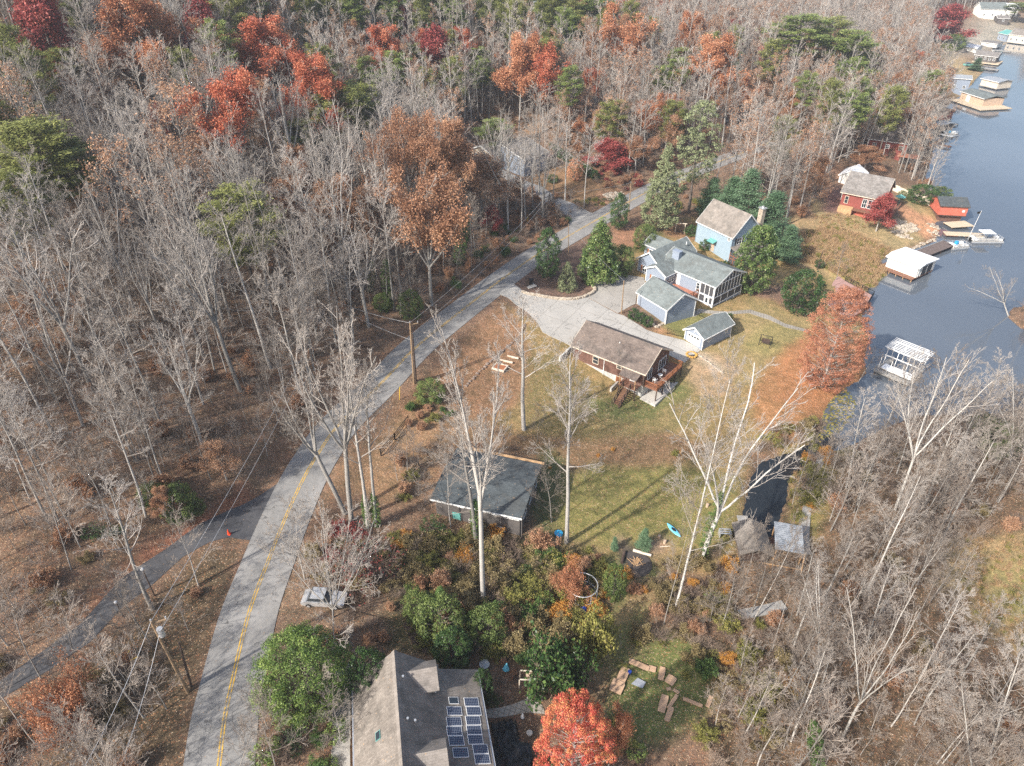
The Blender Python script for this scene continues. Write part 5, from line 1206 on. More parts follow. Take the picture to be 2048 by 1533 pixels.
p = G(1117, 1071); t = thing('round_tub', 'bright blue round tub lid at the foot of the tall grey trunk', 'tub', p); part('tub', MB().tube((0, 0, 0), (0, 0, .35), .48, .52, 18), 'blue_plastic', t); part('lid', MB().tube((0, 0, .35), (0, 0, .42), .56, .54, 18), 'blue_plastic', t)
def log(label, px, py, L, r, ang, m='pole'):
    p = G(px, py); a_ = rad(ang); d_ = Vector((math.cos(a_), math.sin(a_), 0)) * L / 2; single('log', MB().tube(-d_ + Vector((0, 0, r)), d_ + Vector((0, 0, r)), r, r * .85, 9), m, label, 'log', tuple(p))
log('large pale bleached log beside the dark fire circle', 1284, 1108, 2.3, .2, -22, 'siding_cream'); log('dark log standing at the left of the fire circle', 1246, 1117, 1.9, .2, 72, 'dark_wood'); log('thin pale pole on the ground near the log stools', 1330, 1094, 1.3, .06, 5, 'siding_cream')
for i, (x, y, lb) in enumerate(((1318, 1077, 'upper of two log stools near the blue kayak'), (1329, 1087, 'lower of two log stools near the blue kayak'), (1288, 1099, 'stump stool at the right end of the bleached log'), (1414, 1014, 'stump stool on the grass near the ivy covered trunk'))):
    single('stump_stool', MB().tube((0, 0, 0), (0, 0, .5), .2, .19, 9), 'siding_tan', lb, 'stool', tuple(G(x, y)))
p = G(1270, 1128); mb = MB().tube((0, 0, 0), (0, 0, .05), 2.1, 1.9, 20)
t = thing('fire_circle', 'dark ash circle with burnt sticks on the lawn edge', 'fire circle', p); part('ash_bed', mb, mat('ash', (.07, .06, .055)), t)
mb = MB()
for i in range(14): a_ = rr.uniform(0, 6.28); r_ = rr.uniform(0, .8); q = Vector((r_ * math.cos(a_), r_ * math.sin(a_), .12)); b_ = rr.uniform(0, 3.1); d_ = Vector((math.cos(b_), math.sin(b_), rr.uniform(0, .3))) * rr.uniform(.4, .9); mb.tube(q - d_, q + d_, .04, .03, 5)
part('sticks', mb, 'wood', t)
# trampoline
p = G(1163, 1196); t = thing('trampoline', 'round black trampoline with net frame half hidden by orange brush', 'trampoline', p)
part('mat', MB().tube((0, 0, .85), (0, 0, .88), 1.55, None, 24), 'tarp', t)
f = MB(); R_ = 1.75
for z in (.88, 2.3): part('ring', MB().path([(R_ * math.cos(i * .262), R_ * math.sin(i * .262), z) for i in range(25)], .05, 6), 'steel', t)
f = MB()
for i in range(6): a_ = i * 1.047; f.tube((R_ * math.cos(a_), R_ * math.sin(a_), 0), (R_ * math.cos(a_), R_ * math.sin(a_), 2.3), .04)
part('leg', f, 'steel', t)
part('ladder', MB().box(-.3, -.24, -2.5, -2.44, 0, .9).box(.24, .3, -2.5, -2.44, 0, .9).box(-.3, .3, -2.5, -2.3, .25, .3).box(-.3, .3, -2.4, -2.1, .6, .65).box(-.3, .3, -2.3, -1.9, .85, .9), 'navy', t)
# cardboard sheets
CB = [((1246,1352),1.9,.95,62),((1278,1332),2.2,.65,-28),((1304,1340),.8,.7,-20),((1234,1375),1.5,1.3,62),((1323,1349),1.6,.6,70),((1341,1362),1.1,.95,50),((1352,1385),.7,.35,-35),((1326,1409),2.0,.75,66),((1345,1405),1.9,.35,50),((1338,1430),1.7,.55,62),((1385,1407),2.0,.4,-25),((1418,1405),1.4,.4,60),((1337,1380),.5,.35,10)]
for i, ((x, y), w_, d_, a_) in enumerate(CB):
    p = G(x, y); mb = MB(); q = Vector((0, 0, .22)); w2, d2 = w_ / 2, d_ / 2
    mb.prism([(-w2, -d2), (w2 * .6, -d2 * 1.05), (w2, -d2 * .8), (w2 * .97, d2), (-w2 * .2, d2 * 1.03), (-w2 * 1.02, d2 * .9)], .16, .20, 'z')
    LB = ['broad tan cardboard sheet at the upper left corner of the garden plot','long narrow cardboard strip along the top of the garden plot','crumpled cardboard piece at the right end of the long strip','wide pinkish cardboard sheet at the left of the garden plot','upright narrow cardboard sheet right of the gap in the garden plot','torn cardboard sheet leaning down right of the narrow sheet','small bent cardboard scrap in the middle of the diagonal row','yellowish cardboard sheet alone in the lower garden plot','thin cardboard strip reaching up from the lower torn pieces','torn cardboard at the lowest end of the garden plot','long faded cardboard strip pointing right across dry weeds','tan cardboard piece farthest right beyond the dry weeds','tiny cardboard scrap above the yellowish sheet']
    ob = single('cardboard_sheet', mb, 'cardboard', LB[i], 'cardboard', tuple(p), rad(a_), 'cardboard sheets laid on the garden plot'); ob.rotation_euler.x = rr.uniform(-.06, .06)
single('blue_bucket', MB().tube((0, 0, 0), (0, 0, .35), .16, .2, 12), 'navy', 'small blue bucket between the cardboard sheets', 'bucket', tuple(G(1259, 1347)))
single('metal_sheet', MB().prism([(-.7, -.4), (.5, -.5), (.7, .3), (-.2, .5)], .1, .14, 'z'), 'steel', 'grey metal sheet lying inside the cardboard edged plot', 'metal sheet', tuple(G(1277, 1367)), rad(-20))
# black tarp beside the solar house
p = G(1012, 1490); mb = MB(); nx_, ny_ = 14, 18
for j in range(ny_):
    for i in range(nx_):
        u, v_ = i / (nx_ - 1), j / (ny_ - 1); mb.v.append(((u - .5) * (2.6 + 1.2 * (v_ < .45)) + .4 * (v_ < .45), (v_ - .5) * 4.6 + .12 * math.sin(i * 2), .25 + .12 * math.sin(i * 1.3 + j * .4) + .1 * math.sin(j * 1.1 - i * .6) - .2 * (i in (0, nx_ - 1) or j in (0, ny_ - 1))))
for j in range(ny_ - 1):
    for i in range(nx_ - 1): mb.f.append((j * nx_ + i, j * nx_ + i + 1, (j + 1) * nx_ + i + 1, (j + 1) * nx_ + i))
single('black_tarp', mb, 'tarp', 'crumpled black tarp on the bed between the solar house and the red maple', 'tarp', (p.x, p.y, p.z + .05), rad(8))
p = G(1055, 1378); t = thing('garden_gate', 'small wooden gate frame with orange and white cloths near the solar house', 'garden gate', p, rad(-4))
part('frame', MB().box(-.9, -.8, -.1, 0, 0, 1.7).box(.8, .9, -.1, 0, 0, 1.7).box(-.9, .9, -.1, 0, 1.6, 1.7).box(-.9, -.8, .9, 1.0, 0, 1.7).box(.8, .9, .9, 1, 0, 1.7).box(-.9, .9, .9, 1.0, 1.6, 1.7), 'siding_cream', t)
part('cloth', MB().box(-.2, .8, .1, .8, 1.55, 1.6), 'siding_tan', t); part('gate_leaf', MB().box(0, 1.6, -1.2, -1.14, 0, .9), 'deck_grey', t)
single('umbrella', MB().tube((0, 0, 0), (0, 0, .8), .02).tube((0, 0, .6), (.1, 0, 1.6), .38, .03, 8), 'kayak', 'folded light blue cloth umbrella in the brush above the stone path', 'umbrella', tuple(G(1012, 1345)))
single('white_statue', MB().ball((0, 0, .2), .2).ball((0, 0, .5), .15).ball((0, 0, .72), .1), 'white', 'small white garden statue at the edge of the stone path', 'statue', tuple(G(1045, 1437)))
single('planter', MB().tube((0, 0, 0), (0, 0, .4), .2, .3, 12), 'slab', 'round grey planter between the black tarp and the red maple', 'planter', tuple(G(1059, 1470)))
single('round_table', MB().tube((0, 0, .6), (0, 0, .66), .55, None, 16).tube((0, 0, 0), (0, 0, .6), .06), 'steel', 'round grey garden table above the dark green shrub beside the solar house', 'table', tuple(G(969, 1336)))
single('green_umbrella', MB().tube((0, 0, 0), (0, 0, 2.3), .04).tube((0, 0, 1.9), (0, 0, 2.5), 1.3, .05, 8), 'teal', 'folded teal patio umbrella beside the red house deck', 'umbrella', tuple(G(1797, 408)))
p = G(1087, 330); t = thing('flag_pole', 'tilted pole with red and white flag in the yard beyond the side road', 'flag', p); part('pole', MB().tube((0, 0, 0), (1.0, 0, 3.2), .04), 'white', t); part('flag', MB().prism([(.75, 2.3), (1.0, 3.1), (2.0, 2.9), (1.5, 2.0)], -.02, .02, 'y'), noisy('flag_cloth', (.6, .1, .12), (.85, .85, .85), 2, .8, 3), t)
single('fallen_board', MB().box(-2.4, 2.4, -.15, .15, .1, .2), 'white', 'white board lying in the trees below the pale green roofed house', 'board', tuple(G(1150, 58)), rad(-6))
# ------------------------------------------------------------------ plants: shapes
def rvec(r): v = r.normal(size=3); return v / np.linalg.norm(v)
class Tree:
    def __init__(s): s.T = []; s.C = []; s.tips = []       # trunk segments, crown segments, branch ends
def limb(dst, r, p, d, L, r0, r1, n, up, wob, grav=0):
    """a bending tapered limb; returns its points"""
    pts = [np.array(p, float)]; d = np.array(d, float); d /= np.linalg.norm(d)
    for i in range(n):
        d = d + rvec(r) * wob + np.array((0, 0, up)); d /= np.linalg.norm(d)
        q = pts[-1] + d * L / n; dst.append((pts[-1], q, r0 + (r1 - r0) * i / n, r0 + (r1 - r0) * (i + 1) / n)); pts.append(q)
    return pts, d
def along(pts, t):
    x = t * (len(pts) - 1); i = min(int(x), len(pts) - 2); return pts[i] + (pts[i + 1] - pts[i]) * (x - i), (pts[i + 1] - pts[i])
def side(r, d, ang):
    d = d / np.linalg.norm(d); a = rvec(r); a = a - d * a.dot(d); a /= np.linalg.norm(a); return d * math.cos(ang) + a * math.sin(ang)
def twigs(t, r, pts, L, rad0, lvl, cnt, up=.06, ang=.75):
    for k in range(cnt[lvl]):
        u = .22 + .78 * (k + r.uniform(.2, .9)) / cnt[lvl]; q, d = along(pts, min(u, 1)); nd = side(r, d, r.uniform(.6, 1.15) * ang)
        l = L * r.uniform(.65, 1.1) * (1.15 - .5 * u); r0 = max(rad0 * .5, TW)
        pp, _ = limb(t.C, r, q, nd, l, r0, TW * .8, 3 if lvl == 0 else 2, up, .12)
        if lvl + 1 < len(cnt): twigs(t, r, pp, l * .52, r0, lvl + 1, cnt, up, ang)
        else: t.tips.append(pp[-1])
        if lvl + 2 >= len(cnt): t.tips.append(pp[len(pp) // 2])
TW = .02
def forest_tree(seed, H, W, cf=.5, nprim=15, cnt=(6, 4, 4), r0=.22, elev=(.35, .95), forks=1):
    """tall straight stem, ascending branches in the upper part"""
    r = np.random.default_rng(seed); t = Tree(); trunks = []
    pts, d = limb(t.T, r, (0, 0, -.4), (r.uniform(-.04, .04), r.uniform(-.04, .04), 1), H * .97, r0, r0 * .18, 12, .06, .035)
    for i in range(nprim):
        u = cf + (1 - cf) * ((i + r.uniform(0, .8)) / nprim) ** .9; q, d = along(pts, min(u, .99)); a = i * 2.4 + r.uniform(-.5, .5); v = (u - cf) / (1 - cf)
        e = elev[0] + (elev[1] - elev[0]) * v + r.uniform(-.15, .15); nd = (math.cos(a) * math.cos(e), math.sin(a) * math.cos(e), math.sin(e))
        l = W * (.62 - .38 * v) * r.uniform(.7, 1.15) + .8; pp, _ = limb(t.C, r, q, nd, l, r0 * (.30 - .17 * v), TW, 5, .07, .1)
        twigs(t, r, pp, l * .5, r0 * .15, 0, cnt)
    return t
def fan_tree(seed, H, W, cf=.42, stems=5, cnt=(7, 5, 4), r0=.34, spread=.5, full=False):
    """open grown tree: a trunk that divides into long ascending limbs"""
    r = np.random.default_rng(seed); t = Tree()
    pts, d = limb(t.T, r, (0, 0, -.4), (0, 0, 1), H * cf, r0, r0 * .72, 7, .03, .03)
    for i in range(stems):
        a = i * 6.283 / stems + r.uniform(-.4, .4); e = math.pi / 2 - spread * r.uniform(.45, 1.2); q, _ = along(pts, r.uniform(.82, 1) if i else 1)
        l = H * (1 - cf) * r.uniform(.8, 1.05) * (1.0 if i else 1.05); e = e if i else 1.5
        pp, _ = limb(t.T, r, q, (math.cos(a) * math.cos(e), math.sin(a) * math.cos(e), math.sin(e)), l, r0 * .5, .035, 8, .05, .09)
        for k in range(9):
            u = .25 + .75 * k / 9; q, d = along(pp, u); nd = side(r, d, r.uniform(.4, .8)); l2 = W * .36 * r.uniform(.6, 1.1) * (1.2 - .6 * u)
            p2, _ = limb(t.C, r, q, nd, l2, r0 * .17, TW * 1.1, 5, .06, .12); twigs(t, r, p2, l2 * .45, r0 * .1, 0, cnt if full else cnt[1:])
    return t
def seg_arrays(S, k):
    P0 = np.array([s[0] for s in S]); P1 = np.array([s[1] for s in S]); R0 = np.array([s[2] for s in S]); R1 = np.array([s[3] for s in S])
    D = P1 - P0; D /= np.linalg.norm(D, axis=1)[:, None] + 1e-9; up = np.where(np.abs(D[:, 2:3]) > .9, np.array([[1., 0, 0]]), np.array([[0, 0, 1.]]))
    A = np.cross(D, up); A /= np.linalg.norm(A, axis=1)[:, None]; B = np.cross(D, A); n = len(S)
    V = np.zeros((n, 2 * k, 3))
    for i in range(k):
        a = 2 * math.pi * i / k; o = A * math.cos(a) + B * math.sin(a); V[:, i] = P0 + o * R0[:, None]; V[:, k + i] = P1 + o * R1[:, None] * 1.0
    idx = np.arange(n)[:, None, None] * 2 * k; Fq = np.array([[i, (i + 1) % k, k + (i + 1) % k, k + i] for i in range(k)])[None]
    return V.reshape(-1, 3), (idx + Fq).reshape(-1, 4)
def leaves(C, N, size, r, per=1, rad_=.5, flat=0., asp=.62, outn=None):
    """diamond leaf clumps scattered round the centres C"""
    C = np.repeat(C, per, 0); n = len(C); off = r.normal(size=(n, 3)) * rad_ * np.array((1, 1, 1 - flat * .7)); C = C + off
    nn = r.normal(size=(n, 3)); nn[:, 2] += .5 + 3 * flat
    if outn is not None: nn += np.repeat(outn, per, 0) * 1.6
    nn /= np.linalg.norm(nn, axis=1)[:, None]
    t = np.cross(nn, r.normal(size=(n, 3))); t /= np.linalg.norm(t, axis=1)[:, None] + 1e-9; b = np.cross(nn, t)
    s = size * r.uniform(.6, 1.3, n)[:, None]
    V = np.stack([C - t * s, C + b * s * asp, C + t * s, C - b * s * asp], 1).reshape(-1, 3)
    return V, np.arange(n * 4).reshape(-1, 4)
def mesh_np(name, parts, smooth=False):
    """parts: list of (verts, quads, material, face values or None)"""
    me = bpy.data.meshes.new(name); V = []; Fq = []; mi = []; vals = []; o = 0; mats = []
    for v, f, m, val in parts:
        V.append(v); Fq.append(f + o); o += len(v); mats.append(m); mi.append(np.full(len(f), len(mats) - 1)); vals.append(np.full(len(f), .5) if val is None else val)
    V = np.concatenate(V).astype(np.float32); Fq = np.concatenate(Fq).astype(np.int32); mi = np.concatenate(mi).astype(np.int32); vals = np.concatenate(vals).astype(np.float32)
    me.vertices.add(len(V)); me.vertices.foreach_set('co', V.ravel()); me.loops.add(Fq.size); me.loops.foreach_set('vertex_index', Fq.ravel())
    me.polygons.add(len(Fq)); me.polygons.foreach_set('loop_start', (np.arange(len(Fq)) * 4).astype(np.int32)); me.polygons.foreach_set('material_index', mi)
    for m in mats: me.materials.append(m)
    me.update(calc_edges=False); me.attributes.new('v', 'FLOAT', 'FACE').data.foreach_set('value', vals); me.validate() if False else None
    return me
class Kind:
    """one plant shape: trunk and crown meshes at a nominal height, plus both as one mesh"""
    def __init__(s, name, tp, cp, H, W):
        s.H, s.W = H, W; s.trunk = mesh_np(name + '_trunk', tp) if tp else None; s.crown = mesh_np(name + '_crown', cp); s.tp, s.cp, s.name = tp, cp, name; s._w = None
    def whole(s):
        if s._w is None: s._w = mesh_np(s.name, (s.tp or []) + s.cp)
        return s._w
def vclump(C, r, sc=.35):
    f = r.uniform(-1, 1, (4, 3)) * 2 * sc; k = sum(np.sin(C @ f[i] * 2 + i) for i in range(4)) / 4
    return k
def bare_kind(name, t, H, W, bark='bark', twig='twig', leafm=None, nleaf=0, seed=0):
    tv = seg_arrays(t.T, 6); cv = seg_arrays(t.C, 3); cp = [(*cv, M[twig], None)]
    if leafm:
        r = np.random.default_rng(seed); tips = np.array(t.tips); tips = tips[r.random(len(tips)) < nleaf]; L = leaves(tips, None, .13, r, 3, .3); cp.append((*L, M[leafm], r.uniform(0, 1, len(L[1]))))
    return Kind(name, [(*tv, M[bark], None)], cp, H, W)
def leafy_kind(name, seed, H, W, m, cf=.38, per=15, size=.18, fan=False, keep=1.0, cnt=(5, 4, 3), bark='bark', sp=.62):
    t = fan_tree(seed, H, W, cf, 6, (5, 4, 3), .3, sp) if fan else forest_tree(seed, H, W, cf, 18, cnt, .24, (.25, 1.0))
    r = np.random.default_rng(seed + 99); tips = np.array(t.tips)
    # whole boughs lose their leaves so the outline has gaps
    k = vclump(tips, r, .35); tips = tips[k > np.quantile(k, 1 - keep)]
    L = leaves(tips, None, size, r, per, .52); c = np.repeat(tips, per, 0)
    val = np.clip(.5 + .38 * vclump(c, r, .5) + r.normal(size=len(c)) * .17, 0, 1)
    tv = seg_arrays(t.T, 6); cs = seg_arrays(t.C, 3)
    return Kind(name, [(*tv, M[bark], None)], [(*cs, M['twig'], None), (*L, M[m], val)], H, W)
def pine_kind(name, seed, H, W, m, cf=.35, nb=46, per=26, size=.22, bark='dark_bark', cone=False, droop=0., flat=.75, sp=.42):
    """layered conifer: whorled level boughs carrying flat sprays"""
    r = np.random.default_rng(seed); t = Tree(); cen = []
    pts, _ = limb(t.T, r, (0, 0, -.4), (0, 0, 1), H * .98, .24 * H / 20 + .05, .05, 10, .05, .03)
    for i in range(nb):
        v = (i + r.uniform(0, .9)) / nb; u = cf + (1 - cf) * v; q, _d = along(pts, min(u, .995)); a = i * 2.4 + r.uniform(-.6, .6)
        l = W / 2 * ((1 - v) ** .8 * 1.0 + .06 if cone else (math.sin(math.pi * min(.97, .12 + .8 * v)) ** .7)) * r.uniform(.65, 1.1) + .15
        e = r.uniform(-.05, .3) - droop + .35 * v; pp, _ = limb(t.C, r, q, (math.cos(a) * math.cos(e), math.sin(a) * math.cos(e), math.sin(e)), l, .06, .02, 4, .03 + droop * .06, .12)
        ns = max(3, int(l * 2.3))
        for k in range(ns):
            qq, d = along(pp, .3 + .7 * (k + .5) / ns if not cone else .1 + .9 * (k + .5) / ns); nd = side(r, d, r.uniform(.5, 1)); nd[2] *= .35; l2 = min(1.5, l * .35 + .15) * r.uniform(.5, 1)
            p2 = qq + nd * l2; t.C.append((qq, p2, .02, .012)); cen += [qq + nd * l2 * .55, p2]
        cen.append(pp[-1])
    cen = np.array(cen); L = leaves(cen, None, size, r, per, sp, flat, .34); c = np.repeat(cen, per, 0)
    val = np.clip(.5 + .3 * vclump(c, r, .6) + r.normal(size=len(c)) * .18, 0, 1)
    return Kind(name, [(*seg_arrays(t.T, 6), M[bark], None)], [(*seg_arrays(t.C, 3), M[bark], None), (*L, M[m], val)], H, W)
def lump_kind(name, seed, H, W, m, shape='cone', z0=.05, nl=150, lr=.75, per=75, size=.17, bark='dark_bark', flat=0., stems=False, gap=.15, asp=.5, inner=.25):
    """dense evergreen crown: leaves on many overlapping lumps over a cone, egg or ball"""
    r = np.random.default_rng(seed); cs = []; ns = []; 
    for i in range(nl):
        u = (i + .5) / nl; 
        if shape == 'cone': h = 1 - (1 - u) ** .62; R_ = (1 - h) ** .85 * (1 - math.exp(-h * 14) * .35)
        elif shape == 'egg': h = u ** .9; R_ = math.sin(math.pi * min(1, (h * .84 + .12))) ** .62
        elif shape == 'column': h = u; R_ = min(1, (1 - h) * 3.2 + .12) * min(1, .65 + h * 2)
        else: h = u; R_ = math.sqrt(max(0, 1 - (2 * h - 1) ** 2)) if h > .5 else math.sqrt(max(0, 1 - (2 * h - 1) ** 2)) ** .5
        a = i * 2.39996 + r.uniform(-.3, .3); k = r.uniform(.80, 1.03) if r.random() > inner else r.uniform(.2, .8); rr_ = R_ * W / 2 * k
        cs.append((rr_ * math.cos(a), rr_ * math.sin(a), H * (z0 + (1 - z0) * h))); ns.append((math.cos(a), math.sin(a), .4 + h * .6))
    cs = np.array(cs); ns = np.array(ns); keep = r.random(nl) > gap; cs, ns = cs[keep], ns[keep]
    cr = lr * r.uniform(.6, 1.25, len(cs)); C = np.repeat(cs, per, 0); R = np.repeat(cr, per); d = r.normal(size=C.shape); d /= np.linalg.norm(d, axis=1)[:, None]
    d[:, 2] = np.where(r.random(len(d)) < .65, np.abs(d[:, 2]), d[:, 2]); C = C + d * (R * r.uniform(.7, 1.05, len(R)))[:, None] * np.array((1, 1, 1 - flat * .7))
    C[:, 2] = np.maximum(C[:, 2], .05)
    L = leaves(C, None, size, r, 1, .04, flat * .5, asp, d * .9)
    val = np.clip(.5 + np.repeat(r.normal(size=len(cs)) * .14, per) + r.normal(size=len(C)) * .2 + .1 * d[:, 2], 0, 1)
    t = Tree(); limb(t.T, r, (0, 0, -.4), (0, 0, 1), H * .93, .14 + H * .01, .03, 8, .05, .03)
    for i in range(0, len(cs), 2):
        q = cs[i]; z = max(.2, q[2] - np.hypot(q[0], q[1]) * .5); t.C.append((np.array((0, 0, z)), q, .045, .015))
    return Kind(name, [(*seg_arrays(t.T, 6), M[bark], None)], [(*seg_arrays(t.C, 3), M[bark], None), (*L, M[m], val)], H, W)
def brush_kind(name, seed, H, W, m=None, n=26, twig='brush_twig', per=5, size=.09, keep=.9):
    """many stemmed shrub"""
    r = np.random.default_rng(seed); t = Tree()
    for i in range(n):
        a = r.uniform(0, 6.28); e = r.uniform(.5, 1.45); o = (r.normal() * W * .1, r.normal() * W * .1, -.1)
        pp, _ = limb(t.C, r, o, (math.cos(a) * math.cos(e), math.sin(a) * math.cos(e), math.sin(e)), H * r.uniform(.6, 1.1), .022, .010, 4, .02, .16)
        global TW; tw = TW; TW = .010; twigs(t, r, pp, H * .34, .016, 0, (5, 3)); TW = tw
    parts = [(*seg_arrays(t.C, 3), M[twig], None)]
    if m:
        tips = np.array(t.tips); tips = tips[r.random(len(tips)) < keep]; L = leaves(tips, None, size, r, per, .16); parts.append((*L, M[m], r.uniform(0, 1, len(L[1]))))
    return Kind(name, None, parts, H, W)
TW = .016; BARE = [bare_kind('bare_a%d' % i, forest_tree(20 + i, 24, w, cf, 16, (7, 5, 4), .19 + .02 * (i % 3)), 24, w) for i, (w, cf) in enumerate([(8, .45), (9, .38), (7, .52), (10, .42), (7, .5), (8.5, .35)])]
TW = .015; BARE += [bare_kind('bare_b%d' % i, fan_tree(50 + i, 22, 12, .40 + .05 * i, 4 + i % 3, (6, 4, 3), .26, .5), 22, 12) for i in range(3)]
BARE_L = [bare_kind('bare_c%d' % i, forest_tree(70 + i, 20, 7.5, .34, 13, (6, 4, 3), .17), 20, 7.5, 'bark', 'twig', 'tan', .35, i) for i in range(3)]
TW = .012; SMALL = [bare_kind('sapling%d' % i, forest_tree(90 + i, 9, 4.6, .22, 13, (6, 4, 3), .07, (.5, 1.1)), 9, 4.6, 'bark', 'sap_twig') for i in range(3)]
TW = .015; WHITE = [bare_kind('white_a%d' % i, fan_tree(110 + i, 24, 13, .36 + .06 * i, 5, (7, 5, 4), .22, .5), 24, 13, 'white_bark', 'twig') for i in range(2)] + [bare_kind('white_b%d' % i, forest_tree(120 + i, 22, 9, .3, 18, (7, 5, 4), .19, (.5, 1.05)), 22, 9, 'white_bark', 'twig') for i in range(3)]
HERO = [bare_kind('hero%d' % i, fan_tree(130 + i, 28, w, cf, n, (6, 5, 3), .38, sp, True), 28, w) for i, (w, cf, n, sp) in enumerate([(12, .45, 6, .55), (11, .5, 5, .45)])] + [bare_kind('hero_t%d' % i, forest_tree(140 + i, 28, 9, cf, 16, (6, 5, 4), .36, (.45, 1.1)), 28, 9) for i, cf in enumerate((.42, .55))]
TW = .03; FAR = [bare_kind('far%d' % i, forest_tree(160 + i, 22, w, .33, 12, (6, 5), .22), 22, w) for i, w in enumerate((8, 9, 7))]
FAR_L = [bare_kind('far_leafy%d' % i, forest_tree(165 + i, 21, 8, .33, 12, (6, 5), .22), 21, 8, 'bark', 'twig', ('tan', 'rust')[i], .8, i) for i in range(2)]
TW = .03
OAK = {c: [leafy_kind('oak_%s%d' % (c, i), 200 + 7 * i + len(c), 20, 11, c, .36, 19, .155, i == 1, k) for i, k in enumerate((.78, .7))] for c in ('red', 'orange', 'rust')}
OAK['tan'] = [leafy_kind('oak_tan', 231, 16, 9, 'tan', .3, 7, .15, False, .8)]; OAK['crimson'] = [leafy_kind('oak_crimson', 241, 14, 7, 'crimson', .25, 8, .2, False, .8)]
BIGOAK = leafy_kind('big_oak', 251, 22, 19, 'rust', .3, 26, .145, True, .9, sp=.85); MAPLE = lump_kind('maple', 252, 13, 11, 'maple', 'egg', .15, 300, .62, 165, .10, 'bark', 0, gap=.1, inner=.4)
PINE = [pine_kind('pine%d' % i, 260 + i, 20, 9.5, 'pine', .35 + .08 * i, 44) for i in range(2)] + [pine_kind('pine_tall', 263, 23, 7, 'pine_bright', .55, 34, 26)]
FIR = [pine_kind('fir%d' % i, 270 + i, 15, 8, 'fir', .06, 90, 20, .2, cone=True, flat=.6) for i in range(2)]
CEDAR = [lump_kind('cedar', 275, 16, 8, 'cedar', 'cone', .12, 260, .6, 60, .17, flat=.3), lump_kind('cedar_tall', 276, 20, 7, 'cedar', 'egg', .3, 150, .8, 55, .19, flat=.2, gap=.3)]
MAGN = [lump_kind('magnolia%d' % i, 280 + i, 12, 7.5, 'magnolia', ('cone', 'egg')[i], .02, 260, .62, 75, .16) for i in range(2)]
ARBOR = lump_kind('arborvitae', 285, 10, 4.4, 'holly', 'column', .12, 170, .5, 70, .12); JUNI = lump_kind('juniper', 286, 5, 4, 'cedar', 'cone', .02, 120, .4, 60, .10)
EVER = lump_kind('evergreen_tree', 287, 9, 9, 'evergreen', 'egg', .04, 300, .68, 170, .09, inner=.2, gap=.25); BALL = lump_kind('round_bush', 288, 4, 4.6, 'bush_green', 'ball', .02, 120, .45, 80, .09)
DARKBALL = lump_kind('dark_round_bush', 289, 6, 6.4, 'holly', 'ball', .02, 170, .5, 80, .11); HEDGE = lump_kind('hedge_shrub', 290, 2, 2.2, 'holly', 'ball', .02, 50, .3, 60, .08); CONEB = lump_kind('orange_cone_shrub', 291, 3.2, 2.4, 'orange', 'egg', .02, 70, .3, 60, .08)
CYP = lump_kind('cypress', 295, 17, 11, 'cypress', 'egg', .02, 620, .8, 110, .10, 'bark', .8, inner=.35, gap=.28)
BR_BARE = [brush_kind('brush%d' % i, 300 + i, 2.2, 2.4) for i in range(3)]; BR = {c: brush_kind('brush_' + c, 310 + i, 2.0, 2.4, c, 22, per=7, size=.085) for i, c in enumerate(('olive', 'rust', 'ivy', 'gold', 'crimson', 'tan', 'holly', 'drab'))}
LOWB = {c: lump_kind('low_' + c, 330 + i, 1.5, 2.6, c, 'ball', .02, 34, .35, 42, .085, gap=.2) for i, c in enumerate(('evergreen', 'olive', 'holly', 'drab'))}
VINE = lump_kind('ivy_column', 340, 8, 1.3, 'ivy', 'column', .0, 90, .28, 45, .09, inner=.1)
# ------------------------------------------------------------------ plants: placing
def plant(kind, p, H, W, label, name='bare_tree', cat='tree', group=None, rot=None, lean=(0, 0), single_=False):
    z = p.z - .1
    if kind.trunk is None or single_:
        t = obj(name, kind.crown if kind.trunk is None else kind.whole(), None, label=label, category=cat, group=group)
    else:
        t = obj(name, None, None, label=label, category=cat, group=group); obj('trunk', kind.trunk, t); obj('crown', kind.crown, t)
    t.location = (p.x, p.y, z); t.scale = (W / kind.W, W / kind.W, H / kind.H)
    t.rotation_mode = 'XYZ'; t.rotation_euler = (lean[1], lean[0], random.uniform(0, 6.28) if rot is None else rot); return t
def topH(p, ty):
    lo, hi = p.z, p.z + 60
    for _ in range(40):
        m = (lo + hi) / 2
        if Q(p.x, p.y, m)[1] > ty: lo = m
        else: hi = m
    return lo - p.z
PLACED = []
def tree(kind, bx, by, ty, wpx, label, name='tree', cat='tree', group=None, tx=None, rot=None, frac=1.0, mx=45, **k):
    p = G(bx, by); H = min(mx, max(.6, topH(p, ty)))
    if tx is None:
        for _ in range(3):
            e = Q(p.x, p.y, p.z + .62 * H)[0] - bx; q = bx - e + (p.x * 0); p2 = G(q + (0 if _ == 0 else 0), by)
            p = p2; H = min(mx, max(.6, topH(p, ty))); break
    d = depth(p.x, p.y, p.z + H * .6); W = wpx * d / F; lean = (0, 0)
    if tx is not None:
        dt = depth(p.x, p.y, p.z + H); e = (tx - Q(p.x, p.y, p.z + H)[0]) * dt / F; lean = (math.atan(e / H), 0)
    if rot is None: rot = random.uniform(0, 6.28)
    if lean[0]:
        t = plant(kind, p, H, W, label, name, cat, group, rot); t.rotation_mode = 'QUATERNION'; t.rotation_quaternion = Euler((0, lean[0], 0)).to_quaternion() @ Euler((0, 0, rot)).to_quaternion()
    else: t = plant(kind, p, H, W, label, name, cat, group, rot)
    PLACED.append((p.x, p.y, max(1.5, W * (.25 if 'bare' in name or 'white' in name else .42))))
    if d > 110 and H > 8 and name not in ('bare_tree', 'white_tree'): q = Vector((p.x, p.y)).normalized() * min(12, W * .9); PLACED.append((p.x - q.x, p.y - q.y, W * .4))
    return t
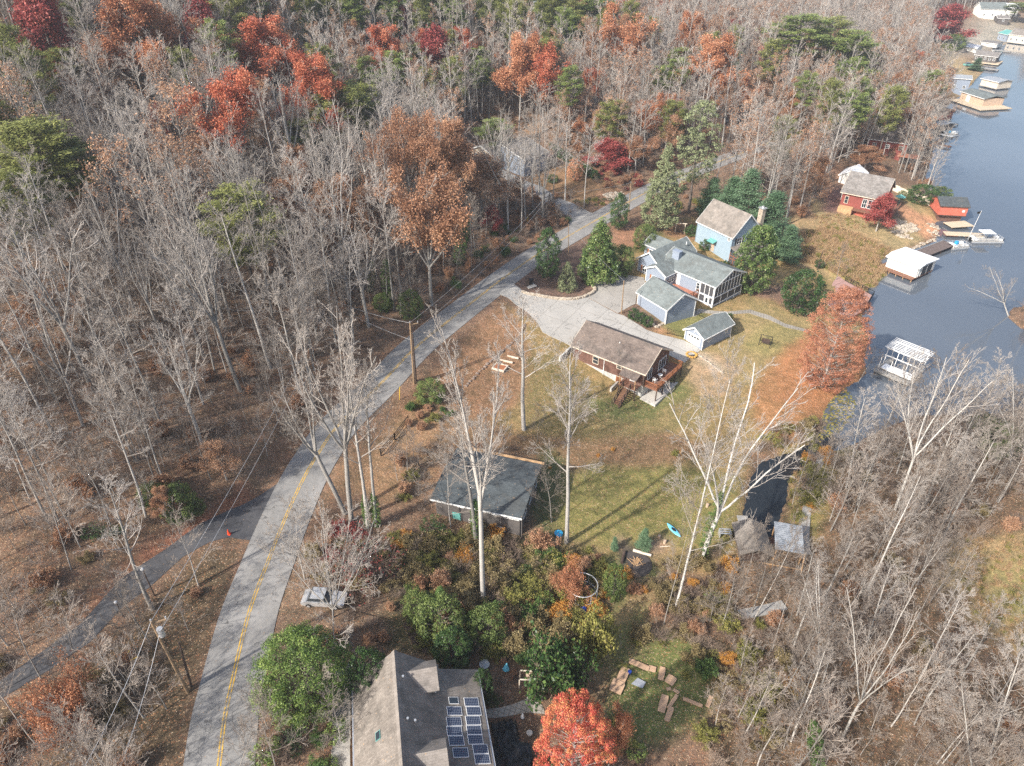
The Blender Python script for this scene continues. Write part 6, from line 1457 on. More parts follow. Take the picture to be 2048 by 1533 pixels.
BRG = brush_kind('brush_gold_fine', 398, 2.6, 3, 'orange', 34, per=16, size=.045)
TW = .014; SMALLFAN = bare_kind('small_fan', fan_tree(555, 11, 12, .14, 9, (5, 4, 3), .12, 1.15, True), 11, 12)
BRR = brush_kind('brush_sparse_red', 399, 2.0, 2.4, 'crimson', 18, per=2, size=.05, keep=.35)
# --- trees one can point at
B = BARE; GS = 'bare trees standing by the road bend'
for (k, bx, by, tx, ty, w, lb) in [
 (HERO[0], 703, 1042, 672, 622, 190, 'largest grey bare tree of the roadside clump, its wide crown hanging over the road'),
 (HERO[1], 690, 1028, 575, 745, 150, 'bare grey tree leaning left over the road beside the largest roadside tree'),
 (HERO[2], 735, 1056, 700, 700, 110, 'ivy footed bare trunk third in the roadside clump'),
 (HERO[3], 752, 1053, 728, 735, 110, 'ivy footed bare trunk at the right end of the roadside clump'),
 (HERO[1], 967, 1209, 935, 640, 190, 'very tall bare tree rising in front of the dark house'),
 (HERO[3], 955, 1095, 925, 830, 150, 'ivy wrapped bare tree just left of the tallest trunk before the dark house'),
 (HERO[2], 1048, 860, 1035, 585, 130, 'bare grey tree on the slope between driveway and dark house'),
 (HERO[2], 1133, 1085, 1148, 700, 140, 'tall pale bare trunk rising beside the round blue tub'),
 (SMALL[0], 902, 1055, 885, 905, 120, 'thin bare tree at the left front corner of the dark house'),
 (SMALL[1], 1103, 1045, 1085, 930, 80, 'small crooked bare tree at the right side of the dark house'),
 (SMALL[2], 1170, 963, 1165, 925, 25, 'tiny bare sapling on the green lawn'),
 (SMALL[2], 1130, 870, 1150, 760, 110, 'bushy leafless sapling on the slope below the log house'),
 ]: tree(k, bx, by, ty, w, lb, 'bare_tree', tx=tx)
for (k, bx, by, tx, ty, w, lb) in [
 (HERO[2], 305, 1218, 200, 975, 130, 'large pale trunk leaning left over the asphalt drive'),
 (SMALL[0], 142, 1140, 70, 960, 110, 'bare tree on the slope above the left end of the asphalt drive'),
 (SMALL[1], 83, 1358, 20, 1200, 130, 'bare tree at the left edge below the asphalt drive'), (SMALL[2], 153, 1354, 110, 1195, 110, 'ivy footed bare tree below the asphalt drive near the gold bush'),
 (SMALLFAN, 667, 1235, 655, 1035, 230, 'low spreading bare tree whose branches hide the parked car'), (SMALL[1], 610, 1160, 590, 1020, 120, 'small bare tree at the roadside above the parked car'),
 (SMALL[0], 550, 1533, 520, 1400, 120, 'pale bare tree in front of the broad evergreen'), (SMALL[2], 470, 1560, 500, 1440, 90, 'small bare tree at the bottom edge beside the road')]: tree(k, bx, by, ty, w, lb, 'bare_tree', tx=tx)
WB = 'white barked trees'
for (k, bx, by, tx, ty, w, lb) in [
 (WHITE[2], 1352, 1212, 1470, 720, 150, 'tallest white barked trunk leaning right across the lawn'),
 (WHITE[0], 1400, 1123, 1530, 760, 330, 'broad white limbed tree with an ivy covered trunk beside the creek'),
 (SMALL[0], 1327, 1251, 1385, 1000, 60, 'thin pale tree just left of the tallest white trunk'),
 (SMALL[1], 1480, 1190, 1520, 1050, 80, 'small pale tree in front of the shingled creek shed'),
 (SMALL[2], 1507, 1240, 1590, 1050, 95, 'small white tree crossing in front of the boat shelter'),
 (SMALL[0], 1545, 1300, 1590, 1170, 75, 'thin pale tree on the brush slope below the footbridge'),
 (WHITE[3], 1692, 977, 1738, 790, 110, 'pale bare tree on the creek bank nearest the lily pads'),
 (WHITE[1], 1790, 1020, 1915, 705, 190, 'largest white tree of the right hand wood, with its crown before the lake'),
 (WHITE[2], 1735, 1180, 1840, 930, 110, 'long white trunk slanting through the middle of the right hand wood'),
 (WHITE[4], 1880, 1090, 1990, 860, 130, 'white tree slanting up beside the marsh edge'),
 (WHITE[3], 1849, 1013, 1930, 815, 110, 'white tree just right of the largest tree in the right hand wood'),
 (WHITE[0], 2020, 935, 2040, 735, 110, 'white tree at the right picture edge above the green bushes'),
 (WHITE[4], 1805, 1205, 1885, 1080, 70, 'slim white tree between the wood and the marsh'),
 (WHITE[1], 1634, 1352, 1652, 1130, 130, 'white forked tree above the centre of the lower right wood'),
 (WHITE[3], 1582, 1483, 1640, 1290, 110, 'pale tree near the bottom edge, left in the lower right wood'),
 (WHITE[0], 1683, 1480, 1810, 1195, 200, 'broad white tree leaning right in the lower right wood'),
 (WHITE[4], 1950, 1560, 1912, 1330, 120, 'white tree at the bottom edge with a slight left lean'),
 (WHITE[2], 1976, 1533, 2045, 1290, 140, 'white tree near the bottom right corner'),
 (WHITE[0], 2018, 634, 1975, 520, 95, 'white bare tree leaning over the lake from the small grassy point'),
 (SMALL[1], 1420, 1243, 1425, 1195, 80, 'low spreading white shrub tree in brush right of the tallest white trunk'),
 (SMALL[0], 1672, 560, 1690, 490, 40, 'slender pale sapling at the lake deck fence in the straw field'),
 (SMALL[2], 1716, 765, 1750, 700, 60, 'bare sapling between the red cypress and the open boathouse')]: tree(k, bx, by, ty, w, lb, 'white_tree', tx=tx)
for (bx, by, ty, w, lb) in [(1742, 1053 + 10, 1010, 14, 0)][:0]: pass
def ivy(bx, by, ty, tx, wpx, lb):
    tree(VINE, bx, by, ty, wpx, lb, 'ivy', 'ivy', tx=tx)
ivy(1400, 1121, 985, 1443, 18, 'green ivy climbing the trunk of the broad white limbed tree'); ivy(737, 1054, 990, 727, 14, 'green ivy on the third trunk of the roadside clump'); ivy(754, 1052, 985, 745, 16, 'green ivy on the last trunk of the roadside clump')
ivy(955, 1092, 1000, 950, 18, 'green ivy wrapped round the trunk before the dark house'); ivy(776, 605, 520, 770, 18, 'bright green ivy column on a trunk left of the road in the wood'); ivy(914, 530, 430, 935, 22, 'dark ivy tower in the wood above the road'); ivy(1637, 1533, 1440, 1628, 26, 'ivy covering a trunk at the bottom of the right hand wood'); ivy(882, 1240, 1175, 880, 22, 'ivy column in the thicket below the dark house'); ivy(740, 585, 520, 745, 12, 'thin ivy column beside the bright green ivy in the wood')
for a in [
 (OAK['crimson'][0], 95, 200, 0, 95, 'crimson tree at the top left corner', 'red_tree'), (OAK['orange'][0], 285, 235, 12, 155, 'large orange red oak near the top left', 'orange_tree'),
 (OAK['tan'][0], 150, 190, 85, 80, 'yellowish tan tree between crimson tree and orange red oak', 'tan_tree'),
 (OAK['crimson'][0], 408, 150, 12, 65, 'dusky red tree right of the large orange red oak', 'red_tree'), (OAK['orange'][1], 430, 215, 48, 100, 'salmon orange tree above the bright red oak', 'orange_tree'),
 (OAK['red'][0], 528, 225, 55, 130, 'broad red orange oak at upper left centre', 'red_tree'), (OAK['red'][1], 462, 395, 145, 140, 'bright scarlet oak with bare grey trunks below', 'red_tree'),
 (OAK['red'][0], 630, 335, 130, 105, 'bright red oak beside the olive pine at upper centre', 'red_tree'), (OAK['tan'][0], 408, 400, 283, 95, 'small tan oak under the scarlet oak', 'tan_tree'),
 (OAK['tan'][0], 565, 495, 378, 95, 'tan oak in the wood left of the big rust oak', 'tan_tree'), (OAK['crimson'][0], 322, 335, 225, 45, 'dark red understory tree in the left wood', 'red_tree'),
 (BIGOAK, 815, 478, 222, 165, 'huge rust brown oak in the middle of the upper wood', 'rust_tree'), (OAK['rust'][0], 900, 470, 275, 105, 'rust brown oak at the right of the huge oak', 'rust_tree'), (OAK['rust'][1], 850, 610, 350, 150, 'brown leafed tree above the road, below the huge oak', 'rust_tree'),
 (OAK['tan'][0], 960, 445, 320, 130, 'tan pink leafed tree below the grey ranch house', 'tan_tree'), (OAK['tan'][0], 1032, 425, 365, 45, 'small tan tree by the side road poles', 'tan_tree'),
 (OAK['red'][0], 765, 205, 66, 80, 'salmon red tree in the upper middle wood', 'red_tree'), (OAK['crimson'][0], 800, 130, 20, 36, 'narrow red tree near the top edge', 'red_tree'), (OAK['red'][1], 835, 170, 58, 44, 'small red tree right of the narrow red tree', 'red_tree'),
 (OAK['crimson'][0], 872, 205, 70, 66, 'deep red tree left of the bright red pair', 'red_tree'), (OAK['red'][0], 924, 180, 68, 55, 'bright red round tree above the orange pair', 'red_tree'), (OAK['crimson'][0], 901, 215, 125, 25, 'tiny bright crimson tree below the deep red tree', 'red_tree'),
 (OAK['orange'][0], 1038, 262, 90, 100, 'orange half of the large orange and red pair', 'orange_tree'), (OAK['red'][1], 1088, 265, 92, 100, 'red brown half of the large orange and red pair', 'red_tree'),
 (OAK['orange'][1], 1245, 190, 22, 105, 'salmon orange tree at the top centre right', 'orange_tree'), (OAK['orange'][0], 1385, 160, 40, 70, 'pale orange tree left of the small red tree at top right', 'orange_tree'), (OAK['crimson'][0], 1468, 120, 50, 48, 'small deep red tree at the top right wood', 'red_tree'),
 (OAK['orange'][0], 1412, 240, 90, 120, 'golden orange oak by the asphalt patch', 'orange_tree'), (OAK['orange'][1], 1482, 250, 160, 70, 'orange tree at the right of the golden orange oak', 'orange_tree'), (OAK['rust'][0], 1440, 255, 165, 60, 'rust orange tree between the two oaks by the asphalt patch', 'rust_tree'),
 (OAK['crimson'][0], 1895, 88, 18, 75, 'dark crimson tree beside the gravel drive at top right', 'red_tree'), (OAK['crimson'][0], 1865, 85, 45, 60, 'plum coloured tree left of the dark crimson one', 'red_tree'),
 (OAK['crimson'][0], 1220, 340, 285, 65, 'dusky maroon tree on the bank above the hedge', 'red_tree'), (OAK['rust'][1], 1275, 345, 270, 60, 'rust brown young tree on the red bank', 'rust_tree'), (OAK['orange'][1], 1170, 290, 235, 45, 'small yellow orange tree on the bank', 'orange_tree'),
 (OAK['crimson'][0], 983, 470, 418, 32, 'small magenta red tree above the road bank', 'red_tree'), (OAK['rust'][0], 1735, 345, 300, 60, 'rust red young tree beside the red barn house', 'rust_tree'), (OAK['crimson'][0], 1765, 463, 395, 45, 'small dark red tree in front of the red house deck', 'red_tree'),
 (OAK['tan'][0], 440, 960, 890, 70, 'pinkish tan young tree at the edge of the left wood', 'tan_tree'), (OAK['rust'][0], 325, 1050, 985, 45, 'rust brown young tree on the red clay bank', 'rust_tree'), (OAK['tan'][0], 70, 700, 600, 110, 'tan leafed tree low in the left wood', 'tan_tree'),
 (BRG, 115, 1455, 1365, 110, 'bright orange gold bush at the bottom left', 'orange_bush'), (OAK['orange'][1], 1225, 1550, 1440, 85, 'peach coloured tree beside the red maple', 'orange_tree'),
 (PINE[0], 75, 475, 235, 175, 'large dark pine at the left edge', 'pine_tree'), (PINE[1], 10, 400, 200, 90, 'pine cut by the left edge', 'pine_tree'), (PINE[0], 120, 240, 95, 90, 'yellow green pine under the crimson tree', 'pine_tree'), (PINE[1], 480, 600, 378, 155, 'olive pine alone in the middle of the left wood', 'pine_tree'),
 (PINE[0], 690, 340, 160, 120, 'olive pine right of the bright red oak', 'pine_tree'), (PINE[2], 752, 260, 145, 70, 'green pine behind the huge rust oak', 'pine_tree'), (PINE[2], 795, 250, 100, 60, 'slim dark pine above the huge rust oak', 'pine_tree'), (PINE[1], 600, 345, 240, 90, 'shaded olive pine left of the large olive pine', 'pine_tree'),
 (PINE[0], 45, 540, 335, 120, 'broad pine low at the left edge', 'pine_tree'), (PINE[1], 150, 440, 275, 100, 'olive pine right of the large dark pine at the left edge', 'pine_tree'), (PINE[1], 645, 345, 200, 90, 'olive pine touching the bright red oak', 'pine_tree'), (PINE[0], 722, 310, 165, 80, 'yellow olive pine before the green pine behind the rust oak', 'pine_tree'),
 (PINE[2], 985, 332, 240, 66, 'bright green pine in front of the grey ranch house', 'pine_tree'), (PINE[2], 1144, 290, 128, 48, 'tall yellow green pine right of the orange and red pair', 'pine_tree'),
 (PINE[2], 1608, 190, 25, 110, 'big pine at the top right wood, leftmost of its group', 'pine_tree'), (PINE[0], 1660, 185, 35, 90, 'wide pine in the top right group above the lake', 'pine_tree'), (PINE[2], 1695, 215, 60, 90, 'dense pine right of the top right group', 'pine_tree'), (PINE[2], 1690, 260, 115, 65, 'lower dark pine of the top right group', 'pine_tree'), (PINE[2], 1755, 190, 95, 36, 'slim pine near the white outbuilding', 'pine_tree'), (PINE[0], 1565, 360, 235, 60, 'thin green pine behind the blue green firs', 'pine_tree'),
 (PINE[1], 1885, 140, 88, 36, 'dark small pine above the stilt cabin', 'pine_tree'), (FIR[0], 1955, 142, 115, 26, 'small green fir by the dark boathouse', 'fir_tree'), (PINE[2], 2030, 45, 5, 50, 'bright green tree in the top right corner', 'pine_tree'), (BALL, 1910, 100, 70, 44, 'round olive green shrub tree above the far shore', 'evergreen_bush'),
 (CEDAR[0], 1330, 462, 287, 92, 'big olive cedar beside the road', 'cedar_tree'), (CEDAR[1], 1398, 425, 205, 80, 'feathery tall cedar behind the big olive cedar', 'cedar_tree'),
 (FIR[0], 1500, 470, 338, 90, 'tallest blue green fir behind the light blue house', 'fir_tree'), (FIR[1], 1460, 450, 350, 75, 'blue green fir left of the tallest fir', 'fir_tree'), (FIR[0], 1540, 500, 380, 100, 'blue green fir right of the brick chimney', 'fir_tree'), (FIR[1], 1425, 430, 355, 60, 'leftmost blue green fir of the group', 'fir_tree'), (FIR[1], 1583, 522, 448, 62, 'lower green fir at the straw field edge', 'fir_tree'),
 (MAGN[1], 1517, 582, 455, 80, 'dark magnolia between the screened porch and the straw field', 'magnolia_tree'), (MAGN[0], 1202, 560, 438, 95, 'large olive green magnolia in the mulch bed by the road', 'magnolia_tree'), (BALL, 1243, 550, 495, 52, 'low green bushes at the foot of the large magnolia', 'evergreen_bush'),
 (ARBOR, 1096, 560, 458, 46, 'dark column evergreen in the mulch island', 'evergreen_tree'), (JUNI, 1135, 580, 524, 44, 'olive juniper cone in the mulch island', 'evergreen_bush'), (ARBOR, 1240, 460, 388, 36, 'narrow dark evergreen between the road and the swing frame', 'evergreen_tree'),
 (BALL, 1291, 500, 453, 46, 'round bright green bush above the grey house', 'evergreen_bush'), (DARKBALL, 1612, 620, 545, 82, 'round dark green bush on the lawn before the lake deck', 'evergreen_bush'), (CYP, 1682, 775, 578, 122, 'great rust red cypress at the lake edge', 'cypress_tree'),
 (EVER, 600, 1395, 1292, 190, 'broad bright evergreen between road and solar house', 'evergreen_tree'), (MAPLE, 1150, 1590, 1408, 155, 'scarlet maple at the bottom edge', 'maple_tree'),
 (DARKBALL, 735, 1400, 1310, 85, 'green holly between boardwalk and solar house roof', 'evergreen_bush'), (DARKBALL, 965, 1400, 1345, 45, 'dark shrub beside the solar panels', 'evergreen_bush'), (BR['holly'], 1112, 1385, 1295, 100, 'olive brown thicket bush above the red maple', 'thicket_bush'),
 (BALL, 1231, 1195, 1135, 46, 'bright green bush left of the fire circle', 'evergreen_bush'), (FIR[0], 1290, 1097, 1058, 30, 'small blue green spruce by the fire circle', 'fir_tree'), (FIR[1], 1230, 1100, 1072, 18, 'tiny dark spruce left of the bare soil', 'fir_tree'),
 (BALL, 350, 1035, 975, 70, 'dark green laurel on the red clay bank', 'evergreen_bush'), (BALL, 390, 1025, 1000, 34, 'small green laurel at the right of the clay bank', 'evergreen_bush'), (BALL, 300, 1010, 970, 50, 'green laurel beside the rust brown young tree', 'evergreen_bush'),
 (BALL, 880, 1270, 1205, 95, 'bright green thicket mound below the dark house', 'evergreen_bush'), (BALL, 975, 1280, 1225, 75, 'green thicket mound at the foot of the tallest trunk', 'evergreen_bush'), (DARKBALL, 905, 1330, 1270, 80, 'dark shrub mound above the solar house roof', 'evergreen_bush'), (BALL, 835, 1240, 1190, 60, 'leafy green bush left of the bright thicket mound', 'evergreen_bush'), (BR['olive'], 1190, 1310, 1240, 70, 'yellow olive bush beside the grassy track', 'thicket_bush'),
 (BRG, 1140, 1190, 1135, 55, 'golden bush hiding the trampoline', 'thicket_bush'), (BRR, 735, 1150, 1075, 120, 'pink red bush right of the parked car', 'red_bush'), (BRR, 690, 1150, 1095, 80, 'faded red bush above the parked car', 'red_bush'), (CONEB, 1150, 360, 318, 32, 'orange cone shaped shrub in the yard beyond the side road', 'orange_shrub'),
 (BALL, 860, 800, 765, 60, 'green honeysuckle bush right of the roadside pole', 'evergreen_bush'), (BALL, 765, 560 + 60, 590, 40, 'yellow green vine mound at the wood edge', 'evergreen_bush'), (BALL, 820, 635, 585, 50, 'lime green vine mound above the road', 'evergreen_bush'),
 (BALL, 2000, 905, 850, 80, 'green bush behind the white trees at the right edge', 'evergreen_bush'), (BALL, 1975, 860, 835, 60, 'low green bush on the shore right of the wood', 'evergreen_bush'), (DARKBALL, 1850, 405, 372, 60, 'dark green shore bush behind the board fence', 'evergreen_bush'), (BALL, 1883, 395, 375, 40, 'green bush above the red boathouse', 'evergreen_bush'),
 (BALL, 1805, 398, 382, 16, 'small yellow shrub at the board fence, left one', 'yellow_shrub'), (BALL, 1822, 402, 386, 14, 'small yellow shrub at the board fence, right one', 'yellow_shrub'), (HEDGE, 1268, 638, 618, 22, 'bronze shrub by the garage, upper of the row', 'evergreen_bush'), (HEDGE, 1282, 644, 626, 22, 'bronze shrub by the garage, middle of the row', 'evergreen_bush'), (HEDGE, 1296, 652, 634, 20, 'bronze shrub by the garage, lower of the row', 'evergreen_bush'), (HEDGE, 1460, 648, 628, 18, 'green shrub at the back corner of the small garage', 'evergreen_bush'),
 (HEDGE, 1640, 535, 520, 18, 'small dark shrub in the straw at the ramp', 'evergreen_bush'), (HEDGE, 1410, 500, 480, 20, 'yellow variegated shrub by the light blue house door', 'evergreen_bush'), (HEDGE, 1450, 535, 522, 18, 'low shrub at the corner of the light blue house', 'evergreen_bush'), (HEDGE, 1105, 365, 350, 22, 'dark round shrub alone beside the side road', 'evergreen_bush'), (HEDGE, 1385, 470, 452, 30, 'green shrub right of the swing frame', 'evergreen_bush'),
 ]: tree(*a[:6], name=a[6], cat='bush' if ('bush' in a[6] or 'shrub' in a[6]) else 'tree')
for i, (x, y) in enumerate(((1103,304),(1113,310),(1124,316),(1135,323),(1148,331),(1160,339),(1170,346),(1180,352),(1190,358))): tree(HEDGE, x, y, y - 17, 19, 'dark green round shrub in the slanting hedge row', 'hedge_shrub', 'shrub', 'dark shrubs of the slanting hedge row')
# --- the woods
def near(x, y):
    return any((x - a) ** 2 + (y - b) ** 2 < r * r for a, b, r in PLACED)
CLEAR = [[(1480,215),(1440,215),(1440,260),(1560,262),(1565,215)], [(930,255),(1090,235),(1120,265),(1060,330),(930,330)], [(1080,335),(1180,300),(1265,370),(1265,400),(1180,420),(1060,375)],
 [(160,1215),(240,1140),(400,1030),(520,955),(610,920),(640,960),(560,1100),(450,1130),(330,1230),(230,1310),(100,1420),(0,1440),(0,1340)], [(500,1060),(600,880),(1000,520),(1300,350),(1460,290),(1580,270),(1610,330),(1620,400),(1560,400),(1500,330),(1420,400),(1500,540),(1560,470),(1620,420),(1680,335),(1700,318),(1780,325),(1800,350),(1860,400),(1900,470),(1760,560),(1760,780),(1650,870),(1500,930),(1480,1090),(1440,1170),(1330,1230),(1240,1400),(1100,1533),(900,1650),(420,1700),(430,1440),(480,1200)],
 [(1820,55),(1860,35),(2048,0),(2100,0),(2060,90),(1990,110),(1960,160),(1930,200),(1880,230),(1860,180),(1840,120)], [(1560,1040),(1430,1150),(1440,1230),(1500,1200),(1620,1150),(1650,1080),(1640,1000)], [(1900,1090),(2048,1060),(2200,1050),(2200,1380),(2048,1300),(1960,1240)], [(1245,1320),(1330,1290),(1440,1390),(1300,1533),(1220,1400)], [(1050,10),(1140,15),(1160,62),(1060,62)], [(1720,30),(1790,30),(1790,62),(1720,62)], [(915,320),(1070,320),(1060,400),(930,410)], [(560,1533),(600,1250),(760,1280),(1000,1300),(1010,1600)]]
CL = [np.array(c, float) for c in CLEAR]; RB = catmull(rc, 1)
cand = []
r = np.random.default_rng(5)
def gridpts(x0, x1, y0, y1, s):
    gx, gy = np.meshgrid(np.arange(x0, x1, s), np.arange(y0, y1, s)); gx = gx + r.uniform(-.46, .46, gx.shape) * s; gy = gy + r.uniform(-.46, .46, gy.shape) * s; return gx.ravel(), gy.ravel()
def usable(X, Y, clear=True, margin=60):
    Z = Hsample(X, Y); dep = Y * TC - (Z - HC) * TS; ok = dep > 18; dep = np.where(ok, dep, 18); px = 1024 + F * X / dep; py = 766.5 - F * (Y * TS + (Z - HC) * TC) / dep
    ok &= (px > -margin * 2) & (px < 2048 + margin * 2) & (py > -30) & (py < 1533 + margin * 2.5) & ~(inside(X, Y, LW) & ~inside(X, Y, SPIT)) & (dist_poly(X, Y, LW) > .8)
    ok &= dist_poly(X, Y, rc[:, :2], False) > 5.5
    if clear:
        for c in CL: ok &= ~inside(px, py, c)
    return ok, px, py, Z, dep
X, Y = gridpts(-330, 420, 22, 620, 5.5); ok, px, py, Z, dep = usable(X, Y); X, Y, px, py, Z, dep = (a[ok] for a in (X, Y, px, py, Z, dep))
# pines lie behind the top centre, warm crowns are strewn over the upper wood
kindsel = r.random(len(X)); order = np.argsort(dep)
bare_n = leaf_n = pine_n = small_n = 0; FARP = []
REG = [(lambda x, y: x > 1430 and y > 800, 'pale bare tree in the right hand wood between creek and marsh', 'bare trees of the right hand wood'), (lambda x, y: x < 520 and y > 1000, 'bare tree near the asphalt drive at bottom left', 'bare trees by the asphalt drive'),
 (lambda x, y: x < 620 and y > 560, 'slim grey bare tree on the leaf covered slope left of the road', 'bare trees on the slope left of the road'), (lambda x, y: x < 1000, 'grey bare tree in the left wood above the leafy slope', 'bare trees of the upper left wood'), (lambda x, y: True, 'grey bare tree in the wood beyond the houses', 'bare trees of the wood beyond the houses')]
for i in order:
    x, y, u, v, z, d = X[i], Y[i], px[i], py[i], Z[i], dep[i]; k = kindsel[i]
    if near(x, y) and d < 260: continue
    p = Vector((x, y, z)); right = u > 1430 and v > 800; lowleft = u < 560 and v > 1080; centre = v > 820 and not right and not lowleft and u > 480
    if centre or (lowleft and k < .45): continue
    if d > 120 and u > 600 and u < 1300 and v < 150 and r.random() < .62: typ = 'pine'
    elif right: typ = 'bare'
    else:
        far = v < 330; typ = 'bare' if k < (.72 if far else .965) else ('pine' if far and k < .83 else 'leaf')
    rot = r.uniform(0, 6.28)
    if typ == 'bare':
        if v > 330 and u < 900 and r.random() < .12: continue
        H = r.uniform(17, 26) * (1 if not right else .62) * (.45 if lowleft else 1) * (1.0 if v < 900 else .85); n = 0
        if bare_n < 262:
            K = (BARE * 3 + BARE_L) if not right else (WHITE[2:] + BARE[:6] + SMALL); kk = K[int(r.integers(len(K)))]
            if lowleft: kk = SMALL[int(r.integers(3))]
            for f, lb, gr in REG:
                if f(u, v): break
            plant(kk, p, H, H * kk.W / kk.H * r.uniform(.85, 1.2), lb, 'bare_tree', 'tree', gr, rot, (r.normal() * .03, r.normal() * .03)); bare_n += 1
        else: FARP.append((x, y, z, H, rot, 0, d))
    elif typ == 'pine':
        if pine_n < 150: plant(PINE[int(r.integers(3))], p, r.uniform(15, 22), r.uniform(6.5, 9.5), 'green pine scattered in the wood beyond the road', 'pine_tree', 'tree', 'green pines scattered in the upper wood', rot); pine_n += 1
    else:
        c = ('orange', 'red', 'rust', 'tan', 'tan', 'rust')[int(r.integers(6)) if v < 330 else 2 + int(r.integers(3))]
        if leaf_n < 150: K = OAK[c]; s_ = r.uniform(.5, .95); plant(K[int(r.integers(len(K)))], p, 17 * s_, 9 * s_, '%s leafed tree scattered in the upper wood' % c, c + '_tree', 'tree', 'scattered %s leafed trees of the upper wood' % c, rot); leaf_n += 1
print('bare', bare_n, 'pine', pine_n, 'leaf', leaf_n, 'far', len(FARP))
# --- masses nobody could count, scattered with geometry nodes
def scatter(name, label_unused, pts, meshes):
    """pts: rows of x, y, z, scale xy, scale z, rotation, index"""
    c = bpy.data.collections.new(name + '_shapes')
    for i, me in enumerate(meshes):
        c.objects.link(bpy.data.objects.new('%s_shape_%02d' % (name, i), me))
    pts = np.array(pts, float); me = bpy.data.meshes.new(name); n = len(pts); me.vertices.add(n); me.vertices.foreach_set('co', pts[:, :3].astype(np.float32).ravel())
    a = me.attributes.new('scl', 'FLOAT_VECTOR', 'POINT'); a.data.foreach_set('vector', pts[:, [3, 3, 4]].astype(np.float32).ravel())
    a = me.attributes.new('rot', 'FLOAT_VECTOR', 'POINT'); q = np.zeros((n, 3), np.float32); q[:, 2] = pts[:, 5]; a.data.foreach_set('vector', q.ravel())
    a = me.attributes.new('idx', 'INT', 'POINT'); a.data.foreach_set('value', pts[:, 6].astype(np.int32))
    o = obj(name, me); o['kind'] = 'stuff'
    g = bpy.data.node_groups.new(name, 'GeometryNodeTree'); g.interface.new_socket('Geometry', in_out='INPUT', socket_type='NodeSocketGeometry'); g.interface.new_socket('Geometry', in_out='OUTPUT', socket_type='NodeSocketGeometry')
    N = g.nodes; gi = N.new('NodeGroupInput'); go = N.new('NodeGroupOutput'); mp = N.new('GeometryNodeMeshToPoints'); ip = N.new('GeometryNodeInstanceOnPoints'); ci = N.new('GeometryNodeCollectionInfo')
    ci.inputs['Collection'].default_value = c; ci.inputs['Separate Children'].default_value = True; ci.inputs['Reset Children'].default_value = True; ip.inputs['Pick Instance'].default_value = True
    def at(nm, ty): x = N.new('GeometryNodeInputNamedAttribute'); x.data_type = ty; x.inputs['Name'].default_value = nm; return x.outputs['Attribute']
    L = g.links.new; L(gi.outputs[0], mp.inputs['Mesh']); L(mp.outputs[0], ip.inputs['Points']); L(ci.outputs[0], ip.inputs['Instance']); L(at('idx', 'INT'), ip.inputs['Instance Index']); L(at('scl', 'FLOAT_VECTOR'), ip.inputs['Scale']); L(at('rot', 'FLOAT_VECTOR'), ip.inputs['Rotation']); L(ip.outputs[0], go.inputs[0])
    o.modifiers.new('scatter', 'NODES').node_group = g; return o
fm = [k.whole() for k in FAR + FAR_L] + [b_.whole() for b_ in BARE[:4]]
rows = []
for x, y, z, H, rot, _, d in FARP:
    i = int(r.integers(3)) if r.random() < .86 else 3 + int(r.integers(2))
    if d < 170: i = 5 + int(r.integers(4))
    rows.append((x, y, z - .1, H / 22, H / 22, rot, i))
X, Y = gridpts(-330, 420, 150, 620, 6.5); ok, px, py, Z, dep = usable(X, Y); ok &= dep > 190
for x, y, z in zip(X[ok], Y[ok], Z[ok]): H = r.uniform(13, 20); rows.append((x, y, z, H / 22, H / 22, r.uniform(0, 6.28), int(r.integers(5))))
scatter('distant_forest', '', rows, fm)
# saplings and brush under the wood
def zone_of(u, v):
    if u > 1430 and v > 800: return 'right'
    if v > 1070 and 760 < u < 1500: return 'thicket'
    if u < 520 and v > 1040: return 'lowleft'
    return 'wood'
KB = [k.whole() if k.trunk else k.crown for k in BR_BARE + [BR['olive'], BR['rust'], BR['ivy'], BR['gold'], BR['crimson'], BR['tan'], BR['holly'], LOWB['evergreen'], LOWB['olive'], LOWB['holly'], LOWB['drab']] + SMALL + [BR['drab']]]
MIX = {'wood': [0,1,2,0,1,2,4,8,14,15,16,14,8,2], 'right': [0,1,2,0,1,2,8,14,15,16,14,15,16,0,17], 'thicket': [0,1,3,17,5,17,6,10,11,12,17,13,3,8,17,7,0,2], 'lowleft': [0,1,2,4,12,17,17,13,8,0,1,14,15]}
rows = []
X, Y = gridpts(-130, 200, 24, 230, 2.6); ok, px, py, Z, dep = usable(X, Y); keep = ok & (r.random(len(X)) < np.clip(130 / dep, .25, .8))
for x, y, z, u, v in zip(X[keep], Y[keep], Z[keep], px[keep], py[keep]):
    zo = zone_of(u, v)
    m = MIX[zo]; i = m[int(r.integers(len(m)))]; s_ = r.uniform(.45, 1.15) if i < 14 else r.uniform(.35, .8)
    rows.append((x, y, z - .05, s_, s_ * r.uniform(.8, 1.2), r.uniform(0, 6.28), i))
X, Y = gridpts(-190, 150, 24, 260, 3.4); ok, px, py, Z, dep = usable(X, Y); keep = ok & (((px < 1000) & (r.random(len(X)) < .48)) | ((px > 1430) & (py > 820) & (r.random(len(X)) < .3)))
for x, y, z, u in zip(X[keep], Y[keep], Z[keep], px[keep]): s_ = r.uniform(.7, 1.55); rows.append((x, y, z - .05, s_, s_, r.uniform(0, 6.28), 14 + int(r.integers(3))))
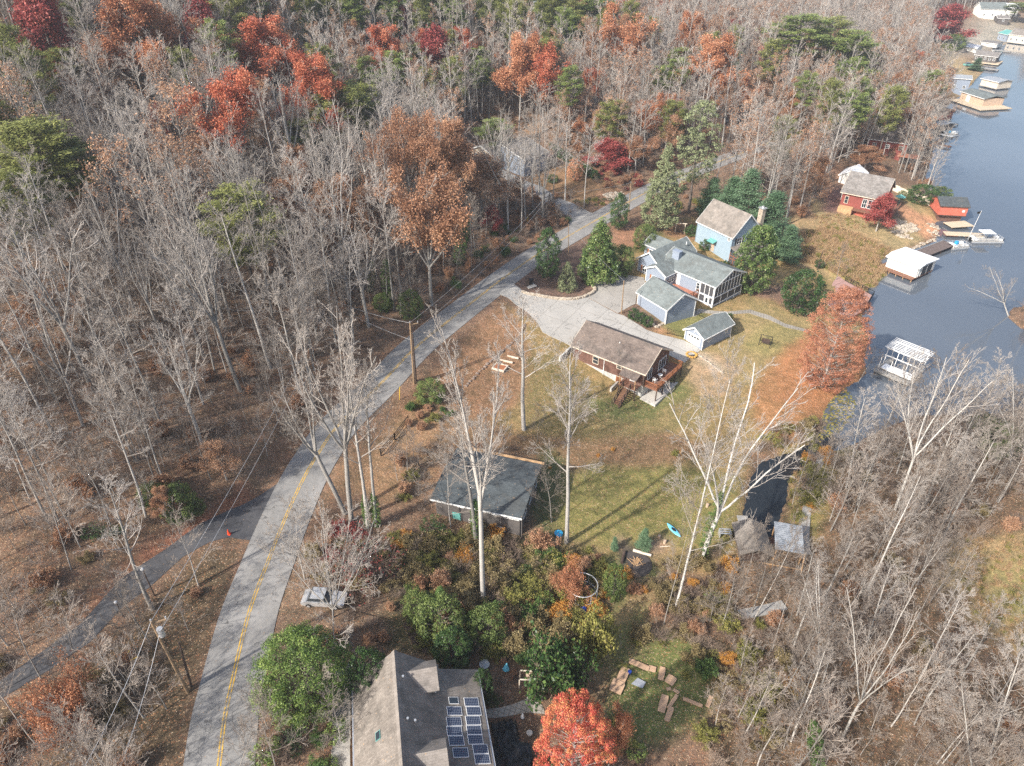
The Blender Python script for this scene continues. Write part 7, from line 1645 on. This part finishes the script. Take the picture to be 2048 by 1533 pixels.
# thickets in the cleared middle, given as outlines in the photograph
def fill(poly, step, mix, s0, s1, prob=1.0):
    W = [G(*p) for p in poly]; a = np.array([(p.x, p.y) for p in W]); X, Y = gridpts(a[:, 0].min(), a[:, 0].max(), a[:, 1].min(), a[:, 1].max(), step); m = inside(X, Y, a) & (r.random(len(X)) < prob) & (dist_poly(X, Y, rc[:, :2], False) > 3.9)
    for x, y, z in zip(X[m], Y[m], Hsample(X[m], Y[m])): s_ = r.uniform(s0, s1); rows.append((x, y, z - .05, s_, s_ * r.uniform(.75, 1.2), r.uniform(0, 6.28), mix[int(r.integers(len(mix)))]))
T = [0,1,3,17,5,17,6,10,11,0,2,13,3,8,4,11,17,17,1,13,12]
fill([(790,1075),(860,1060),(1060,1085),(1130,1100),(1160,1180),(1180,1320),(1100,1340),(990,1310),(900,1320),(800,1240)], 1.5, T, .5, 1.2)
fill([(560,1060),(640,1050),(700,1060),(780,1100),(800,1180),(790,1260),(680,1250),(700,1180),(600,1150),(560,1130)], 1.8, [0,1,2,0,1,7,17,8,17], .5, 1.0)
fill([(1130,1090),(1200,1110),(1230,1150),(1190,1230),(1170,1300),(1150,1200)], 1.4, [3,4,6,13,8,4,3], .4, .9)
fill([(1300,1130),(1390,1100),(1480,1130),(1470,1240),(1560,1250),(1600,1400),(1500,1533),(1420,1440),(1440,1390),(1330,1260),(1260,1310),(1240,1330),(1290,1240),(1290,1180)], 1.7, [0,1,3,17,17,11,8,13,17,6,2,1], .35, .9)
fill([(1240,1340),(1330,1260),(1420,1300),(1420,1420),(1330,1340)], 2.2, [3,11,5,3,4], .2, .45, .7)
fill([(800,900),(1040,880),(1080,870),(1080,900),(1000,905),(890,905),(850,980),(860,1010),(830,1030),(790,1000)], 1.9, [0,1,2,8,14,0,3,1], .4, .9)
fill([(1080,890),(1180,900),(1400,880),(1440,900),(1330,925),(1170,925),(1100,950)], 2.2, [0,17,1,17,2,3,6], .15, .42, .6)
fill([(830,790),(890,770),(910,830),(850,860),(800,870)], 1.8, [3,5,11,10,0,8], .3, .7)
fill([(1540,860),(1600,850),(1640,840),(1650,880),(1600,890),(1520,905),(1500,900)], 1.3, [0,17,3,11,2,1], .4, .9)
fill([(1620,890),(1660,900),(1650,960),(1630,1040),(1590,1050),(1600,960)], 1.4, [3,11,3,0,6], .4, .8)
fill([(1050,410),(1110,420),(1150,445),(1020,520),(900,600),(860,600),(960,500)], 2.2, [0,1,4,8,5,2], .4, .9)
fill([(560,1290),(700,1260),(790,1260),(800,1310),(700,1310),(640,1290)], 2.0, [0,1,4,12,8], .3, .8)
fill([(480,1400),(540,1330),(690,1440),(690,1560),(470,1560)], 1.6, [0,1,10,12,5,2,14,15], .5, 1.1)
fill([(965,1340),(1080,1310),(1100,1400),(980,1410)], 1.9, [0,1,4,12,8], .3, .7)
fill([(1170,330),(1265,330),(1290,370),(1250,385),(1190,372)], 2.0, [7,4,8,0], .3, .8); fill([(1170,398),(1230,400),(1210,420),(1150,410),(1130,395)], 1.8, [0,8,3,12], .3, .7)
fill([(1300,370),(1420,350),(1430,430),(1370,440),(1300,420)], 3, [0,12,3,8], .4, .8); fill([(1560,420),(1640,400),(1660,330),(1690,280),(1600,330)], 2.6, [0,1,4,8,14,15], .5, 1.1)
fill([(1240,1140),(1300,1150),(1320,1200),(1270,1200)], 1.5, [4,13,0,6], .3, .7)
scatter('undergrowth', '', rows, KB)
# straw grass tufts in the fields
def tuft(seed, m, h=.9):
    q = np.random.default_rng(seed); n = 46; c = q.normal(size=(n, 3)) * .22; c[:, 2] = 0; d = q.normal(size=(n, 3)) * .25; d[:, 2] = 1; s = h * q.uniform(.6, 1.1, n)[:, None]; w = np.cross(d, q.normal(size=(n, 3))); w /= np.linalg.norm(w, axis=1)[:, None] / .03
    V = np.stack([c - w, c + w, c + d * s + w * .2, c + d * s - w * .2], 1).reshape(-1, 3); return mesh_np('tuft', [(V, np.arange(n * 4).reshape(-1, 4), M[m], q.uniform(0, 1, n))])
rows = []
def fillg(poly, step, idx, s0, s1):
    W = [G(*p) for p in poly]; a = np.array([(p.x, p.y) for p in W]); X, Y = gridpts(a[:, 0].min(), a[:, 0].max(), a[:, 1].min(), a[:, 1].max(), step); m = inside(X, Y, a) & ~inside(X, Y, LW)
    for x, y, z in zip(X[m], Y[m], Hsample(X[m], Y[m])): s_ = r.uniform(s0, s1); rows.append((x, y, z - .03, s_ * 1.3, s_, r.uniform(0, 6.28), idx[int(r.integers(len(idx)))]))
fillg([(1560,520),(1600,470),(1650,450),(1720,470),(1785,505),(1755,524),(1772,545),(1740,588),(1690,560),(1640,530)], .75, [0,0,0,1,0], .6, 1.1)
fillg([(1620,430),(1700,430),(1740,460),(1650,455)], 1.0, [0,0,1], .5, .9); fillg([(1900,1090),(2080,1060),(2100,1330),(1990,1270),(1930,1210)], .8, [0,1,0], .35, .8); fillg([(2010,640),(2022,617),(2048,612),(2048,665),(2030,650)], .8, [0], .5, .9); fillg([(1590,900),(1640,890),(1630,1040),(1575,1050)], .9, [1,0], .5, 1.0)
fillg([(1110,960),(1480,950),(1470,1090),(1120,1090)], 1.1, [2], .12, .25); fillg([(1060,700),(1140,720),(1330,830),(1340,900),(1060,900)], 1.3, [2,1], .12, .28)
M['lawn_blade'] = leafmat('grass_blade', [(0, (.12, .14, .035)), (.5, (.22, .22, .06)), (1, (.36, .30, .12))], .2)
scatter('dry_grass', '', rows, [tuft(1, 'straw'), tuft(2, 'olive', .7), tuft(3, 'lawn_blade', .5)])
# lily pads on the creek mouth
q = np.random.default_rng(8); rows = []
W = [P(*p) for p in [(1640,800),(1690,775),(1712,800),(1705,835),(1680,865),(1640,885),(1600,890),(1615,850)]]; a = np.array([(p[0], p[1]) for p in W]); X, Y = gridpts(a[:, 0].min(), a[:, 0].max(), a[:, 1].min(), a[:, 1].max(), .42); m = inside(X, Y, a) & (q.random(len(X)) < .75); n = m.sum()
ang = np.linspace(0, 2 * np.pi, 5)[:4]; V = np.stack([np.stack([X[m] + .24 * np.cos(t + X[m]), Y[m] + .24 * np.sin(t + X[m]), np.full(n, .02) + q.uniform(0, .12, n)], -1) for t in ang], 1).reshape(-1, 3)
o = obj('lily_pads', mesh_np('lily_pads', [(V, np.arange(n * 4).reshape(-1, 4), M['pad'], q.uniform(0, 1, n))])); o['kind'] = 'stuff'
# ------------------------------------------------------------------ light
SUN_EL, SUN_DIR = rad(36), Vector((-0.76, -0.65, 0)).normalized()
world = bpy.data.worlds.new('World'); SC.world = world; world.use_nodes = True
wn = world.node_tree; sky = wn.nodes.new('ShaderNodeTexSky'); sky.sky_type = 'NISHITA'; sky.sun_disc = False
sky.sun_elevation = SUN_EL; sky.sun_rotation = math.atan2(SUN_DIR.x, SUN_DIR.y)
sky.air_density = 1.0; sky.dust_density = 3.0; sky.ozone_density = 1.0
wn.links.new(sky.outputs[0], wn.nodes['Background'].inputs[0]); wn.nodes['Background'].inputs[1].default_value = 0.135
sun = bpy.data.lights.new('sun', 'SUN'); sun.energy = 4.2; sun.angle = rad(1.2); sun.color = (1, .945, .87)
so = bpy.data.objects.new('sun', sun); COL.objects.link(so)
so.rotation_euler = (-Vector((SUN_DIR.x * math.cos(SUN_EL), SUN_DIR.y * math.cos(SUN_EL), math.sin(SUN_EL)))).to_track_quat('-Z', 'Y').to_euler()
SC.view_settings.view_transform = 'Standard'; SC.view_settings.look = 'None'; SC.view_settings.exposure = 0.78; SC.view_settings.gamma = 1
SC.cycles.max_bounces = 5; SC.cycles.diffuse_bounces = 2; SC.cycles.glossy_bounces = 2; SC.cycles.transmission_bounces = 2
SC.cycles.transparent_max_bounces = 4; SC.cycles.use_denoising = False; SC.cycles.denoiser = 'OPENIMAGEDENOISE'; SC.cycles.denoising_prefilter = 'ACCURATE'

hz = MB().box(-900, 900, -60, 1000, -6, 90); ho = obj('haze', hz.mesh('haze', bpy.data.materials.new('haze'))); ho['kind'] = 'stuff'
hm = ho.data.materials[0]; hm.use_nodes = True; hn = hm.node_tree; hn.nodes.clear(); oo = hn.nodes.new('ShaderNodeOutputMaterial'); pv = hn.nodes.new('ShaderNodeVolumePrincipled')
pv.inputs['Color'].default_value = (.82, .88, .95, 1); pv.inputs['Density'].default_value = .0003; pv.inputs['Anisotropy'].default_value = .2; hn.links.new(pv.outputs[0], oo.inputs['Volume'])
SC.cycles.volume_bounces = 0
